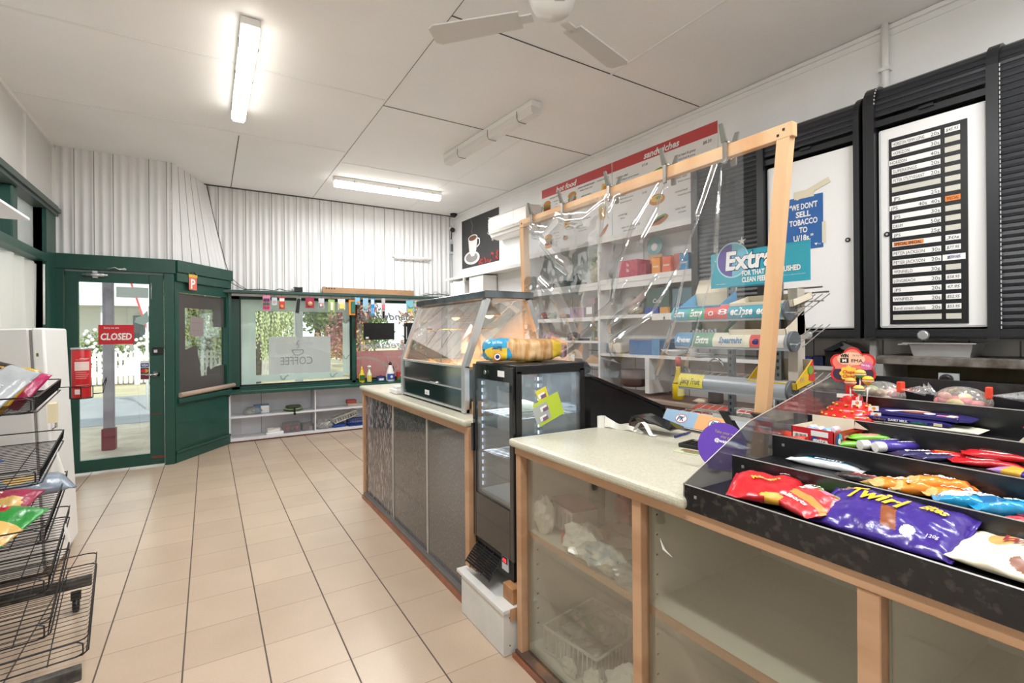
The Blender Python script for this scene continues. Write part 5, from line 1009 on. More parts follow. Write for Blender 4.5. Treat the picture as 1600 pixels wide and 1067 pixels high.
# oven / grill under the cabinets and steel pan
t = thing('grill_oven', 'worn steel grill with sliding racks below the black cabinets', 'oven', W_ @ T(6.6, .9, .3))
M_worn = mat('worn_steel', '#8f8a84', .45, metal=.6, color2='#5f564e', scale=14)
b = B(W_); b.box(5.95, 7.2, 1.205, 1.25, .02, .40, 0, .004); obj('top_plate', b, M_worn, t)
b = B(W_); b.box(5.95, 5.985, .80, 1.205, .02, .40, 0); obj('side_post', b, mat('post_grey', '#a5a3a2', .4, metal=.3), t)
b = B(W_); b.box(5.985, 7.2, .80, 1.205, .02, .04); obj('back_plate', b, mat('olive_steel', '#4e4638', .5, color2='#8a7a50', scale=3), t)
for z in (1.10, .98):
    b = B(W_); b.box(5.985, 7.2, z, z+.014, .05, .37); obj('sliding_rack', b, mat('rack_grey', '#75726e', .4, metal=.6), t)
for z in (1.14, 1.04):
    b = B(W_); b.box(6.22, 6.30, z-.03, z+.03, .37, .385); b.lathe([(.026, .385), (.026, .41), (.018, .415)], 16, (6.255, z, 0), 1); obj('knob', b, [mat('pale_plate', '#a9b0b0', .4), M_black], t)
t = thing('steel_pan', 'rectangular stainless pan standing on the grill top under the cabinet', 'pan', W_ @ T(6.22, 1.251, .25))
b = B(W_); b.hexa([(6.10, 1.251, .14), (6.10, 1.251, .33), (6.33, 1.251, .33), (6.33, 1.251, .14), (6.085, 1.322, .13), (6.085, 1.322, .345), (6.345, 1.322, .345), (6.345, 1.322, .13)]); b.box(6.06, 6.36, 1.318, 1.324, .12, .36); obj('pan_body', b, M_steel, t)
b = B(W_); b.box(6.04, 6.085, 1.312, 1.317, .33, .36); obj('pan_handle', b, M_steel, t)
b = B(W_); b.box(5.88, 5.92, .95, 1.34, .26, .30, 0, .015, 3); obj('grey_pipe', b, mat('pipe_grey', '#a8a9a4', .4), None, 'vertical grey pipe left of the grill below the cabinets', 'pipe')
# ================================================================ FAR COUNTER, FOOD WARMER, FRIDGE, PLINTH
M_lam = mat('speckled_laminate', '#c6c1ae', .35, color2='#b6b19d', scale=160)
M_lamf = mat('laminate_edge', '#cfcabf', .35, color2='#bdb9ae', scale=160)
M_strip = mat('copper_strip', '#a8684c', .4, metal=.3, color2='#8a5f4a', scale=12)
t = thing('far_counter', 'long shop counter carrying the food warmer, with dark patterned glass panels', 'counter', (1.85, .5, 0))
b = B(); b.box(1.50, 2.2, -.53, 1.49, .915, .95, 0, .014, 3); obj('worktop', b, M_lam, t)
b = B(); b.box(1.57, 2.18, -.50, 1.47, .0, .912); obj('carcass', b, mat('counter_inner', '#8b8682', .7), t)
b = B(); b.box(1.523, 1.565, 1.435, 1.475, 0, .914, bev=.002); obj('post', b, M_oak, t)
b = B(); b.box(1.523, 1.565, -.53, -.485, .20, .914, bev=.002); obj('post', b, M_oak, t)
b = B(); b.box(1.523, 1.565, -.485, 1.435, .875, .914, bev=.002); obj('top_strip', b, M_oak, t)
b = B(); b.box(1.515, 1.57, -.50, 1.435, 0, .05, bev=.002); b.box(1.505, 1.52, -.50, 1.45, 0, .028, 1); obj('bottom_rail', b, [mat('dull_metal', '#7c7773', .4, metal=.5), M_strip], t)
def speckle(name, base, dash, sc_=(60, 60, 18), thr=.60):
    m = bpy.data.materials.new(name); m.use_nodes = True; n = m.node_tree; p = n.nodes['Principled BSDF']; p.inputs['Roughness'].default_value = .07; p.inputs['Specular IOR Level'].default_value = .9
    tc = n.nodes.new('ShaderNodeTexCoord'); mp = n.nodes.new('ShaderNodeMapping'); mp.inputs['Scale'].default_value = sc_; mp.inputs['Rotation'].default_value = (.35, 0, 0); n.links.new(tc.outputs['Object'], mp.inputs[0])
    t_ = n.nodes.new('ShaderNodeTexNoise'); t_.inputs['Scale'].default_value = 1; t_.inputs['Detail'].default_value = 1; n.links.new(mp.outputs[0], t_.inputs[0])
    r = n.nodes.new('ShaderNodeValToRGB'); r.color_ramp.elements[0].position = thr-.06; r.color_ramp.elements[1].position = thr+.03; r.color_ramp.elements[0].color = lin(base); r.color_ramp.elements[1].color = lin(dash)
    n.links.new(t_.outputs[0], r.inputs[0]); n.links.new(r.outputs[0], p.inputs['Base Color']); m.diffuse_color = lin(base); return m
for (y0, y1, m) in ((.72, 1.435, speckle('leaf_pattern_glass', '#4c484a', '#9a8a8e', thr=.58)), (.07, .70, speckle('faint_pattern_glass', '#524f4f', '#6e6866', (90, 90, 50), .6)), (-.485, .05, speckle('plain_pattern_glass', '#575453', '#726b67', (110, 110, 70), .62))):
    b = B(); b.box(1.541, 1.549, y0, y1, .05, .875); obj('glass_panel', b, m, t)
for y in (.71, .06):
    b = B(); b.box(1.536, 1.552, y-.008, y+.012, .05, .875); obj('panel_joint', b, mat('joint_strip', '#aba79d', .4), t)
# food warmer
t = thing('food_warmer', 'stainless and glass pie warmer with sloping sides on the far counter', 'food warmer', (1.88, .16, .95))
Y0, Y1 = -.36, .68
WPR = [(1.59, .955), (1.59, 1.21), (1.73, 1.592), (2.03, 1.592), (2.17, 1.21), (2.17, .955)]
def bar2(b, p, q, y0, y1, w=.028):
    d = (Vector(q)-Vector(p)).normalized(); n = Vector((-d.y, d.x))*w
    cx = 1.88; s = 1 if (Vector((cx, 1.2))-Vector(p)).dot(n) > 0 else -1; n *= s
    P = [(p[0], y0, p[1]), (q[0], y0, q[1]), (q[0]+n.x, y0, q[1]+n.y), (p[0]+n.x, y0, p[1]+n.y)]
    b.hexa(P+[(x, y1, z) for x, _, z in P])
for (ya, yb) in ((Y0, Y0+.045), (Y1-.045, Y1)):
    b = B()
    for i in range(5):
        if i != 2: bar2(b, WPR[i], WPR[i+1], ya, yb)
    b.box(1.60, 2.16, ya, yb, .95, .975); obj('end_frame', b, M_steel, t)
b = B(); b.box(1.715, 2.045, Y0-.01, Y1+.01, 1.59, 1.632, bev=.004); obj('top_cap', b, mat('steel_top', '#8e9397', .22, metal=1, var=.35, scale=9), t)
M_wg = clear('warmer_glass', '#f2f5f4', .07, .03, haze=.08, hazecol='#e6e8e6', grazing=.6)
b = B(); b.quad([(1.60, Y0+.04, 1.215), (1.60, Y1-.04, 1.215), (1.738, Y1-.04, 1.588), (1.738, Y0+.04, 1.588)]); obj('front_glass', b, M_wg, t)
b = B(); b.quad([(2.16, Y0+.04, 1.215), (2.16, Y1-.04, 1.215), (2.022, Y1-.04, 1.588), (2.022, Y0+.04, 1.588)]); obj('rear_glass', b, M_wg, t)
for yy in (Y0+.02, Y1-.02):
    b = B(); b.quad([(1.61, yy, 1.215), (2.15, yy, 1.215), (2.02, yy, 1.588), (1.74, yy, 1.588)]); obj('side_glass', b, M_wg, t)
b = B(); b.box(1.615, 2.145, Y0+.03, Y1-.03, 1.19, 1.205); obj('hot_deck', b, mat('hot_deck_steel', '#c9a27c', .25, metal=.8), t)
b = B(); b.box(1.598, 1.612, Y0+.045, Y1-.045, 1.085, 1.20, bev=.002); ud = obj('upper_door', b, mat('dark_mirror', '#767d7e', .08, metal=.85, var=.3, scale=4), t)
b = B(); b.box(1.598, 1.612, Y0+.045, Y1-.045, .975, 1.078, bev=.002); ld = obj('lower_door', b, mat('dark_teal_mirror', '#4a5b5c', .08, metal=.8, var=.25, scale=4), t)
b = B(); b.box(1.594, 1.60, Y0+.045, Y1-.045, 1.077, 1.086); b.box(1.594, 1.60, Y0+.045, Y1-.045, .962, .975); b.box(1.594, 1.60, Y0+.045, Y1-.045, 1.20, 1.212); obj('door_trim', b, M_steel, t)
b = B(); b.tube([(1.598, .14, 1.095), (1.585, .12, 1.09), (1.585, .03, 1.09), (1.598, .01, 1.095)], .006, 6); obj('door_handle', b, M_chrome, ud)
b = B(AISLE(1.598)); b.box(-.235, -.165, 1.0, 1.03, 0, .002); b.text('PIES', -.20, 1.014, .014, mi=1, z=.003); obj('maker_plate', b, [M_white, M_dark], ld)
b = B(); b.box(1.61, 2.16, Y0+.04, Y1-.04, .955, .965); b.box(2.148, 2.156, Y0+.04, Y1-.04, .965, 1.19); b.box(1.62, 2.14, Y0+.028, Y0+.034, .965, 1.19); b.box(1.62, 2.14, Y1-.034, Y1-.028, .965, 1.19); obj('lower_body', b, mat('warmer_body', '#6f7375', .25, metal=.8), t)
M_glow = mat('lamp_glow', '#ffc58a', .5, emit=5)
for y in (-.12, .36):
    P = (1.88, y, 0)
    b = B(); b.lathe([(.02, 1.585), (.02, 1.56), (.05, 1.545), (.075, 1.50), (.07, 1.50), (.045, 1.54)], 20, P, cap=False); ls_ = obj('lamp_shade', b, M_steel, t)
    b = B(); b.ball((1.88, y, 1.515), .032, 12, 8); obj('bulb', b, M_glow, ls_)
    l = lamp('heat_lamp', 'SPOT', (1.88, y, 1.475), 30, (1, .62, .32)); l.data.spot_size = 2.2; l.data.shadow_soft_size = .04
b = B(); b.box(2.05, 2.15, .50, .64, 1.205, 1.42); b.box(2.045, 2.05, .52, .62, 1.24, 1.40, 1)
for k in range(4): b.box(2.0+.0, 2.10, .46, .62, 1.47+k*.018, 1.473+k*.018, 1)
obj('control_box', b, [mat('panel_grey', '#b0b4b6', .3, metal=.4), M_white], t)
for y in (.05, .30):
    b = B(); b.tube([(1.63, y, 1.21), (1.64, y, 1.42), (2.0, y, 1.42)], .005, 5); obj('rack_rod', b, M_chrome, t)
b = B(AISLE(1.62) ); b.M = T(1.655, -.285, 1.405) @ Fr((0,-1,0), (.35,0,.94), (-.94,0,.35)); b.prism([(0, .045), (.03, .03), (.033, -.01), (.0, -.03), (-.045, -.055), (-.03, .0)], 0, .002); obj('torn_sticker', b, M_white, t)
b = B(); b.box(1.62, 1.70, -.47, -.38, .951, 1.02, bev=.002); obj('wood_block', b, mat('block_orange', '#c98e4e', .6), None, 'small timber block on the far counter beside the warmer frame', 'block')
b = B(); b.box(1.56, 1.64, .70, .86, .951, .985, bev=.005); b.box(1.57, 1.63, .71, .80, .985, 1.005, 0); obj('white_pad', b, M_white, None, 'white pad at the far end of the counter behind the warmer', 'pad')
# plinth and blocks
b = B(); b.box(1.472, 2.05, -.955, -.545, .003, .185, 0); b.box(1.466, 2.05, -.962, -.50, .185, .203, 0, .002); b.box(1.50, 1.56, -.964, -.962, .15, .203, 1)
for z in (.04, .16): b.box(1.50, 1.505, -.9565, -.955, z, z+.005, 2)
obj('plinth', b, [mat('white_chip_paint', '#dcdad5', .5, var=.1, scale=6), M_oak, M_gap], None, 'white painted plinth box on the floor between the two counters', 'plinth')
M_blk = mat('timber_block', '#b98756', .6, color2='#9c6d44', scale=10)
for (x0, x1, y0, y1, lb) in ((1.525, 1.62, -.945, -.86, 'timber block under the near corner of the drinks fridge'), (1.53, 1.62, -.59, -.535, 'timber block under the far corner of the drinks fridge')):
    b = B(); b.box(x0, x1, y0, y1, .204, .272, bev=.003); obj('timber_block', b, M_blk, None, lb, 'block')
# drinks fridge
t = thing('drinks_fridge', 'black countertop display fridge with lit glass sides between the counters', 'fridge', (1.755, -.74, .273))
FX0, FX1, FY0, FY1, FZ0, FZ1 = 1.56, 1.955, -.93, -.545, .273, 1.25
b = B(); b.box(FX0, FX1, FY0, FY1, FZ1-.045, FZ1, 0, .006, 2); b.box(FX0+.01, FX1, FY0, FY1, .36, .60, 0, .004)
for (x, y) in ((FX0, FY0), (FX1-.03, FY0), (FX1-.03, FY1-.03)): b.box(x, x+.03, y, y+.03, .60, FZ1-.03)
b.box(FX0+.03, FX1-.02, FY0+.02, FY1-.02, FZ0+.01, .36); obj('cabinet', b, M_black, t)
b = B(); b.box(FX1-.03, FX1-.025, FY0+.03, FY1-.03, .60, FZ1-.045); b.box(FX0+.02, FX1-.03, FY1-.03, FY1-.025, .60, FZ1-.045); obj('liner', b, clear('liner_glass', '#e9f0f4', .1, .05, haze=.1, hazecol='#dfe6ea'), t)
b = B()
b.box(FX0-.018, FX0-.002, FY0, FY0+.032, .375, FZ1-.01, 0, .003); b.box(FX0-.018, FX0-.002, FY1-.03, FY1, .375, FZ1-.01, 0, .003); b.box(FX0-.018, FX0-.002, FY0+.03, FY1-.03, FZ1-.08, FZ1-.01); b.box(FX0-.018, FX0-.002, FY0+.03, FY1-.03, .375, .60, 0, .004); b.box(FX0-.03, FX0-.016, FY1-.02, FY1+.0, .80, .94, 0, .003)
dfr = obj('door_frame', b, mat('gloss_black', '#0e0f12', .12, coat=.5), t)
b = B(); b.box(FX0-.013, FX0-.008, FY0+.032, FY1-.03, .60, FZ1-.08); obj('door_glass', b, clear('fridge_glass', '#eef3f6', .07, .02, haze=.04, grazing=.6), dfr)
b = B(); b.box(FX0+.03, FX1-.03, FY0+.003, FY0+.008, .60, FZ1-.045); obj('side_glass', b, clear('fridge_glass', '#eef3f6'), t)
b = B(); b.lathe([(.01, 0), (.01, .01)], 12, (FX0-.028, -.69, FZ1-.045), axis='x'); obj('lock', b, M_chrome, dfr)
b = B(AISLE(FX0-.018)); b.box(.80, .86, FZ1-.058, FZ1-.03, 0, .001); obj('rating_label', b, M_mw, dfr)
M_led = mat('led_white', '#dfeaff', .5, emit=1.6)
for (x, y) in ((FX0+.012, FY0+.04), (FX1-.04, FY1-.045), (FX0+.012, FY1-.045)):
    b = B()
    for k in range(16): b.box(x, x+.006, y, y+.006, .63+k*.036, .648+k*.036)
    obj('led_strip', b, M_led, t)
lamp('fridge_led', 'AREA', (1.755, -.74, FZ1-.05), 2.2, (.9, .95, 1), size=.3, size_y=.3)
for z in (.80, 1.0):
    b = B()
    for k in range(12): b.tube([(FX0+.02, FY0+.05+k*.025, z), (FX1-.04, FY0+.05+k*.025, z)], .0016, 4)
    b.tube([(FX0+.02, FY0+.04, z), (FX0+.02, FY1-.04, z), (FX1-.04, FY1-.04, z), (FX1-.04, FY0+.04, z)], .0025, 4, closed=True)
    for k in range(5): b.tube([(FX0+.05+k*.07, FY0+.04, z), (FX0+.05+k*.07, FY0+.04, z+.03)], .0016, 4)
    b.tube([(FX0+.02, FY0+.04, z+.03), (FX1-.04, FY0+.04, z+.03)], .002, 4); obj('wire_shelf', b, M_chrome, t)
b = B(); b.box(FX0+.01, FX1-.035, FY0+.035, FY1-.035, .60, .612); obj('floor_plate', b, mat('fridge_floor', '#c9ced0', .3, metal=.4), t)
b = B(AISLE(FX0)); 
for k in range(9): b.M = T(FX0-.005-k*.008, 0, .335-k*.009) ; b.box(-.004, .004, -.90, -.60, -.002, .002) if False else b.box(-.005, .005, -.80, -.56, -.002, .002)
b.M = Matrix.Identity(4)
for y in (-.80, -.72, -.64, -.56): b.tube([(FX0, y, .345), (FX0-.075, y, .255)], .003, 4)
b.box(FX0+.0, FX0+.03, -.90, -.55, .275, .36); obj('air_grille', b, M_dark, t)
b = B(AISLE(FX0-.002)); b.box(.808, .862, .305, .372, 0, .006); b.box(.812, .858, .338, .368, .006, .007, 1); b.text('05', .835, .352, .022, w=.03, mi=2, z=.0082, bold=.02); obj('thermostat', b, [mat('panel_silver', '#c4c6c8', .4), M_black, mat('digit_red', '#ff3038', .5, emit=3)], t)
b = B(FRONT(FY0+.003)); b.M = FRONT(FY0+.0) @ T(1.735, 1.045, 0) @ Rz(.35)
b.box(-.075, .075, -.06, .05, .001, .002); b.box(-.04, .02, .05, .10, .001, .002, 1); b.box(-.085, -.0, -.045, .035, .002, .003, 2)
for (x, y) in ((-.01, .07), (-.02, .01), (-.035, -.03)): b.box(x-.025, x+.012, y-.01, y+.012, .0032, .0036, 3); b.box(x-.012, x+.018, y-.014, y+.003, .0036, .004, 4)
obj('lime_sticker', b, [mat('lime', '#b4c93a', .5), mat('lemon', '#d9c93c', .5), mat('sticker_grey', '#a7aaa6', .5), M_mw, mat('plum', '#7a5a78', .5)], t)
b = B(); b.box(1.60, 1.68, -.86, -.80, .613, .735, bev=.006); obj('lime_carton', b, mat('lime_green', '#8fc04a', .5), None, 'lime green carton on the floor of the drinks fridge', 'carton')
crumple('green_wrap', 1.68, -.80, .803, .035, clear('green_wrap', '#bfe3b8', .15, .2, haze=.5, hazecol='#5ea05a'), 'crumpled green wrap on the lower fridge shelf', 'wrap', (1.4, 1, .6), 31)
b = B(); b.lathe([(.05, 1.003), (.055, 1.02), (.05, 1.06), (.0001, 1.075)], 18, (1.68, -.80, 0)); obj('white_tub', b, mat('white_pot', '#e8e6d8', .4), None, 'round white tub on the upper shelf of the drinks fridge', 'tub')
# bread
BRM = T(1.705, -.745, 1.252) @ Rz(-.13)
def loaf(u, v):
    x = (u-.5)*.385; a = 2*PI*v; ca, sa = math.cos(a), math.sin(a); e = abs(2*u-1)
    k = (1-e**9)**.35 if e < 1 else 0; k = max(.12, k)
    r = 1/((abs(ca)**4.5+abs(sa)**4.5)**(1/4.5))
    n = noise.noise(Vector((x*26, ca*2.2, sa*2.2)))*.0045+noise.noise(Vector((x*70, ca*5, sa*5)))*.0018
    return (x+(.02 if u > .97 else 0), (.066+n)*r*ca*k, max(.0005, .058+(.054+n)*r*sa*k + .004*math.sin(u*7)))
def loafm(u, v):
    if u < .075+.0*v: return 1 if .45 < v < .62 or .9 < v else 2
    if u < .27+.035*math.sin(v*25): return 2 if (math.sin(2*PI*v) > .15 or u > .23) else 1
    if u > .975: return 2
    if u > .87 or math.sin(2*PI*v) < -.72: return 1
    return 0
b = B(BRM); b.grid(lambda u, v: loaf(u, v), 72, 40, loafm); bmesh.ops.remove_doubles(b.bm, verts=b.bm.verts, dist=1e-5)
t_b = obj('bread_bag', b, [mat('bread_film', '#dfb988', .22, spec=.7, color2='#c08c50', scale=7, bump=.35, bscale=40, stretch=(9, 1, 1)), foil('bread_yellow', '#eac63c', .22), foil('bread_blue', '#2f9dc6', .22)], None, 'yellow and blue bag of sliced bread lying on top of the drinks fridge', 'bread')
b = B(T(1.705, -.745, 1.251) @ Rz(-.13)); b.M = b.M @ T(0, -.0735, 0) @ Fr((1,0,0), (0,0,1), (0,-1,0)); b.text('Burger', -.158, .070, .028, w=.05, mi=1, z=.001, rot=PI, bold=.03); disc(b, -.155, .032, .019, .018, .0, 0); disc(b, -.155, .032, .016, .015, .001, 2); disc(b, -.155, .032, .010, .009, .002, 1); b.text('Soft White', -.155, .10, .018, w=.05, mi=3, z=.001, bold=.02); obj('print', b, [mat('brd_red', '#c9453c'), M_navy, M_white, M_white], t_b)
# black fryer/coffee machine behind the fridge
t = thing('black_machine', 'low black appliance cabinet behind the drinks fridge', 'appliance', (2.55, -.3, 0))
b = B(); b.hexa([(2.26, -.62, 0), (2.86, -.62, 0), (2.86, .1, 0), (2.26, .1, 0), (2.26, -.62, 1.135), (2.86, -.62, .90), (2.86, .1, .90), (2.26, .1, 1.135)]); obj('machine_body', b, mat('black_enamel', '#111113', .3), t)
b = B(); b.hexa([(2.25, -.63, 1.135), (2.87, -.63, .90), (2.87, .11, .90), (2.25, .11, 1.135), (2.25, -.63, 1.155), (2.87, -.63, .92), (2.87, .11, .92), (2.25, .11, 1.155)]); obj('machine_lid', b, mat('black_enamel', '#111113'), t)
b = B(); b.lathe([(.12, 1.13), (.13, 1.16), (.10, 1.20), (.0001, 1.21)], 20, (2.42, -.25, 0)); obj('black_bowl', b, M_black, None, 'black domed lid on the black appliance seen through the screen', 'lid')
# ================================================================ NEAR COUNTER
t = thing('near_counter', 'glass fronted display counter with a speckled top in the right foreground', 'counter', (1.85, -2, 0))
b = B(); b.box(1.53, 2.26, -3.9, -1.872, .907, .938); b.hexa([(1.50, -1.872, .905), (2.26, -1.872, .905), (2.26, -.99, .905), (1.50, -.955, .905), (1.50, -1.872, .94), (2.26, -1.872, .94), (2.26, -.99, .94), (1.50, -.955, .94)])
es = [e for e in b.bm.edges]; r_ = bmesh.ops.bevel(b.bm, geom=es, offset=.013, segments=3, affect='EDGES', profile=.5)
obj('worktop', b, M_lam, t)
for (y0, y1) in ((-1.015, -.978), (-1.692, -1.655), (-2.322, -2.280), (-3.4, -3.34)):
    b = B(); b.box(1.525, 1.565, y0, y1, 0, .872, bev=.002); obj('post', b, M_oak, t)
b = B(); b.box(1.522, 1.565, -3.9, -.975, .872, .905, bev=.002); obj('top_strip', b, M_oak, t)
b = B(); b.box(1.515, 1.565, -3.9, -.975, 0, .035, bev=.002); b.box(1.505, 1.515, -3.9, -.97, 0, .02, 1); obj('bottom_rail', b, [mat('worn_oak', '#7d5a42', .6, color2='#5a463a', scale=14), M_strip], t)
M_in = mat('inner_white', '#e6e3d8', .5); 
b = B(); b.box(1.565, 2.22, -3.9, -.98, .035, .05); b.box(2.20, 2.22, -3.9, -1.66, .05, .90); b.box(2.20, 2.22, -1.66, -.98, .05, .53); b.box(1.57, 2.20, -.995, -.98, .05, .90); obj('carcass', b, M_in, t)
for y in (-1.668, -2.31, -3.37):
    b = B(); b.box(1.57, 2.20, y, y+.016, .05, .90)
    obj('partition', b, M_in, t)
b = B()
for y in (-1.6685,):
    for k in range(12): b.box(1.62, 1.628, y-.0008, y, .10+k*.064, .106+k*.064)
for k in range(9): b.box(1.62, 1.628, -.9958, -.995, .12+k*.064, .126+k*.064); 
obj('peg_holes', b, M_gap, t)
for (y0, y1) in ((-1.65, -.995), (-2.295, -1.668), (-3.36, -2.31)):
    b = B(); b.box(1.575, 2.20, y0, y1, .52, .538, 0); b.box(1.566, 1.575, y0, y1, .518, .540, 1); obj('inner_shelf', b, [mat('shelf_cream', '#e2dfd0', .35), M_oak], t)
M_cg = clear('counter_glass', '#f6f7f3', .075, .015, haze=.025, hazecol='#e8e2d6', grazing=.42)
for (y0, y1) in ((-1.638, -1.02), (-2.28, -1.682), (-3.34, -2.33)):
    b = B(); b.box(1.552, 1.557, y0, y1, .035, .872); obj('front_glass', b, M_cg, t)
b = B(AISLE(1.5515)); b.prism([(1.745, .775), (1.755, .745), (1.79, .735), (1.765, .748), (1.757, .757)], 0, .001); obj('sticker_scrap', b, M_white, t)
# contents, upper left bay
SZ = .539
b = B(T(1.74, -1.10, SZ) @ Rz(-.18)); b.box(-.06, .06, -.10, .10, 0, .115, 0, .002); b.box(-.061, .061, -.101, .101, .115, .122, 1)
for k in range(5): b.box(-.0615, -.06, -.085+k*.036, -.062+k*.036, .02, .10, 2)
b.box(-.0615, -.06, .075, .095, .01, .11, 3); obj('carton', b, [mat('carton_white', '#e5ddd8', .5), mat('carton_pinkred', '#b5525e', .5), mat('stripe_mauve', '#b9a0a6', .5), mat('stripe_green', '#6e9a5a', .5)], None, 'white and pink striped carton on the upper shelf behind the counter glass', 'carton')
def standbag(x, y, z, w_, h, d, mats, mifn, label, a=0, texts=(), seed=0, name='sauce_pouch', cat='pouch', grp=None):
    return pillow(name, T(x, y, z) @ Rz(a) @ Fr((0,-1,0), (0,0,1), (-1,0,0)) @ T(0, h/2+.002, -d*.45) , w_, h, d, mats, mifn, texts, label, cat, grp, seed=seed, nu=16, nv=16, crimp=.04)
M_rd = foil('pouch_red', '#a83c38')
standbag(1.93, -1.22, SZ, .12, .24, .05, [M_rd, foil('pouch_orange', '#d9654a'), M_crm], patt(0, [(.5, .35, .35, .25, 1), (.05, .5, .06, .5, 2)]), 'red snack pouch standing at the back of the upper counter shelf, left of two', seed=41)
standbag(1.94, -1.36, SZ, .13, .24, .05, [M_rd, foil('pouch_orange', '#d9654a'), M_crm], patt(0, [(.5, .35, .35, .25, 1), (.05, .5, .06, .5, 2)]), 'red snack pouch standing at the back of the upper counter shelf, right of two', seed=42)
standbag(1.90, -1.50, SZ, .12, .20, .05, [foil('pouch_grey', '#6d6366'), foil('pouch_pale', '#bcb0aa')], patt(0, [(.5, .25, .5, .2, 1)]), 'grey pouch standing beside the red pouches, next to the wooden post', seed=43, texts=[('PK', 0, .05, .04, .06, 1, {'bold': .04})])
b = B(); b.lathe([(.085, SZ), (.095, SZ+.01), (.095, SZ+.04), (.085, SZ+.047), (.0001, SZ+.048)], 28, (1.685, -1.24, 0)); obj('red_lid', b, mat('lid_red', '#b9323a', .35), None, 'round red plastic lid lying on the upper shelf behind the counter glass', 'tub')  # a loose red lid lying flat, not a tub
M_pap = mat('crumpled_paper', '#e6e3da', .8); M_papb = mat('printed_paper', '#e6e3da', .7, color2='#9fb0b8', scale=18)
for i, (x, y, r, sz, m, lb) in enumerate(((1.62, -1.05, .05, (.7, 1, 1.6), M_pap, 'crumpled white paper in the left corner of the upper counter shelf'), (1.62, -1.31, .075, (.8, 1.2, .8), M_pap, 'crumpled white paper bag over the red lid on the upper counter shelf'), (1.615, -1.43, .075, (.7, 1.4, .6), M_papb, 'crumpled printed receipt paper on the upper counter shelf'), (1.61, -1.55, .06, (.7, 1.3, .5), M_wrap, 'scrunched clear wrap by the post on the upper counter shelf'), (1.82, -1.30, .08, (1.2, 1.4, .3), mat('brown_paper', '#cdc0ae', .8), 'flattened brownish paper at the back of the upper counter shelf'))):
    crumple('paper_scrap', x, y, SZ, r, m, lb, 'paper', sz, 50+i, n=12)
b = B(T(1.70, -1.53, SZ)); b.box(-.09, .09, -.08, .07, 0, .022, 0, .004); obj('blue_tray', b, mat('dusty_blue', '#8fa6b4', .5), None, 'dusty blue flat pack behind the wooden post on the upper shelf', 'tray')
b = B(); b.tube([(1.85, -1.10, .80), (1.85, -1.16, .80), (1.85, -1.16, .72), (1.85, -1.10, .72)], .004, 5, closed=True); b.tube([(1.85, -1.10, .76), (1.85, -1.16, .76)], .004, 5); b.box(1.83, 1.87, -1.17, -1.09, SZ, .74, 0, .01); obj('grey_dispenser', b, mat('dim_grey', '#77726f', .5), None, 'grey dispenser with a wire top at the back of the upper counter shelf', 'dispenser')
b = B(); b.box(1.75, 2.15, -1.12, -1.0, .80, .86, 0, .004); obj('under_bracket', b, M_in, bpy.data.objects['near_counter'])
# lower left bay
basket('basket', T(1.64, -1.36, .051) @ Rz(.15), .32, .29, .11, mat('white_basket', '#e4e2dc', .4), 'white slotted plastic basket on the floor of the counter cabinet', 14)
crumple('plastic_bag', 1.80, -1.17, .06, .11, clear('bag_film', '#ffffff', .1, .3, haze=.7, hazecol='#e4e3dd'), 'white plastic bag lying in the white basket', 'bag', (1.1, 1.1, .6), 61, n=12)
b = B(T(1.74, -1.15, .187) @ Rz(-.3)); b.grid(lambda u, v: (-.012+.024*v, -.11+.22*u, .008*math.sin(u*6)), 10, 1); obj('green_band', b, mat('band_green', '#5f9a4a', .5), None, 'narrow green band across the bag in the white basket', 'band')
for i, (x, y, r, sz, lb) in enumerate(((1.60, -1.38, .05, (.6, .9, 1), 'crumpled white paper in front of the white basket'), (1.66, -1.50, .09, (.6, 1, .8), 'crumpled white bag beside the wooden post on the cabinet floor'), (1.60, -1.24, .04, (.4, 1, .8), 'small scrunched paper on the cabinet floor'))):
    crumple('paper_scrap', x, y, .051, r, M_pap, lb, 'paper', sz, 70+i, n=12)
b = B(); b.box(1.80, 1.83, -1.62, -1.56, .051, .30, 0, .004); obj('blue_folder', b, mat('folder_blue', '#3b5178', .5), None, 'dark blue folder upright behind the post in the lower cabinet', 'folder')
# ================================================================ ON THE NEAR COUNTER
CT = .9405
b = B(); 
def rib(u, v):
    # curling paper roll: x away, y along
    k = u*3.2
    y = -1.02-.20*u; x = 2.0+.05*u+.0*v; z = CT+.002+.055*v*(1-u)*(1-.3*math.sin(k*2))+.004*math.sin(k*4)*(1-v)
    return (x+.012*math.sin(k*3)*(v), y, z)
b.grid(rib, 24, 6)
b.grid(lambda u, v: (1.985+.02*math.cos(u*6.28)+.0, -1.01-.014*math.sin(u*6.28), CT+.055*v), 12, 2, wrapu=True)
obj('receipt_paper', b, mat('receipt_white', '#ece9e1', .7), None, 'curl of white receipt paper at the back of the near counter top', 'paper')
t = thing('card_terminal_stand', 'black curved stand with a white paper curl on the near counter top', 'stand', (2.12, -1.24, CT))
b = B(); prof_ = [(-.03, .005), (-.035, .04), (-.02, .062), (.01, .066), (.03, .06), (.17, .03), (.172, .036), (.03, .068), (.008, .074), (-.026, .07), (-.044, .042), (-.038, .003)]
b.M = Fr((.15,-.99,0), (0,0,1), (-.99,-.15,0), (2.08, -1.175, CT)); b.prism(prof_, -.07, .035); obj('stand_body', b, mat('gloss_black', '#0e0f12'), t)
b = B(); b.M = Fr((.15,-.99,0), (0,0,1), (-.99,-.15,0), (2.08, -1.175, CT)); b.grid(lambda u, v: (.0+.11*u, .003+.05*math.sin(PI*min(1, u*1.25+.05)) , .036+.03*v), 14, 1); obj('paper_curl', b, mat('receipt_white', '#ece9e1'), t)
t = thing('pen', 'dark blue pen lying on the near counter top', 'pen', (2.15, -1.345, CT))
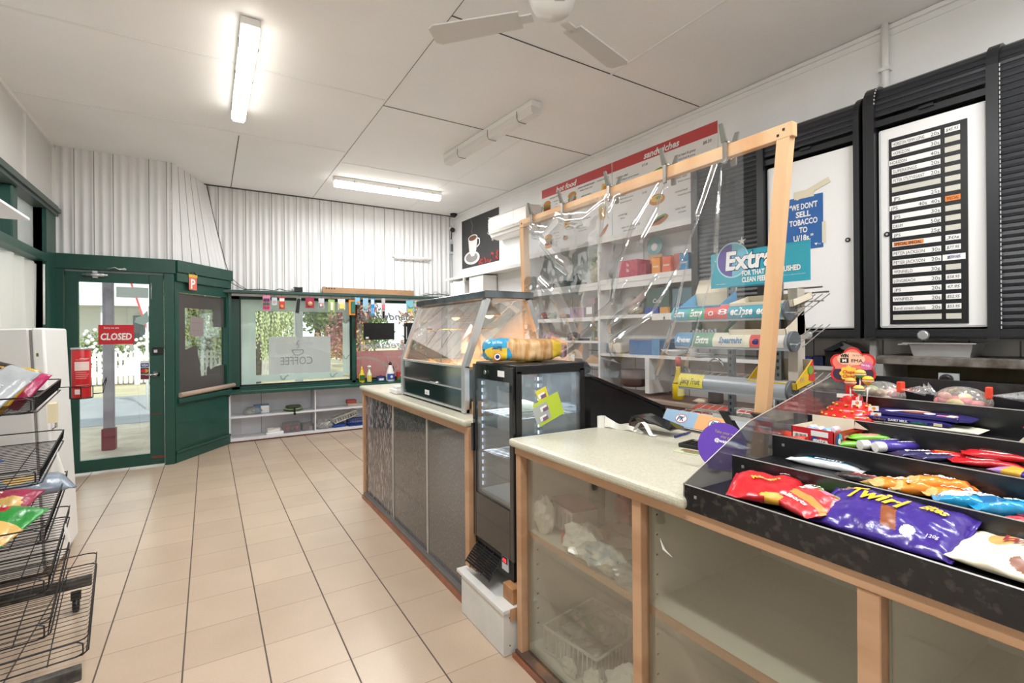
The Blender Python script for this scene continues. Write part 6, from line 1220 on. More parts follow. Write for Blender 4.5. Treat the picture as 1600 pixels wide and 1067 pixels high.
P0, P1 = Vector((2.09, -1.355, CT+.006)), Vector((2.215, -1.335, CT+.006)); b = B(); b.tube([P0, P0.lerp(P1, .6)], .0052, 8); obj('cap', b, M_navy, t); b = B(); b.tube([P0.lerp(P1, .6), P1], [.0055, .004], 8); obj('barrel', b, mat('pen_blue_b', '#26386e', .3), t)
t = thing('calculator', 'small black calculator half behind the purple disc', 'calculator', (2.03, -1.52, CT))
b = B(T(2.03, -1.53, CT) @ Rz(.15)); b.box(-.05, .06, -.07, .07, 0, .016, 0, .004); obj('case', b, M_black, t)
b = B(T(2.03, -1.53, CT) @ Rz(.15)); b.box(.03, .05, -.05, .05, .016, .017); obj('screen', b, mat('lcd', '#8d7a6a', .3), t)
b = B(T(2.03, -1.53, CT) @ Rz(.15))
for i in range(4):
    for j in range(5): b.box(-.04+i*.017, -.03+i*.017, -.05+j*.022, -.034+j*.022, .016, .019)
obj('keys', b, M_dark, t)
b = B(T(1.935, -1.555, CT) @ Rz(.25)); b.box(-.03, .045, -.055, .055, 0, .002, 0); b.box(-.02, .02, -.045, .02, .002, .0024, 1); b.box(.0, .03, -.02, .04, .0024, .0027, 2); obj('printed_card', b, [mat('card_pale', '#c4c8a8', .5), mat('card_olive', '#7c8254', .5), mat('card_rust', '#8a6a58', .5)], None, 'small printed card lying beside the purple disc', 'card')
# purple disc
t = thing('purple_disc', 'purple round card with small yellow and white writing leaning by the acrylic side', 'sign', (1.86, -1.77, CT))
DM = T(1.835, -1.757, CT+.0755) @ Rz(.35) @ Ry(.28) @ Fr((0,-1,0), (0,0,1), (-1,0,0)) @ Rz(-.12)
b = B(DM); b.lathe([(.0765, -.002), (.0765, .002)], 48, (0, 0, 0)); pdsc = obj('disc', b, mat('purple_card', '#5f3aa6', .4), t)
b = B(DM); b.text('Take your receipt\nstay gold', .012, .045, .013, w=.085, mi=0, z=.003); b.text('@wattlebar', .012, .017, .015, w=.075, mi=1, z=.003, bold=.03); obj('lettering', b, [mat('gold_ink', '#b9a55a', .5), M_white], pdsc)
b = B(DM); b.box(-.015, .015, -.078, -.07, .0, .05); obj('foot', b, mat('purple_card', '#5f3aa6'), t)
# ---------------------------------------------------------------- wooden frame with plastic screen
t = thing('screen_support', 'pale pine frame standing on the counters holding the clear plastic screen', 'frame', (2.1, -1.0, CT))
b = B(); b.hexa([(2.085, -1.745, CT+.001), (2.118, -1.745, CT+.001), (2.118, -1.70, CT+.001), (2.085, -1.70, CT+.001), (2.085, -1.85, 2.055), (2.118, -1.85, 2.055), (2.118, -1.805, 2.055), (2.085, -1.805, 2.055)]); obj('post', b, M_wood, t)
b = B(); b.hexa([(2.08, -.075, .952), (2.12, -.075, .952), (2.12, -.03, .952), (2.08, -.03, .952), (2.08, -.205, 2.05), (2.12, -.205, 2.05), (2.12, -.165, 2.05), (2.08, -.165, 2.05)]) if False else b.hexa([(2.205, -.075, .952), (2.245, -.075, .952), (2.245, -.03, .952), (2.205, -.03, .952), (2.08, -.205, 2.05), (2.12, -.205, 2.05), (2.12, -.16, 2.05), (2.08, -.16, 2.05)]); obj('post', b, M_wood, t)
b = B(); b.box(2.085, 2.115, -1.86, -.155, 2.055, 2.105, bev=.002); obj('top_bar', b, M_wood, t)
b = B(); 
for (y, z) in ((-1.83, 2.085), (-1.81, 2.07), (-.18, 2.08)): b.lathe([(.004, 2.083), (.004, 2.0845)], 8, (0, 0, 0)) if False else b.box(2.083, 2.086, y-.004, y+.004, z-.004, z+.004)
obj('screws', b, M_dark, t)
# screen
CREASES = [((-.30, 2.05), (-.42, 1.93), (-.56, 1.80), (-.66, 1.74)), ((-.55, 2.05), (-.66, 2.0), (-.80, 1.98), (-.95, 2.03)), ((-.33, 2.0), (-.45, 1.97), (-.58, 2.03)), ((-1.30, 2.02), (-1.17, 1.88), (-1.08, 1.72), (-1.02, 1.55)), ((-1.33, 2.0), (-1.30, 1.90), (-1.22, 1.80)), ((-1.05, 2.02), (-1.0, 1.96), (-.97, 2.04)),
 ((-.38, 1.66), (-.42, 1.50), (-.52, 1.38), (-.66, 1.35)), ((-.40, 1.70), (-.52, 1.62), (-.66, 1.48), (-.72, 1.38)), ((-1.60, 2.03), (-1.52, 1.85), (-1.42, 1.66), (-1.25, 1.45), (-1.02, 1.33)), ((-1.10, 1.62), (-1.0, 1.52), (-.88, 1.46)), ((-1.28, 1.62), (-1.18, 1.50), (-1.0, 1.42)), ((-1.62, 2.03), (-1.60, 1.7), (-1.52, 1.45), (-1.46, 1.25)), ((-.85, 1.42), (-.72, 1.33), (-.60, 1.28)), ((-1.46, 1.7), (-1.38, 1.4), (-1.30, 1.2)), ((-.98, 2.04), (-.95, 1.80), (-.92, 1.6))]
def crease(y, z):
    o = 0
    for k, c in enumerate(CREASES):
        for i in range(len(c)-1):
            ax, az = c[i]; bx, bz = c[i+1]; dx, dz = bx-ax, bz-az; q = max(0, min(1, ((y-ax)*dx+(z-az)*dz)/(dx*dx+dz*dz))); d = math.hypot(y-ax-q*dx, z-az-q*dz)
            if d < .06: o = max(o, math.exp(-(d/(.011+.006*((i+k) % 3)))**2)*(.011+.004*(k % 3)))
    return o
def scr(u, v):
    y = -.22-1.47*u; z = 2.07-(.93-.06*u)*v
    f = .006*math.sin(2*PI*4.1*u+.6+1.2*v)*(.2+v) + .02*noise.noise(Vector((u*2.6, v*2.2, .7)))*(.15+v)
    return (2.070 - crease(y, z)*(.3 if v < .03 else 1) + f*.7, y, z)
b = B(); b.grid(scr, 220, 140); obj('plastic_screen', b, clear('clear_vinyl', '#fdfdfe', .035, .05, haze=.075, hazecol='#ffffff', grazing=.5, bump=.18, bscale=5), None, 'creased clear plastic sheet hanging from the pine frame', 'plastic screen')
M_clip = mat('clip_metal', '#9a9790', .35, metal=.9)
for i, y in enumerate((-.31, -.61, -.98, -1.327, -1.614)):
    t = thing('spring_clip', ('first', 'second', 'third', 'fourth', 'fifth')[i] + ' metal spring clip from the left along the top of the pine frame', 'clip', (2.10, y, 2.03), 'spring clips holding the plastic screen')
    b = B(); b.box(2.066, 2.078, y-.008, y+.008, 2.03, 2.11, bev=.002); b.hexa([(2.066, y-.012, 2.11), (2.076, y-.012, 2.11), (2.076, y+.012, 2.11), (2.066, y+.012, 2.11), (2.045, y-.008, 2.175), (2.053, y-.008, 2.175), (2.053, y+.008, 2.175), (2.045, y+.008, 2.175)]); obj('jaw', b, M_clip, t)
    b = B(); b.box(2.122, 2.134, y-.012, y+.012, 2.03, 2.11, bev=.003); b.hexa([(2.124, y-.012, 2.11), (2.134, y-.012, 2.11), (2.134, y+.012, 2.11), (2.124, y+.012, 2.11), (2.147, y-.008, 2.165), (2.155, y-.008, 2.165), (2.155, y+.008, 2.165), (2.147, y+.008, 2.165)]); obj('jaw', b, M_clip, t)
    b = B(); b.tube([(2.07, y, 2.112), (2.13, y, 2.112)], .007, 8); obj('spring', b, M_clip, t)
t = thing('bar_clamp', 'quick clamp with black jaws and an orange handle gripping the foot of the pine post', 'clamp', (2.06, -1.76, 1.0))
b = B(); b.box(2.062, 2.070, -1.90, -1.56, 1.062, 1.078); obj('bar', b, M_steel, t)
b = B(); b.hexa([(2.055, -1.62, 1.09), (2.078, -1.62, 1.09), (2.078, -1.59, 1.09), (2.055, -1.59, 1.09), (2.055, -1.695, .985), (2.078, -1.695, .985), (2.078, -1.665, .985), (2.055, -1.665, .985)]); obj('jaw', b, M_black, t)
b = B(); b.hexa([(2.05, -1.765, 1.10), (2.083, -1.765, 1.10), (2.083, -1.72, 1.10), (2.05, -1.72, 1.10), (2.055, -1.85, 1.01), (2.078, -1.85, 1.01), (2.078, -1.82, 1.01), (2.055, -1.82, 1.01)]); obj('jaw', b, M_black, t)
b = B(); b.tube([(2.055, -1.77, 1.045), (2.03, -1.86, 1.045)], .008, 8); b.lathe([(.012, -.005), (.012, .005)], 10, (2.05, -1.77, 1.05), axis='x'); obj('screw', b, M_chrome, t)
b = B(); b.tube([(2.03, -1.855, 1.045), (2.0, -1.945, 1.043)], [.019, .019], 14); obj('handle', b, mat('clamp_orange', '#d9432c', .4), t)
# ---------------------------------------------------------------- gum rack
t = thing('gum_rack', 'tiered wire gum rack with coloured price strips behind the near counter', 'rack', (2.55, -1.3, .0))
GX = 2.5
def strip(z, y0, y1, segs, x=GX):
    M = AISLE(x) @ T(0, z, 0)
    b = B(M); b.grid(lambda u, v: (-y0+(y0-y1)*u*1.0, -.036+.072*v, .012*math.sin(PI*v)-.02*v), 2, 6, 0); b.grid(lambda u, v: (-y0+(y0-y1)*u, -.045+.012*v, .0), 1, 1, 0); pc = obj('price_channel', b, mat('channel_grey', '#9a9fa4', .3, metal=.2), t)
    L = y0-y1
    for (a, c, m, texts) in segs:
        b = B(M); b.grid(lambda u, v: (-y0+L*(a+(c-a)*u), -.033+.066*v, .0025+.012*math.sin(PI*v)-.02*v), 2, 6, 0)
        for (s_, fx, sz, w_, mm, kw) in texts: b.text(s_, -y0+L*(a+(c-a)*fx), 0, sz, w_, mi=mm, fn=lambda p, q, z_: (p, q, .0045+.012*math.sin(PI*(q+.033)/.066)-.02*(q+.033)/.066), **kw)
        obj('price_strip', b, m, pc)
    b = B(M @ T(-y1+.012, -.005, -.02)); b.lathe([(.045, -.012), (.045, .0)], 20, (0, 0, 0), axis='x'); obj('end_cap', b, mat('cap_grey', '#5a5e62', .5), t)
SC = lambda n, c: mat('st_'+n, c, .45)
ITW = {'shear': .2, 'bold': .03}
strip(1.487, -1.0, -1.60, [(0, .17, [SC('aqua', '#5aa3b4'), M_white], [('Extra', .5, .05, .07, 1, ITW)]), (.17, .34, [SC('mint', '#4fa588'), M_white], [('Extra', .5, .05, .07, 1, ITW)]), (.34, .55, [SC('coral', '#d2605a'), M_white], [('o', .3, .05, .03, 1, {}), ('8', .8, .04, .05, 1, {})]), (.55, .98, [SC('petrol', '#4d93a4'), M_white], [('eclipse', .28, .05, .11, 1, ITW), ('eclipse', .78, .05, .11, 1, ITW)])])
strip(1.352, -1.02, -1.62, [(0, .18, [SC('skyb', '#5f93b8'), M_white], [('Airwaves', .5, .04, .09, 1, ITW)]), (.18, .38, [SC('sage', '#7ba58a'), M_white], [('Extra', .5, .05, .08, 1, ITW)]), (.38, .70, [SC('cream', '#ddd9c4'), SC('stb', '#5b84b0')], [('Spearmint', .5, .04, .12, 1, ITW)]), (.70, .80, [SC('coral', '#d2605a'), M_navy], [('e', .5, .05, .03, 1, ITW)]), (.80, .96, [SC('pale', '#cfc9c4'), M_white], [])])
strip(1.14, -1.04, -1.61, [(0, .26, [SC('juicy', '#e3d454'), M_navy], [('Juicy Fruit', .5, .042, .12, 1, {'shear': .1})])])
# bottom strip, slightly splayed
for (a, c, cc, tx) in ((0, .5, '#8fb0cc', 1), (.5, 1, '#eaa96a', 2)):
    b = B(Fr((.0,-1,0), (.55,0,.83), (-.83,0,.55), (2.42, -1.015, .95))); L = .385; b.box(L*a, L*c, -.035, .045, 0, .002, 0); disc(b, L*(a+.27), .006, .036, .024, .0025, 1); disc(b, L*(a+.27), .006, .032, .020, .003, 2); b.text('PK', L*(a+.27), .006, .036, w=.045, mi=3, z=.0038, shear=.2, bold=.04)
    obj('price_strip', b, [mat('pk_'+cc, cc, .45), mat('pk_red', '#c0504c', .5), M_white, M_navy], t)
b = B(Fr((0,-1,0), (.55,0,.83), (-.83,0,.55), (2.42, -1.015, .95))); b.box(-.01, .58, -.04, .05, -.012, -.002); obj('price_channel', b, mat('channel_grey', '#9a9fa4'), t)
for y in (-1.26, -1.50):
    b = B(); b.box(2.62, 2.645, y-.015, y+.015, .001, 1.70)
    for k in range(22): b.box(2.6185, 2.62, y-.005, y+.005, .96+k*.032, .975+k*.032, 1)
    obj('upright', b, [mat('zinc', '#8d9297', .35, metal=.7), M_gap], t)
b = B(); b.box(2.60, 2.66, -1.60, -1.558, .001, 1.58); obj('end_upright', b, mat('beige_upright', '#bdb6ac', .5), t)
b = B(); b.box(2.40, 2.66, -1.66, -1.0, .001, .03); obj('foot_plate', b, mat('zinc', '#8d9297'), t)
for z in (1.47, 1.335, 1.12, .945):
    b = B()
    for k in range(13):
        y = -1.02-k*.048; b.tube([(GX, y, z), (GX+.20, y, z+.055)], .0022, 4)
    for fx in (.0, .5, 1): b.tube([(GX+.2*fx, -1.0, z+.055*fx), (GX+.2*fx, -1.66, z+.055*fx)], .0028, 4)
    for y in (-1.60, -1.63, -1.66): b.tube([(GX+.02, y, z-.012), (GX+.22, y-.015, z+.085)], .0028, 4)
    obj('wire_tier', b, M_chrome, t)
b = B(); b.tube([(GX+.19, -1.30, 1.56), (GX+.19, -1.45, 1.56), (GX+.19, -1.47, 1.585), (GX+.19, -1.66, 1.585)], .004, 5); b.tube([(GX+.19, -1.46, 1.56), (GX+.16, -1.70, 1.56)], .004, 5); obj('hook_rail', b, M_clip, t)
def tray_box(x, y, z, sx, sy, h, mats, label, a=0, front=0, tilt=0, flap=None, deco=None):
    M = T(x, y, z) @ Rz(a) @ Ry(-tilt); w2 = .003
    b = B(M); b.box(0, sx, -sy, 0, 0, w2, 1); b.box(0, w2, -sy, 0, 0, h if not front else front, 0); b.box(sx-w2, sx, -sy, 0, 0, h, 1)
    for yy in (-sy, -w2): b.hexa([(0, yy, 0), (sx, yy, 0), (sx, yy+w2, 0), (0, yy+w2, 0), (0, yy, front or h), (sx, yy, h), (sx, yy+w2, h), (0, yy+w2, front or h)], 0)
    if flap: b.hexa([(sx, -sy, h-.002), (sx+flap[0], -sy, h+flap[1]), (sx+flap[0], 0, h+flap[1]), (sx, 0, h-.002), (sx, -sy, h+.002), (sx+flap[0], -sy, h+flap[1]+.003), (sx+flap[0], 0, h+flap[1]+.003), (sx, 0, h+.002)], 1)
    if deco: deco(b, M)
    return obj('display_carton', b, mats, None, label, 'carton', 'gum cartons on the tiered rack')
M_crd = mat('carton_cream', '#dcd2bc', .7)
tray_box(2.515, -1.04, 1.49, .15, .24, .07, [mat('ctn_blue', '#4f93bd', .5), M_crd, M_white], 'open blue gum carton at the left of the top tier', tilt=.25, front=.03, flap=(.05, .06))
tray_box(2.515, -1.33, 1.495, .16, .30, .03, [M_crd, M_crd], 'flattened cream carton at the right of the top tier under the banner', tilt=.25)
tray_box(2.515, -1.08, 1.352, .14, .20, .075, [mat('ctn_green', '#2f8a4e', .5), M_crd, M_white], 'torn green gum carton on the second tier', tilt=.2, front=.02, flap=(.02, .05))
tray_box(2.515, -1.33, 1.352, .16, .27, .10, [M_crd, M_crd], 'tall cream carton on the right of the second tier', tilt=.2, front=.05)
tray_box(2.515, -1.42, 1.14, .15, .22, .10, [mat('ctn_yellow', '#e0b830', .5), mat('ctn_inner', '#b0a390', .7), mat('ctn_red', '#c9403a', .5), mat('ctn_green2', '#6ea03c', .5)], 'yellow and red sweets carton on the third tier at the right', tilt=.2, front=.03, deco=lambda b, M: (setattr(b, 'M', M @ Fr((1,0,0), (0,0,1), (0,-1,0), (0, -.22, 0))), b.prism([(.10, .02), (.15, .0), (.15, .10), (.12, .08)], .0, .002, 2), disc(b, .12, .06, .02, .02, .003, 3), b.text('PK', .05, .035, .03, mi=1, z=.003)))
b = B()
for k in range(8): b.box(2.53, 2.55, -1.12-k*.018, -1.108-k*.018, 1.372+.004*(k % 3), 1.40+.006*(k % 2))
obj('gum_packets', b, mat('silver_ends', '#a7a9ab', .4), None, 'row of silver gum packet ends in the green carton', 'gum')
bpy.data.objects['gum_packets']['kind'] = 'stuff'
# magazines under
for i, (x, y, a, c, lb) in enumerate(((2.78, -1.02, .3, '#a8503c', 'red fronted magazine on the stand under the gum rack'), (2.80, -1.25, .1, '#cfcac0', 'pale newspaper under the gum rack'), (2.74, -1.45, -.1, '#c9c2ba', 'pale newspaper with red edge at the right under the gum rack'), (2.58, -1.15, .2, '#d9d4c8', 'white folded newspaper behind the gum price strip'), (2.60, -1.42, -.2, '#d2ccc4', 'white newspaper leaning behind the pine post'))):
    b = B(T(x, y, .945+.002*i) @ Rz(a) @ Ry(-.12)); b.box(-.11, .11, -.10, .10, 0, .012, 0); b.box(-.08, .0, -.08, .06, .012, .0125, 1); b.box(.02, .06, -.08, .08, .012, .0125, 2)
    obj('newspaper', b, [mat('news_'+c, c, .7), mat('news_ink', '#77726c', .8), mat('news_red', '#b0483e', .7)], None, lb, 'newspaper')
t = thing('paper_stand', 'grey newspaper stand behind the near counter under the gum rack', 'stand', (2.8, -1.3, 0))
b = B(); b.box(2.675, 2.95, -1.62, -.9, .90, .943); obj('stand_top', b, mat('stand_grey', '#b2aba6', .5), t); 
for (x, y) in ((2.68, -.93), (2.92, -.93), (2.68, -1.6), (2.92, -1.6)):
    b = B(); b.box(x, x+.025, y, y+.025, .001, .90); obj('leg', b, mat('stand_grey', '#b2aba6'), t)
# header banner
t = thing('gum_banner', 'turquoise gum banner reading Extra for that just brushed clean feeling', 'banner', (2.5, -1.48, 1.60))
BM = Fr((0,-1,0), (0,0,1), (-1,0,0), (2.49, -1.25, 1.60))
M_tq = mat('turquoise', '#32a0b4', .4); 
b = B(BM); b.box(0, .462, .0, .165, 0, .004, 0, .0); b.box(.10, .30, -.004, .003, .004, .006, 1); pn = obj('panel', b, [M_tq, mat('teal_dark', '#2b6f80', .5)], t)
b = B(BM); disc(b, .115, .125, .083, .083, .005, 0, 0, 40); disc(b, .115, .125, .076, .076, .0056, 1, 0, 40); b.f([b.v(.115+.076*math.cos(a), .125+.076*math.sin(a), .0062) for a in [PI/2-PI*i/20 for i in range(21)]], 2)
for k in range(5): a = PI/2+2*PI*k/5; b.f([b.v(.165+.008*math.cos(a-.6), .205+.008*math.sin(a-.6), .0068), b.v(.165+.022*math.cos(a), .205+.022*math.sin(a), .0068), b.v(.165+.008*math.cos(a+.6), .205+.008*math.sin(a+.6), .0068)], 3)
disc(b, .165, .205, .008, .008, .0068, 3); obj('emblem', b, [mat('pale_ring', '#a9d6dc', .4), mat('violet_disc', '#5d4a9c', .4), mat('sky_disc', '#6fb9cf', .4), M_white], t)
b = B(BM); b.text('Extra', .20, .122, .118, w=.245, mi=1, z=.0072, bold=.06, shear=.08); b.text('Extra', .20, .122, .118, w=.238, mi=0, z=.0080, bold=.035, shear=.08)
b.text('FOR THAT JUST BRUSHED', .295, .058, .031, w=.262, mi=0, z=.0062, bold=.04); b.text('CLEAN FEELING', .24, .028, .031, w=.155, mi=0, z=.0062, bold=.04); b.text('www.extragum', .055, .018, .008, w=.05, mi=0, z=.0062); b.text('dental care approved product', .395, .03, .005, w=.10, mi=0, z=.0062); obj('lettering', b, [M_white, M_navy], pn)
# ================================================================ STEPPED SWEETS STAND
M_ac = clear('acrylic', '#e2e2e4', .10, .03, haze=.10, hazecol='#cfcdd0', grazing=.75)
def scuffed(name):
    m = mat(name, '#19191b', .22, spec=.6); n = m.node_tree; p = n.nodes['Principled BSDF']
    tc = n.nodes.new('ShaderNodeTexCoord'); t_ = n.nodes.new('ShaderNodeTexNoise'); t_.inputs['Scale'].default_value = 45; t_.inputs['Detail'].default_value = 6; n.links.new(tc.outputs['Object'], t_.inputs[0])
    r = n.nodes.new('ShaderNodeValToRGB'); r.color_ramp.elements[0].position = .52; r.color_ramp.elements[1].position = .72; r.color_ramp.elements[0].color = lin('#18181a'); r.color_ramp.elements[1].color = lin('#403a34')
    n.links.new(t_.outputs[0], r.inputs[0]); n.links.new(r.outputs[0], p.inputs['Base Color']); return m
M_riser = scuffed('scuffed_black_acrylic'); M_tray = mat('tray_black', '#1c1c1e', .25, spec=.6)
t = thing('sweets_stand', 'scuffed black stepped sweets stand on the near counter at the right', 'display stand', (2.0, -2.6, CT))
YL, YR = -1.865, -3.3
steps = [(1.519, 1.733, .952, .9735), (1.733, 1.946, .995, 1.024), (1.946, 2.162, 1.036, 1.060), (2.162, 2.385, 1.078, 1.105), (2.385, 2.62, 1.125, 1.160)]
zb = .9405
for i, (x0, x1, zt, zl) in enumerate(steps):
    b = B(); b.box(x0, x1+.002, YR, YL, zt-.006, zt); obj('tray', b, M_tray, t)
    b = B(); b.box(x0-.004, x0, YR, YL, (.906 if i == 0 else zb), zl, 0)
    b.tube([(x0-.002, YL, zl), (x0-.002, YR, zl)], .0022, 4, 1)
    for yy in (-1.90, -2.6): b.box(x0-.0052, x0-.004, yy-.004, yy+.004, zl-.03, zl-.022, 1)
    obj('riser', b, [M_riser if i == 0 else M_tray, mat('lip_edge', '#8a857e', .3)], t)
b = B(); b.box(2.62, 2.63, YR, YL, .86, 1.215); obj('back_panel', b, M_tray, t)
b = B(); b.prism([(1.519, .925), (1.519, .975), (2.52, 1.26), (2.625, 1.262), (2.625, .9405), (1.53, .9405)], 0, .004) if False else None
b.M = Fr((1,0,0), (0,0,1), (0,-1,0), (0, YL+.004, 0)); b.prism([(1.514, .906), (1.514, .976), (1.82, 1.115), (2.40, 1.245), (2.625, 1.262), (2.625, .9415), (1.53, .9415)], 0, .003); obj('side_panel', b, M_ac, t)
b = B(); b.tube([(1.517, YL+.003, .976), (1.82, YL+.003, 1.115), (2.40, YL+.003, 1.245), (2.625, YL+.003, 1.262)], .0018, 4); obj('side_edge', b, mat('acrylic_edge', '#a59a92', .3), t)
b = B(); b.box(2.27, 2.63, YR, YL, .001, .86); obj('rear_support', b, mat('support_grey', '#a7a19c', .7), t)
# ================================================================ SWEETS
TZ = [s[2]+.001 for s in steps]
GR = 'sweets on the stepped stand'
M_pur = foil('choc_purple', '#3f2a86', .22); M_puw = mat('pack_white', '#efece6', .4); M_gold = mat('gold_print', '#b99a58', .35)
pillow('sweet_bag', TOP(1.645, -2.02, TZ[0]+.006, .42) @ Rx(.12), .17, .16, .055, [foil('mal_red', '#c41f28', .25), M_puw, mat('mal_yellow', '#e0a63a', .4)], patt(0, [(.62, .05, .16, .05, 2)]), [('Maltesers', .0, .0, .022, .07, 2, {'rot': .5, 'bold': .03}), ('milk', .04, .045, .014, .025, 1, {'rot': .5}), ('fun pack', .0, .0, .013, .03, 1, {'rot': .5})], 'plain red bag of sweets at the left of the lowest tier', 'bag', GR, seed=21, nu=70, nv=50, wr=.22)
pillow('sweet_bag', TOP(1.64, -2.135, TZ[0]+.004, -.45) @ Rx(.1), .15, .135, .05, [foil('party_red', '#d23b40', .25), foil('party_green', '#7ec04a'), M_puw, mat('party_orange', '#e68a42', .4), mat('party_pink', '#e77a9a', .4)], lambda u, v: 1 if v > .80 else (2 if (v > .62 and u < .35) else (3 if .25 < v < .42 else (4 if .5 < u < .7 and v > .66 else 0))), [('PARTY\nMIX', -.03, .04, .02, .05, 2, {'rot': .2, 'bold': .03}), ('allsorts', .01, -.045, .014, .08, 2, {'bold': .03})], 'red bag of mixed sweets with a green band overlapping the purple bag', 'bag', GR, seed=22, nu=70, nv=50, wr=.22)
pillow('chocolate_bag', TOP(1.665, -2.285, TZ[0]+.008, -.02) @ Rx(.30), .27, .17, .055, [M_pur, mat('twirl_yellow', '#eac22c', .35), mat('choc_brown', '#8a4a26', .35), M_puw, M_gold, foil('choc_purple_light', '#5a49a0')], lambda u, v: 3 if ((u-.70)/.045)**2+((v-.22)/.10)**2 < 1 else (0 if not (.50 < u+(v-.35)*.2 < .60 and .16 < v < .56) else 2),
 [('Twirl', -.03, .032, .066, .115, 1, {'shear': .2, 'bold': .03, 'rot': -.05}), ('Cadbury', -.095, .05, .02, .045, 4, {'rot': .5, 'shear': .3}), ('Bites', .075, .035, .03, .05, 1, {'shear': .2, 'bold': .03, 'rot': -.3}), ('120g', .095, -.045, .014, .02, 3, {})], 'large purple chocolate bag with yellow lettering lying on the lowest tier', 'chocolate bag', GR, seed=23, nu=110, nv=70, wr=.2)
pillow('chocolate_bag', TOP(1.655, -2.50, TZ[0]+.003, -.05) @ Rx(.1), .20, .155, .045, [foil('vanilla', '#e8dcc0', .3), mat('peach_splash', '#e8a060', .4), mat('choc_pale', '#8a5c48', .4), mat('maroon_print', '#8a2f34', .4), M_puw], patt(0, [(.3, .7, .1, .18, 1), (.62, .35, .14, .12, 4), (.8, .6, .14, .12, 4), (.65, .2, .2, .16, 2), (.95, .5, .14, .3, 2)]), [('White', .0, .02, .03, .08, 3, {'shear': .2, 'bold': .04, 'rot': -.2})], 'cream bag with white chocolate pictures at the right of the lowest tier', 'chocolate bag', GR, seed=24, nu=80, nv=56, wr=.22)
# second tier
def bar(x, y, z, a, L, W, Tk, mats, mifn, texts, label, seed, cat='chocolate bar', name='chocolate_bar', roll=0, wr=.1):
    return pillow(name, TOP(x, y, z, a) @ Rx(roll), L, W, Tk, mats, mifn, texts, label, cat, GR, seed=seed, nu=44, nv=20, wr=wr, crimp=.14, pv=5)
bar(1.955-.03, -2.03, TZ[1], .12, .20, .042, .022, [foil('bounty_white', '#e3e6e8', .3), foil('bounty_blue', '#3fa6cc', .3)], lambda u, v: 1 if (v > .5 and .12 < u < .85 and v > .5+.15*abs(u-.5)) else 0, [('BOUNTY', .01, .004, .018, .075, 0, {'bold': .06})], 'white and blue coconut bar alone at the left of the second tier', 31)
bar(1.865, -2.155, TZ[1], .2, .13, .04, .02, [foil('dusk_red', '#8f2a2c'), foil('dark_wrap', '#3a3230'), M_puw, M_gold], lambda u, v: 1 if (u < .3 or v < .3) else (2 if v > .7 else 0), [], 'dark red and silver wrapped bar between the blue bar and the orange bags', 32, wr=.3)
bar(1.84, -2.205, TZ[1], -.1, .09, .035, .018, [foil('gold_wrap', '#b99a58'), M_puw], stripes((.6, 0), (1, 1)), [], 'small gold wrapped sweet in front of the dark red bar', 33, wr=.3)
M_or = foil('orange_wrap', '#ec8a2c', .25)
for i, (x, y, a, lb) in enumerate(((1.865, -2.235, .95, 'left of the four, nearest the gold sweet'), (1.87, -2.275, .85, 'second from the left of the four'), (1.90, -2.30, .75, 'third from the left, lying across the others'), (1.885, -2.335, .9, 'right of the four, against the blue bags'))):
    bar(x, y, TZ[1]+(.014 if i == 2 else .0), a-.2, .135, .055, .03, [M_or, foil('gold_wrap2', '#d9b070'), M_puw, foil('burnt', '#c05a20')], patt(0, [(.1, .5, .12, .5, 1), (.9, .5, .06, .5, 3)]), [('Crunch', .0, .0, .02, .06, 2, {'shear': .2, 'bold': .05})], 'orange wrapped bar on the second tier, ' + lb, 40+i, wr=.2)
M_bl = foil('blue_wrap', '#1f93c4', .25)
for i, (x, y, a, lb) in enumerate(((1.845, -2.375, .6, 'left of two on the second tier'), (1.855, -2.43, .85, 'right of two, upright on the second tier'))):
    bar(x, y, TZ[1], a-.2, .14, .065, .035, [M_bl, foil('blue_dark', '#17659a'), M_puw, mat('coconut', '#d9d3c4', .5)], patt(0, [(.3, .5, .2, .3, 2 if i == 0 else 1)]), [('Bites', .02, .0, .022, .06, 2, {'shear': .2, 'bold': .05})], 'bright blue wrapped sweet packet, ' + lb, 50+i, wr=.22, cat='sweet packet', name='sweet_packet')
bar(1.88, -2.50, TZ[1], .3, .13, .09, .035, [foil('maroon_wrap', '#7c2530', .25), foil('amber_wrap', '#c98a3a'), M_puw], patt(0, [(.4, .6, .16, .2, 1), (.8, .4, .1, .2, 2)]), [], 'maroon sweet packet cut by the right edge on the second tier', 53, wr=.25, cat='sweet packet', name='sweet_packet')
bar(1.80, -2.47, TZ[1]-.001, .1, .08, .03, .02, [foil('bright_red', '#c8303a')], stripes((1, 0)), [], 'small bright red sweet in front of the maroon packet', 54)
# third tier: red gum box, green packs, rolls, bars, red wafers
t = thing('gum_carton', 'open red gum carton with a blue letter e at the left of the third tier', 'carton', (2.08, -1.96, TZ[2]))
x0, x1, y0, y1, z0 = 2.0, 2.13, -2.02, -1.895, TZ[2]
b = B(); b.box(x0, x0+.002, y0, y1, z0, z0+.052, 0); b.box(x0, x1, y0, y0+.002, z0, z0+.048, 0); b.box(x0, x1, y0, y1, z0, z0+.002, 1); b.box(x1-.002, x1, y0, y1, z0, z0+.075, 1); b.box(x0, x1, y1-.002, y1, z0, z0+.052, 1)
b.f([b.v(x1, y0, z0+.048), b.v(x1+.02, y0-.03, z0+.045), b.v(x1, y0-.002, z0+.07)], 1); b.f([b.v(x0+.04, y0-.0005, z0+.048), b.v(x1+.03, y0-.02, z0+.046), b.v(x1, y0, z0+.02), b.v(x0+.04, y0, z0+.01)], 0)
obj('box_body', b, [mat('gum_red', '#c8252e', .35), M_crd], t)
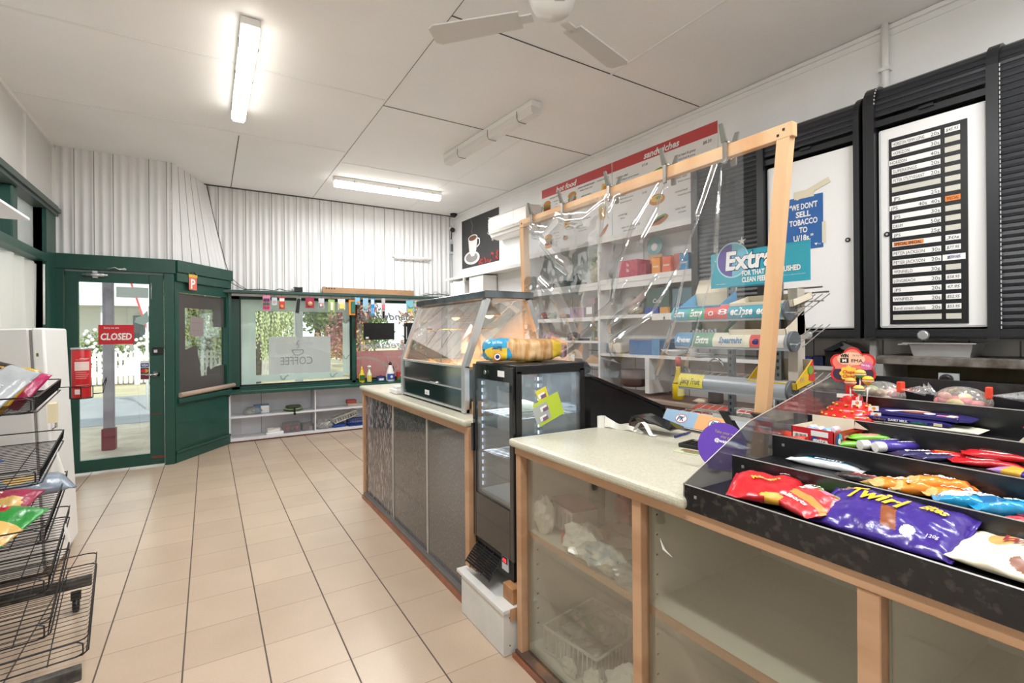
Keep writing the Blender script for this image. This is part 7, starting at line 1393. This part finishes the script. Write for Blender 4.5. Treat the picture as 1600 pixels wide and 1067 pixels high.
b = B(AISLE(x0-.0005)); b.box(1.955, 2.005, z0+.030, z0+.046, 0, .0008, 0); b.box(1.90, 1.945, z0+.010, z0+.034, 0, .0008, 0)
for k in range(9): b.box(1.906+k*.004, 1.908+k*.004, z0+.014, z0+.030, .0008, .0012, 1)
disc(b, 1.966, z0+.019, .010, .010, .0009, 2); b.text('extra', 1.983, z0+.019, .019, w=.044, mi=0, z=.0018, bold=.05); b.box(1.97, 2.0, z0+.003, z0+.009, 0, .0008, 3); obj('front_print', b, [M_puw, M_dark, mat('deep_blue', '#1f4f8e', .4), mat('pale_red', '#e08a88', .5)], t)
b = B(FRONT(y0-.0008)); disc(b, 2.03, z0+.024, .020, .020, .0, 0); b.f([b.v(2.03+.0205*math.cos(a), z0+.024+.0205*math.sin(a), .0005) for a in [PI/2-PI/2*i/8 for i in range(9)]]+[b.v(2.03, z0+.024, .0005)], 1); b.text('e', 2.03, z0+.024, .034, mi=2, z=.0012, bold=.05); b.text('extra', 2.075, z0+.03, .014, w=.03, mi=2, z=.0006); obj('side_print', b, [mat('deep_blue', '#1f4f8e'), mat('aqua_print', '#4fb4cc', .4), M_puw], t)
for i in range(7):
    b = B(); x, y = x0+.02+.026*(i % 4), y0+.03+.045*(i//4)+.01*(i % 2); b.lathe([(.010, 0), (.010, .035)], 10, (x-.017, y, z0+.038+.004*(i % 3)), axis='x'); obj('gum_roll', b, mat('roll_tip_'+str(i % 3), ('#dfe6ee', '#7fb9d8', '#e8d0d8')[i % 3], .4), None, 'blue and white foil roll in the open red gum carton', 'gum roll', 'foil rolls in the red gum carton')
bar(2.09, -2.055, TZ[2], .75, .15, .042, .02, [foil('lime_wrap', '#7cc043', .3), foil('lime_dark', '#5a9a34'), mat('dusty_pink', '#c98a7a', .4)], patt(0, [(.7, .6, .15, .3, 2)]), [], 'lime green bar lying against the red gum carton', 60)
bar(2.13, -2.06, TZ[2]+.018, .9, .13, .04, .02, [foil('lime_wrap', '#7cc043'), mat('dusty_pink', '#c98a7a'), M_puw], patt(0, [(.5, .5, .2, .4, 1)]), [], 'second lime green bar lying on top of the first', 61)
for i, (x, y, a) in enumerate(((2.115, -2.10, 1.1), (2.12, -2.14, 1.05))):
    D = Vector((math.sin(a), -math.cos(a), 0)); P = Vector((x, y, TZ[2]+.014+.001)); t = thing('sweet_roll', ('left' if i == 0 else 'right') + ' of two purple and white sweet tubes pointing at the aisle', 'sweet roll', P, GR)
    b = B(); b.tube([P-D*.07, P+D*.07], .0135, 16); obj('tube', b, foil('roll_purple', '#4a3a9a', .3), t)
    b = B(); b.tube([P-D*.072, P-D*.045], .0142, 16); obj('end_cap', b, M_puw, t)
    b = B(Fr(-D, D.cross(Vector((0, 0, 1))), (0, 0, 1), P+Vector((0, 0, .0142)))); b.text('FREDDO', -.025, 0, .014, w=.055, z=.0004, bold=.04, rot=PI if False else 0); obj('lettering', b, M_puw, t)
for i, (x, y, lb) in enumerate(((2.10, -2.19, 'left of two dark purple bars right of the tubes'), (2.105, -2.235, 'right of two dark purple bars right of the tubes'))):
    bar(x, y, TZ[2], 1.0, .14, .042, .016, [foil('plum_wrap', '#35305c', .25), foil('plum_dark', '#251f40'), M_puw], stripes((.12, 1), (.9, 0), (1, 1)), [('Picnic', .0, .0, .018, .07, 2, {'shear': .2, 'bold': .04})], lb, 65+i)
M_kr = foil('wafer_red', '#cc2229', .25)
for i, (x, y, z, a, lb) in enumerate(((2.16, -2.265, 0, .45, 'red wafer bar with an orange flash, leftmost of the red ones'), (2.13, -2.325, .0, .55, 'red wafer pack at the front middle of the third tier'), (2.16, -2.345, .018, .35, 'red wafer pack with large white lettering, topmost of the red pile'), (2.215, -2.37, .0, .5, 'red wafer pack at the back right of the red pile'))):
    bar(x, y, TZ[2]+z, a, .15, .065, .02, [M_kr, M_puw, mat('flash_orange', '#ea7a38', .4), foil('wafer_dark', '#8e161c')], patt(0, [(.5, .55, .24, .3, 1)] if i != 0 else [(.3, .6, .15, .3, 2), (.7, .4, .15, .25, 1)]), [('KitKat', .0, .004, .026, .075, 0, {'shear': .15, 'bold': .06})] if i else [], lb, 70+i)
bar(2.07, -2.40, TZ[2], -.2, .10, .06, .02, [foil('amber_pack', '#dca63a'), foil('lilac_pack', '#a884b8'), M_pur], stripes((.3, 1), (.65, 0), (1, 2)), [], 'amber and lilac packet at the right front of the third tier', 75)
bar(2.20, -2.46, TZ[2], .4, .12, .06, .02, [M_pur, M_puw], patt(0, [(.4, .5, .1, .2, 1)]), [], 'purple bar at the right edge of the third tier', 76)
# fourth tier: chocolate blocks
def block(x, y, z, a, L, W, Tk, mats, draw, label, over=.02, tilt=0):
    M = TOP(x, y, z, a) @ Rx(tilt); b = B(M)
    b.box(-L/2, L/2, -W/2, W/2, 0, Tk, 0, .003); b.hexa([(L/2, -W/2, .002), (L/2+over, -W/2-.003, Tk*.4), (L/2+over, W/2+.003, Tk*.4), (L/2, W/2, .002), (L/2, -W/2, Tk-.001), (L/2+over, -W/2-.003, Tk*.55), (L/2+over, W/2+.003, Tk*.55), (L/2, W/2, Tk-.001)]); b.hexa([(-L/2-over, -W/2-.003, Tk*.4), (-L/2, -W/2, .002), (-L/2, W/2, .002), (-L/2-over, W/2+.003, Tk*.4), (-L/2-over, -W/2-.003, Tk*.55), (-L/2, -W/2, Tk-.001), (-L/2, W/2, Tk-.001), (-L/2-over, W/2+.003, Tk*.55)])
    draw(b, L, W, Tk); return obj('chocolate_block', b, mats, None, label, 'chocolate block', GR)
DM_ = [foil('dm_purple', '#2d2766', .22), M_puw, M_gold, mat('dm_green', '#2f9a6a', .4), mat('dm_pink', '#e58aa0', .4), mat('dm_brown', '#8c4f34', .4), mat('dm_cream', '#ded3b4', .4), M_black]
def dm_top(b, L, W, Tk):
    b.f([b.v(-.04, W*.1, Tk+.0006), b.v(.02, W*.45, Tk+.0006), b.v(-.02, W*.48, Tk+.0006), b.v(-.085, -.02, Tk+.0006), b.v(-.06, -.04, Tk+.0006)], 1); disc(b, -.01, -.005, .035, .02, Tk+.0008, 5); b.box(.05, .10, -.03, -.015, Tk, Tk+.001, 4); disc(b, .03, -.01, .014, .02, Tk+.001, 1); disc(b, .0, .015, .03, .012, Tk+.0007, 4); b.box(L/2-.03, L/2-.01, -.04, .0, Tk, Tk+.0012, 6)
def dm_side(b, L, W, Tk):
    M0 = b.M; b.M = M0 @ Fr((1,0,0), (0,0,1), (0,-1,0), (0, -W/2-.0006, 0)); b.text('Cadbury', -.06, Tk/2, Tk*.7, w=.035, mi=2, z=0, shear=.3); b.text('DAIRY MILK', -.012, Tk/2, Tk*.75, w=.05, mi=1, z=0, bold=.04); b.text('CARAMELLO', .04, Tk/2, Tk*.6, w=.04, mi=3, z=0, bold=.02); b.box(L/2-.02, L/2, .002, Tk-.002, 0, .0006, 6); b.M = M0
block(2.285, -2.145, TZ[3], .12, .20, .09, .013, DM_, lambda b, L, W, Tk: dm_side(b, L, W, Tk), 'purple chocolate block at the bottom of the stack on the fourth tier')
block(2.30, -2.15, TZ[3]+.014, .02, .20, .10, .008, [mat('pale_paper_wrap', '#d9d5bd', .5)]+DM_[1:], lambda b, L, W, Tk: None, 'cream wrapped block, second from the bottom of the stack on the fourth tier', over=.03)
block(2.29, -2.10, TZ[3]+.023, .10, .19, .085, .013, DM_, dm_side, 'purple block with white lettering on its edge, third in the stack', over=.02)
block(2.325, -2.12, TZ[3]+.037, .06, .21, .09, .014, DM_, lambda b, L, W, Tk: (dm_top(b, L, W, Tk)), 'purple block with a brown and pink picture, topmost of the stack on the fourth tier', over=.03)
block(2.33, -2.46, TZ[3], .1, .16, .10, .012, [mat('pale_paper_wrap', '#d9d5bd')]+DM_[1:], lambda b, L, W, Tk: None, 'cream wrapped block at the right edge of the fourth tier, lowest', over=.03)
block(2.34, -2.46, TZ[3]+.013, .15, .14, .09, .012, [foil('bright_green', '#5bbf3c', .25)]+DM_[1:], lambda b, L, W, Tk: None, 'bright green block on the cream one at the right edge', over=.03)
block(2.345, -2.46, TZ[3]+.026, .1, .14, .09, .012, [foil('cobalt_wrap', '#2c3f9a', .25)]+DM_[1:], lambda b, L, W, Tk: None, 'cobalt blue block third from the bottom at the right edge', over=.01)
block(2.35, -2.455, TZ[3]+.039, .12, .14, .09, .014, [foil('scarlet_wrap', '#cc3a2c', .25)]+DM_[1:], lambda b, L, W, Tk: None, 'scarlet block topmost at the right edge of the fourth tier', over=.03)
# lollipop stand
CX, CY_ = 2.285, -1.945
t = thing('lollipop_stand', 'red tiered lollipop stand with a flower shaped sign on the fourth tier', 'lollipop stand', (CX, CY_, TZ[3]))
M_lr = mat('lolly_red', '#d4231f', .25, coat=.3); rr = 1.0
b = B(); z = TZ[3]; P = (CX, CY_, z)
b.lathe([(r_*1.14, h_) for r_, h_ in [(.078, 0), (.080, .006), (.080, .022), (.072, .032), (.062, .034), (.060, .046), (.054, .052), (.045, .053), (.043, .064), (.038, .068), (.030, .069), (.028, .088), (.022, .092), (.0001, .093)]], 40, P); obj('tiered_base', b, M_lr, t)
b = B()
for (r, zz, n, r0) in ((.087, .027, 17, 0), (.0675, .044, 13, .2), (.051, .061, 10, .1)):
    for k in range(n):
        a = 2*PI*k/n+r0; b.ball((CX+r*math.cos(a), CY_+r*math.sin(a), z+zz), .0052, 8, 5, 0, (1, 1, .6))
obj('lolly_sockets', b, mat('socket_yellow', '#e8c23a', .4), t)['kind'] = 'stuff'
SM = Fr(Vector((.45, -.893, 0)), (0, 0, 1), Vector((-.893, -.45, 0)), (CX+.012, CY_, z+.185))
def flower(n, r, amp, m=72, rot=0): return [((r+amp*abs(math.cos(n*(a+rot)/2)))*math.cos(a), (r+amp*abs(math.cos(n*(a+rot)/2)))*math.sin(a)) for a in [2*PI*i/m for i in range(m)]]
b = B(SM); b.prism(flower(6, .055, .016, rot=.5), -.002, 0, 0); b.prism([(-.02, -.11), (.02, -.11), (.022, -.05), (-.022, -.05)], -.002, 0, 0); fs = obj('flower_sign', b, M_lr, t)
b = B(SM); b.f([b.v(x, y, .0006) for x, y in flower(6, .049, .015, rot=.5)], 0); b.f([b.v(x, y, .0009) for x, y in flower(6, .049, .015, rot=.5) if y < -.002], 1); disc(b, -.005, .03, .04, .024, .0011, 2); disc(b, .038, .008, .018, .014, .0013, 3); obj('sign_print', b, [mat('sign_pinkred', '#ea7a6c', .5), mat('sign_plum', '#3a2744', .5), mat('sign_peach', '#f3c0a0', .5), mat('sign_magenta', '#d06aa0', .5)], fs)
b = B(SM); b.text('WIN', -.024, .042, .017, w=.024, mi=0, z=.002, bold=.05); b.text('TIX TO THE', .014, .043, .008, w=.03, mi=0, z=.002); b.box(-.036, -.012, .017, .033, .0015, .002, 0); b.text('M', -.024, .025, .013, w=.012, mi=1, z=.0026, bold=.05); b.text('EMA', .012, .025, .016, w=.032, mi=0, z=.002); b.text('2016 awards', .0, .010, .006, w=.05, mi=2, z=.002); b.text('the lolly', .036, .010, .010, w=.026, mi=1, z=.002, bold=.02, rot=-.2); obj('sign_lettering', b, [M_black, M_puw, M_lr], fs)
b = B(SM @ T(-.012, -.020, 0)); b.f([b.v(x, y, .003) for x, y in flower(8, .022, .005)], 0); b.text('Chupa\nChups', 0, .006, .015, w=.035, mi=1, z=.004, bold=.03, shear=.2); obj('sign_badge', b, [mat('badge_yellow', '#f2c94a', .4), mat('badge_red', '#c9402c', .4)], fs)
b = B(SM @ T(-.02, -.095, .03)); b.box(-.028, .02, -.006, .007, 0, .001, 0); obj('price_flag', b, M_puw, t)
for i, (dx, dy, h, c1, c2, lb) in enumerate(((.025, -.008, .165, '#3d9a62', '#f0b848', 'green and yellow lollipop, top of the four'), (.045, -.022, .145, '#e0a21e', '#f0c030', 'golden yellow lollipop, rightmost of the four'), (-.004, -.030, .138, '#e06a5e', '#f0a848', 'pink and yellow lollipop, leftmost of the four'), (.018, -.045, .115, '#3d9a7a', '#f0c060', 'green and cream lollipop, lowest of the four'))):
    # offsets: dx along sign reading direction, dy towards viewer
    D = Vector((.45, -.893, 0))*dx*1.0+Vector((-.893, -.45, 0))*(-dy); P = Vector((CX, CY_, z))+D; t2 = thing('lollipop', lb, 'lollipop', P+Vector((0, 0, .06)), 'lollipops in the stand')
    b = B(); b.tube([Vector((CX, CY_, z+.055))+D*.9, P+Vector((0, 0, h-.01))], .0022, 6); obj('stick', b, M_puw, t2)
    b = B(T(*(P+Vector((0, 0, h))))); b.ball((0, 0, 0), .0165, 16, 10, 0, (1, 1, .85)); cn = obj('candy', b, mat('lol_'+c1, c1, .25, coat=.4), t2)
    b = B(T(*(P+Vector((0, 0, h+.002))))); b.ball((0, 0, .0015), .0162, 16, 10, 0, (1, 1, .8)) if False else b.lathe([(.0168, .001), (.0158, .007), (.010, .0125), (.0001, .0145)], 16, (0, 0, 0)); obj('candy_top', b, mat('lol_'+c2, c2, .25, coat=.4), cn)
    b = B(T(*(P+Vector((0, 0, h))))); b.lathe([(.0172, -.002), (.0175, 0), (.0172, .002)], 16, (0, 0, 0), cap=False); obj('wrapper_band', b, mat('lol_band', '#e9c9b8', .3), cn)
for (dx, dy, zz) in ((.045, -.05, .055), (.05, -.06, .035), (-.0, -.05, .07)):
    D = Vector((.45, -.893, 0))*dx+Vector((-.893, -.45, 0))*(-dy); b = B(SM); b.M = Fr(Vector((.45, -.893, 0)), (0, 0, 1), Vector((-.893, -.45, 0)), Vector((CX, CY_, z+zz))+D); b.box(-.001, .026, -.006, .010, 0, .001, 0); disc(b, .013, .002, .005, .005, .0014, 1); b.tube([(0, .008, 0), (-.002, -.02, 0)], .0016, 4); obj('paper_flag', b, [M_puw, mat('badge_orange', '#e88a3a', .4)], t)
# fifth tier: bags of mixed lollies
M_poly = clear('poly_bag', '#ffffff', .10, .12, haze=.22, hazecol='#ffffff', grazing=.8, bump=.4, bscale=30)
def lolly_bag(x, y, a, cols, label, seed, two=False):
    t = thing('lolly_bag', label, 'bag', TOP(x, y, TZ[4], a), GR)
    rr = random.Random(seed); M = TOP(x, y, TZ[4], a) @ Matrix.Diagonal((1.12, 1.12, 1.5, 1))
    for k in range(11):
        b = B(M); px, py, pz = rr.uniform(-.042, .038), rr.uniform(-.028, .028), rr.uniform(.012, .034); b.ball((px, py, pz), rr.uniform(.012, .018), 10, 7, 0, (1.2, 1, .7)); obj('lolly', b, mat('lol_c'+cols[k % len(cols)], cols[k % len(cols)], .5), t)
    b = B(M); b.grid(lambda u, v: (lambda a1, c: ((.062+.006*math.sin(a1*5))*math.cos(a1)*math.sin(c), (.042+.004*math.sin(a1*7))*math.sin(a1)*math.sin(c), max(.001, .024-.032*math.cos(c))))(2*PI*u, PI*v), 28, 12, wrapu=True)
    b.grid(lambda u, v: (.055+.075*u, (v-.5)*(.016+.055*u*u), .040+.012*math.sin(v*12)*u+.004*u), 8, 10)
    if two: b.grid(lambda u, v: (-.05-.03*u, (v-.5)*(.03+.05*u), .030+.02*u+.010*math.sin(v*10)*u), 6, 8)
    obj('bag_film', b, M_poly, t)
    b = B(M); b.box(.050, .064, -.010, .010, .034, .058, 0, .002); obj('tape_tag', b, mat('tag_orange_red', '#e8482c', .4), t)
lolly_bag(2.47, -1.965, -.25, ['#efe2c8', '#e8b4b0', '#a8c878', '#f0e6d8', '#d8a0a4', '#e9dcc0'], 'clear bag of pale mixed lollies with an orange tag, left on the top tier', 3)
lolly_bag(2.47, -2.185, .1, ['#f0e2a0', '#e8a8a0', '#d8707c', '#f4ecc0', '#e0888c'], 'clear bag of yellow and pink lollies, right on the top tier', 8, True)
b = B(T(2.50, -1.86+.03, 1.0)); 
b.bm.free()
b = B(); b.box(2.68, 2.80, -1.62, -1.50, .9435, .955, 0) if False else b.box(2.66, 2.95, -2.0, -1.70, .001, .96, 0); obj('red_crate', b, mat('pale_red_crate', '#c9a9a8', .5), None, 'pale pinkish crate seen through the acrylic side of the stand', 'crate')
bpy.context.view_layer.update()
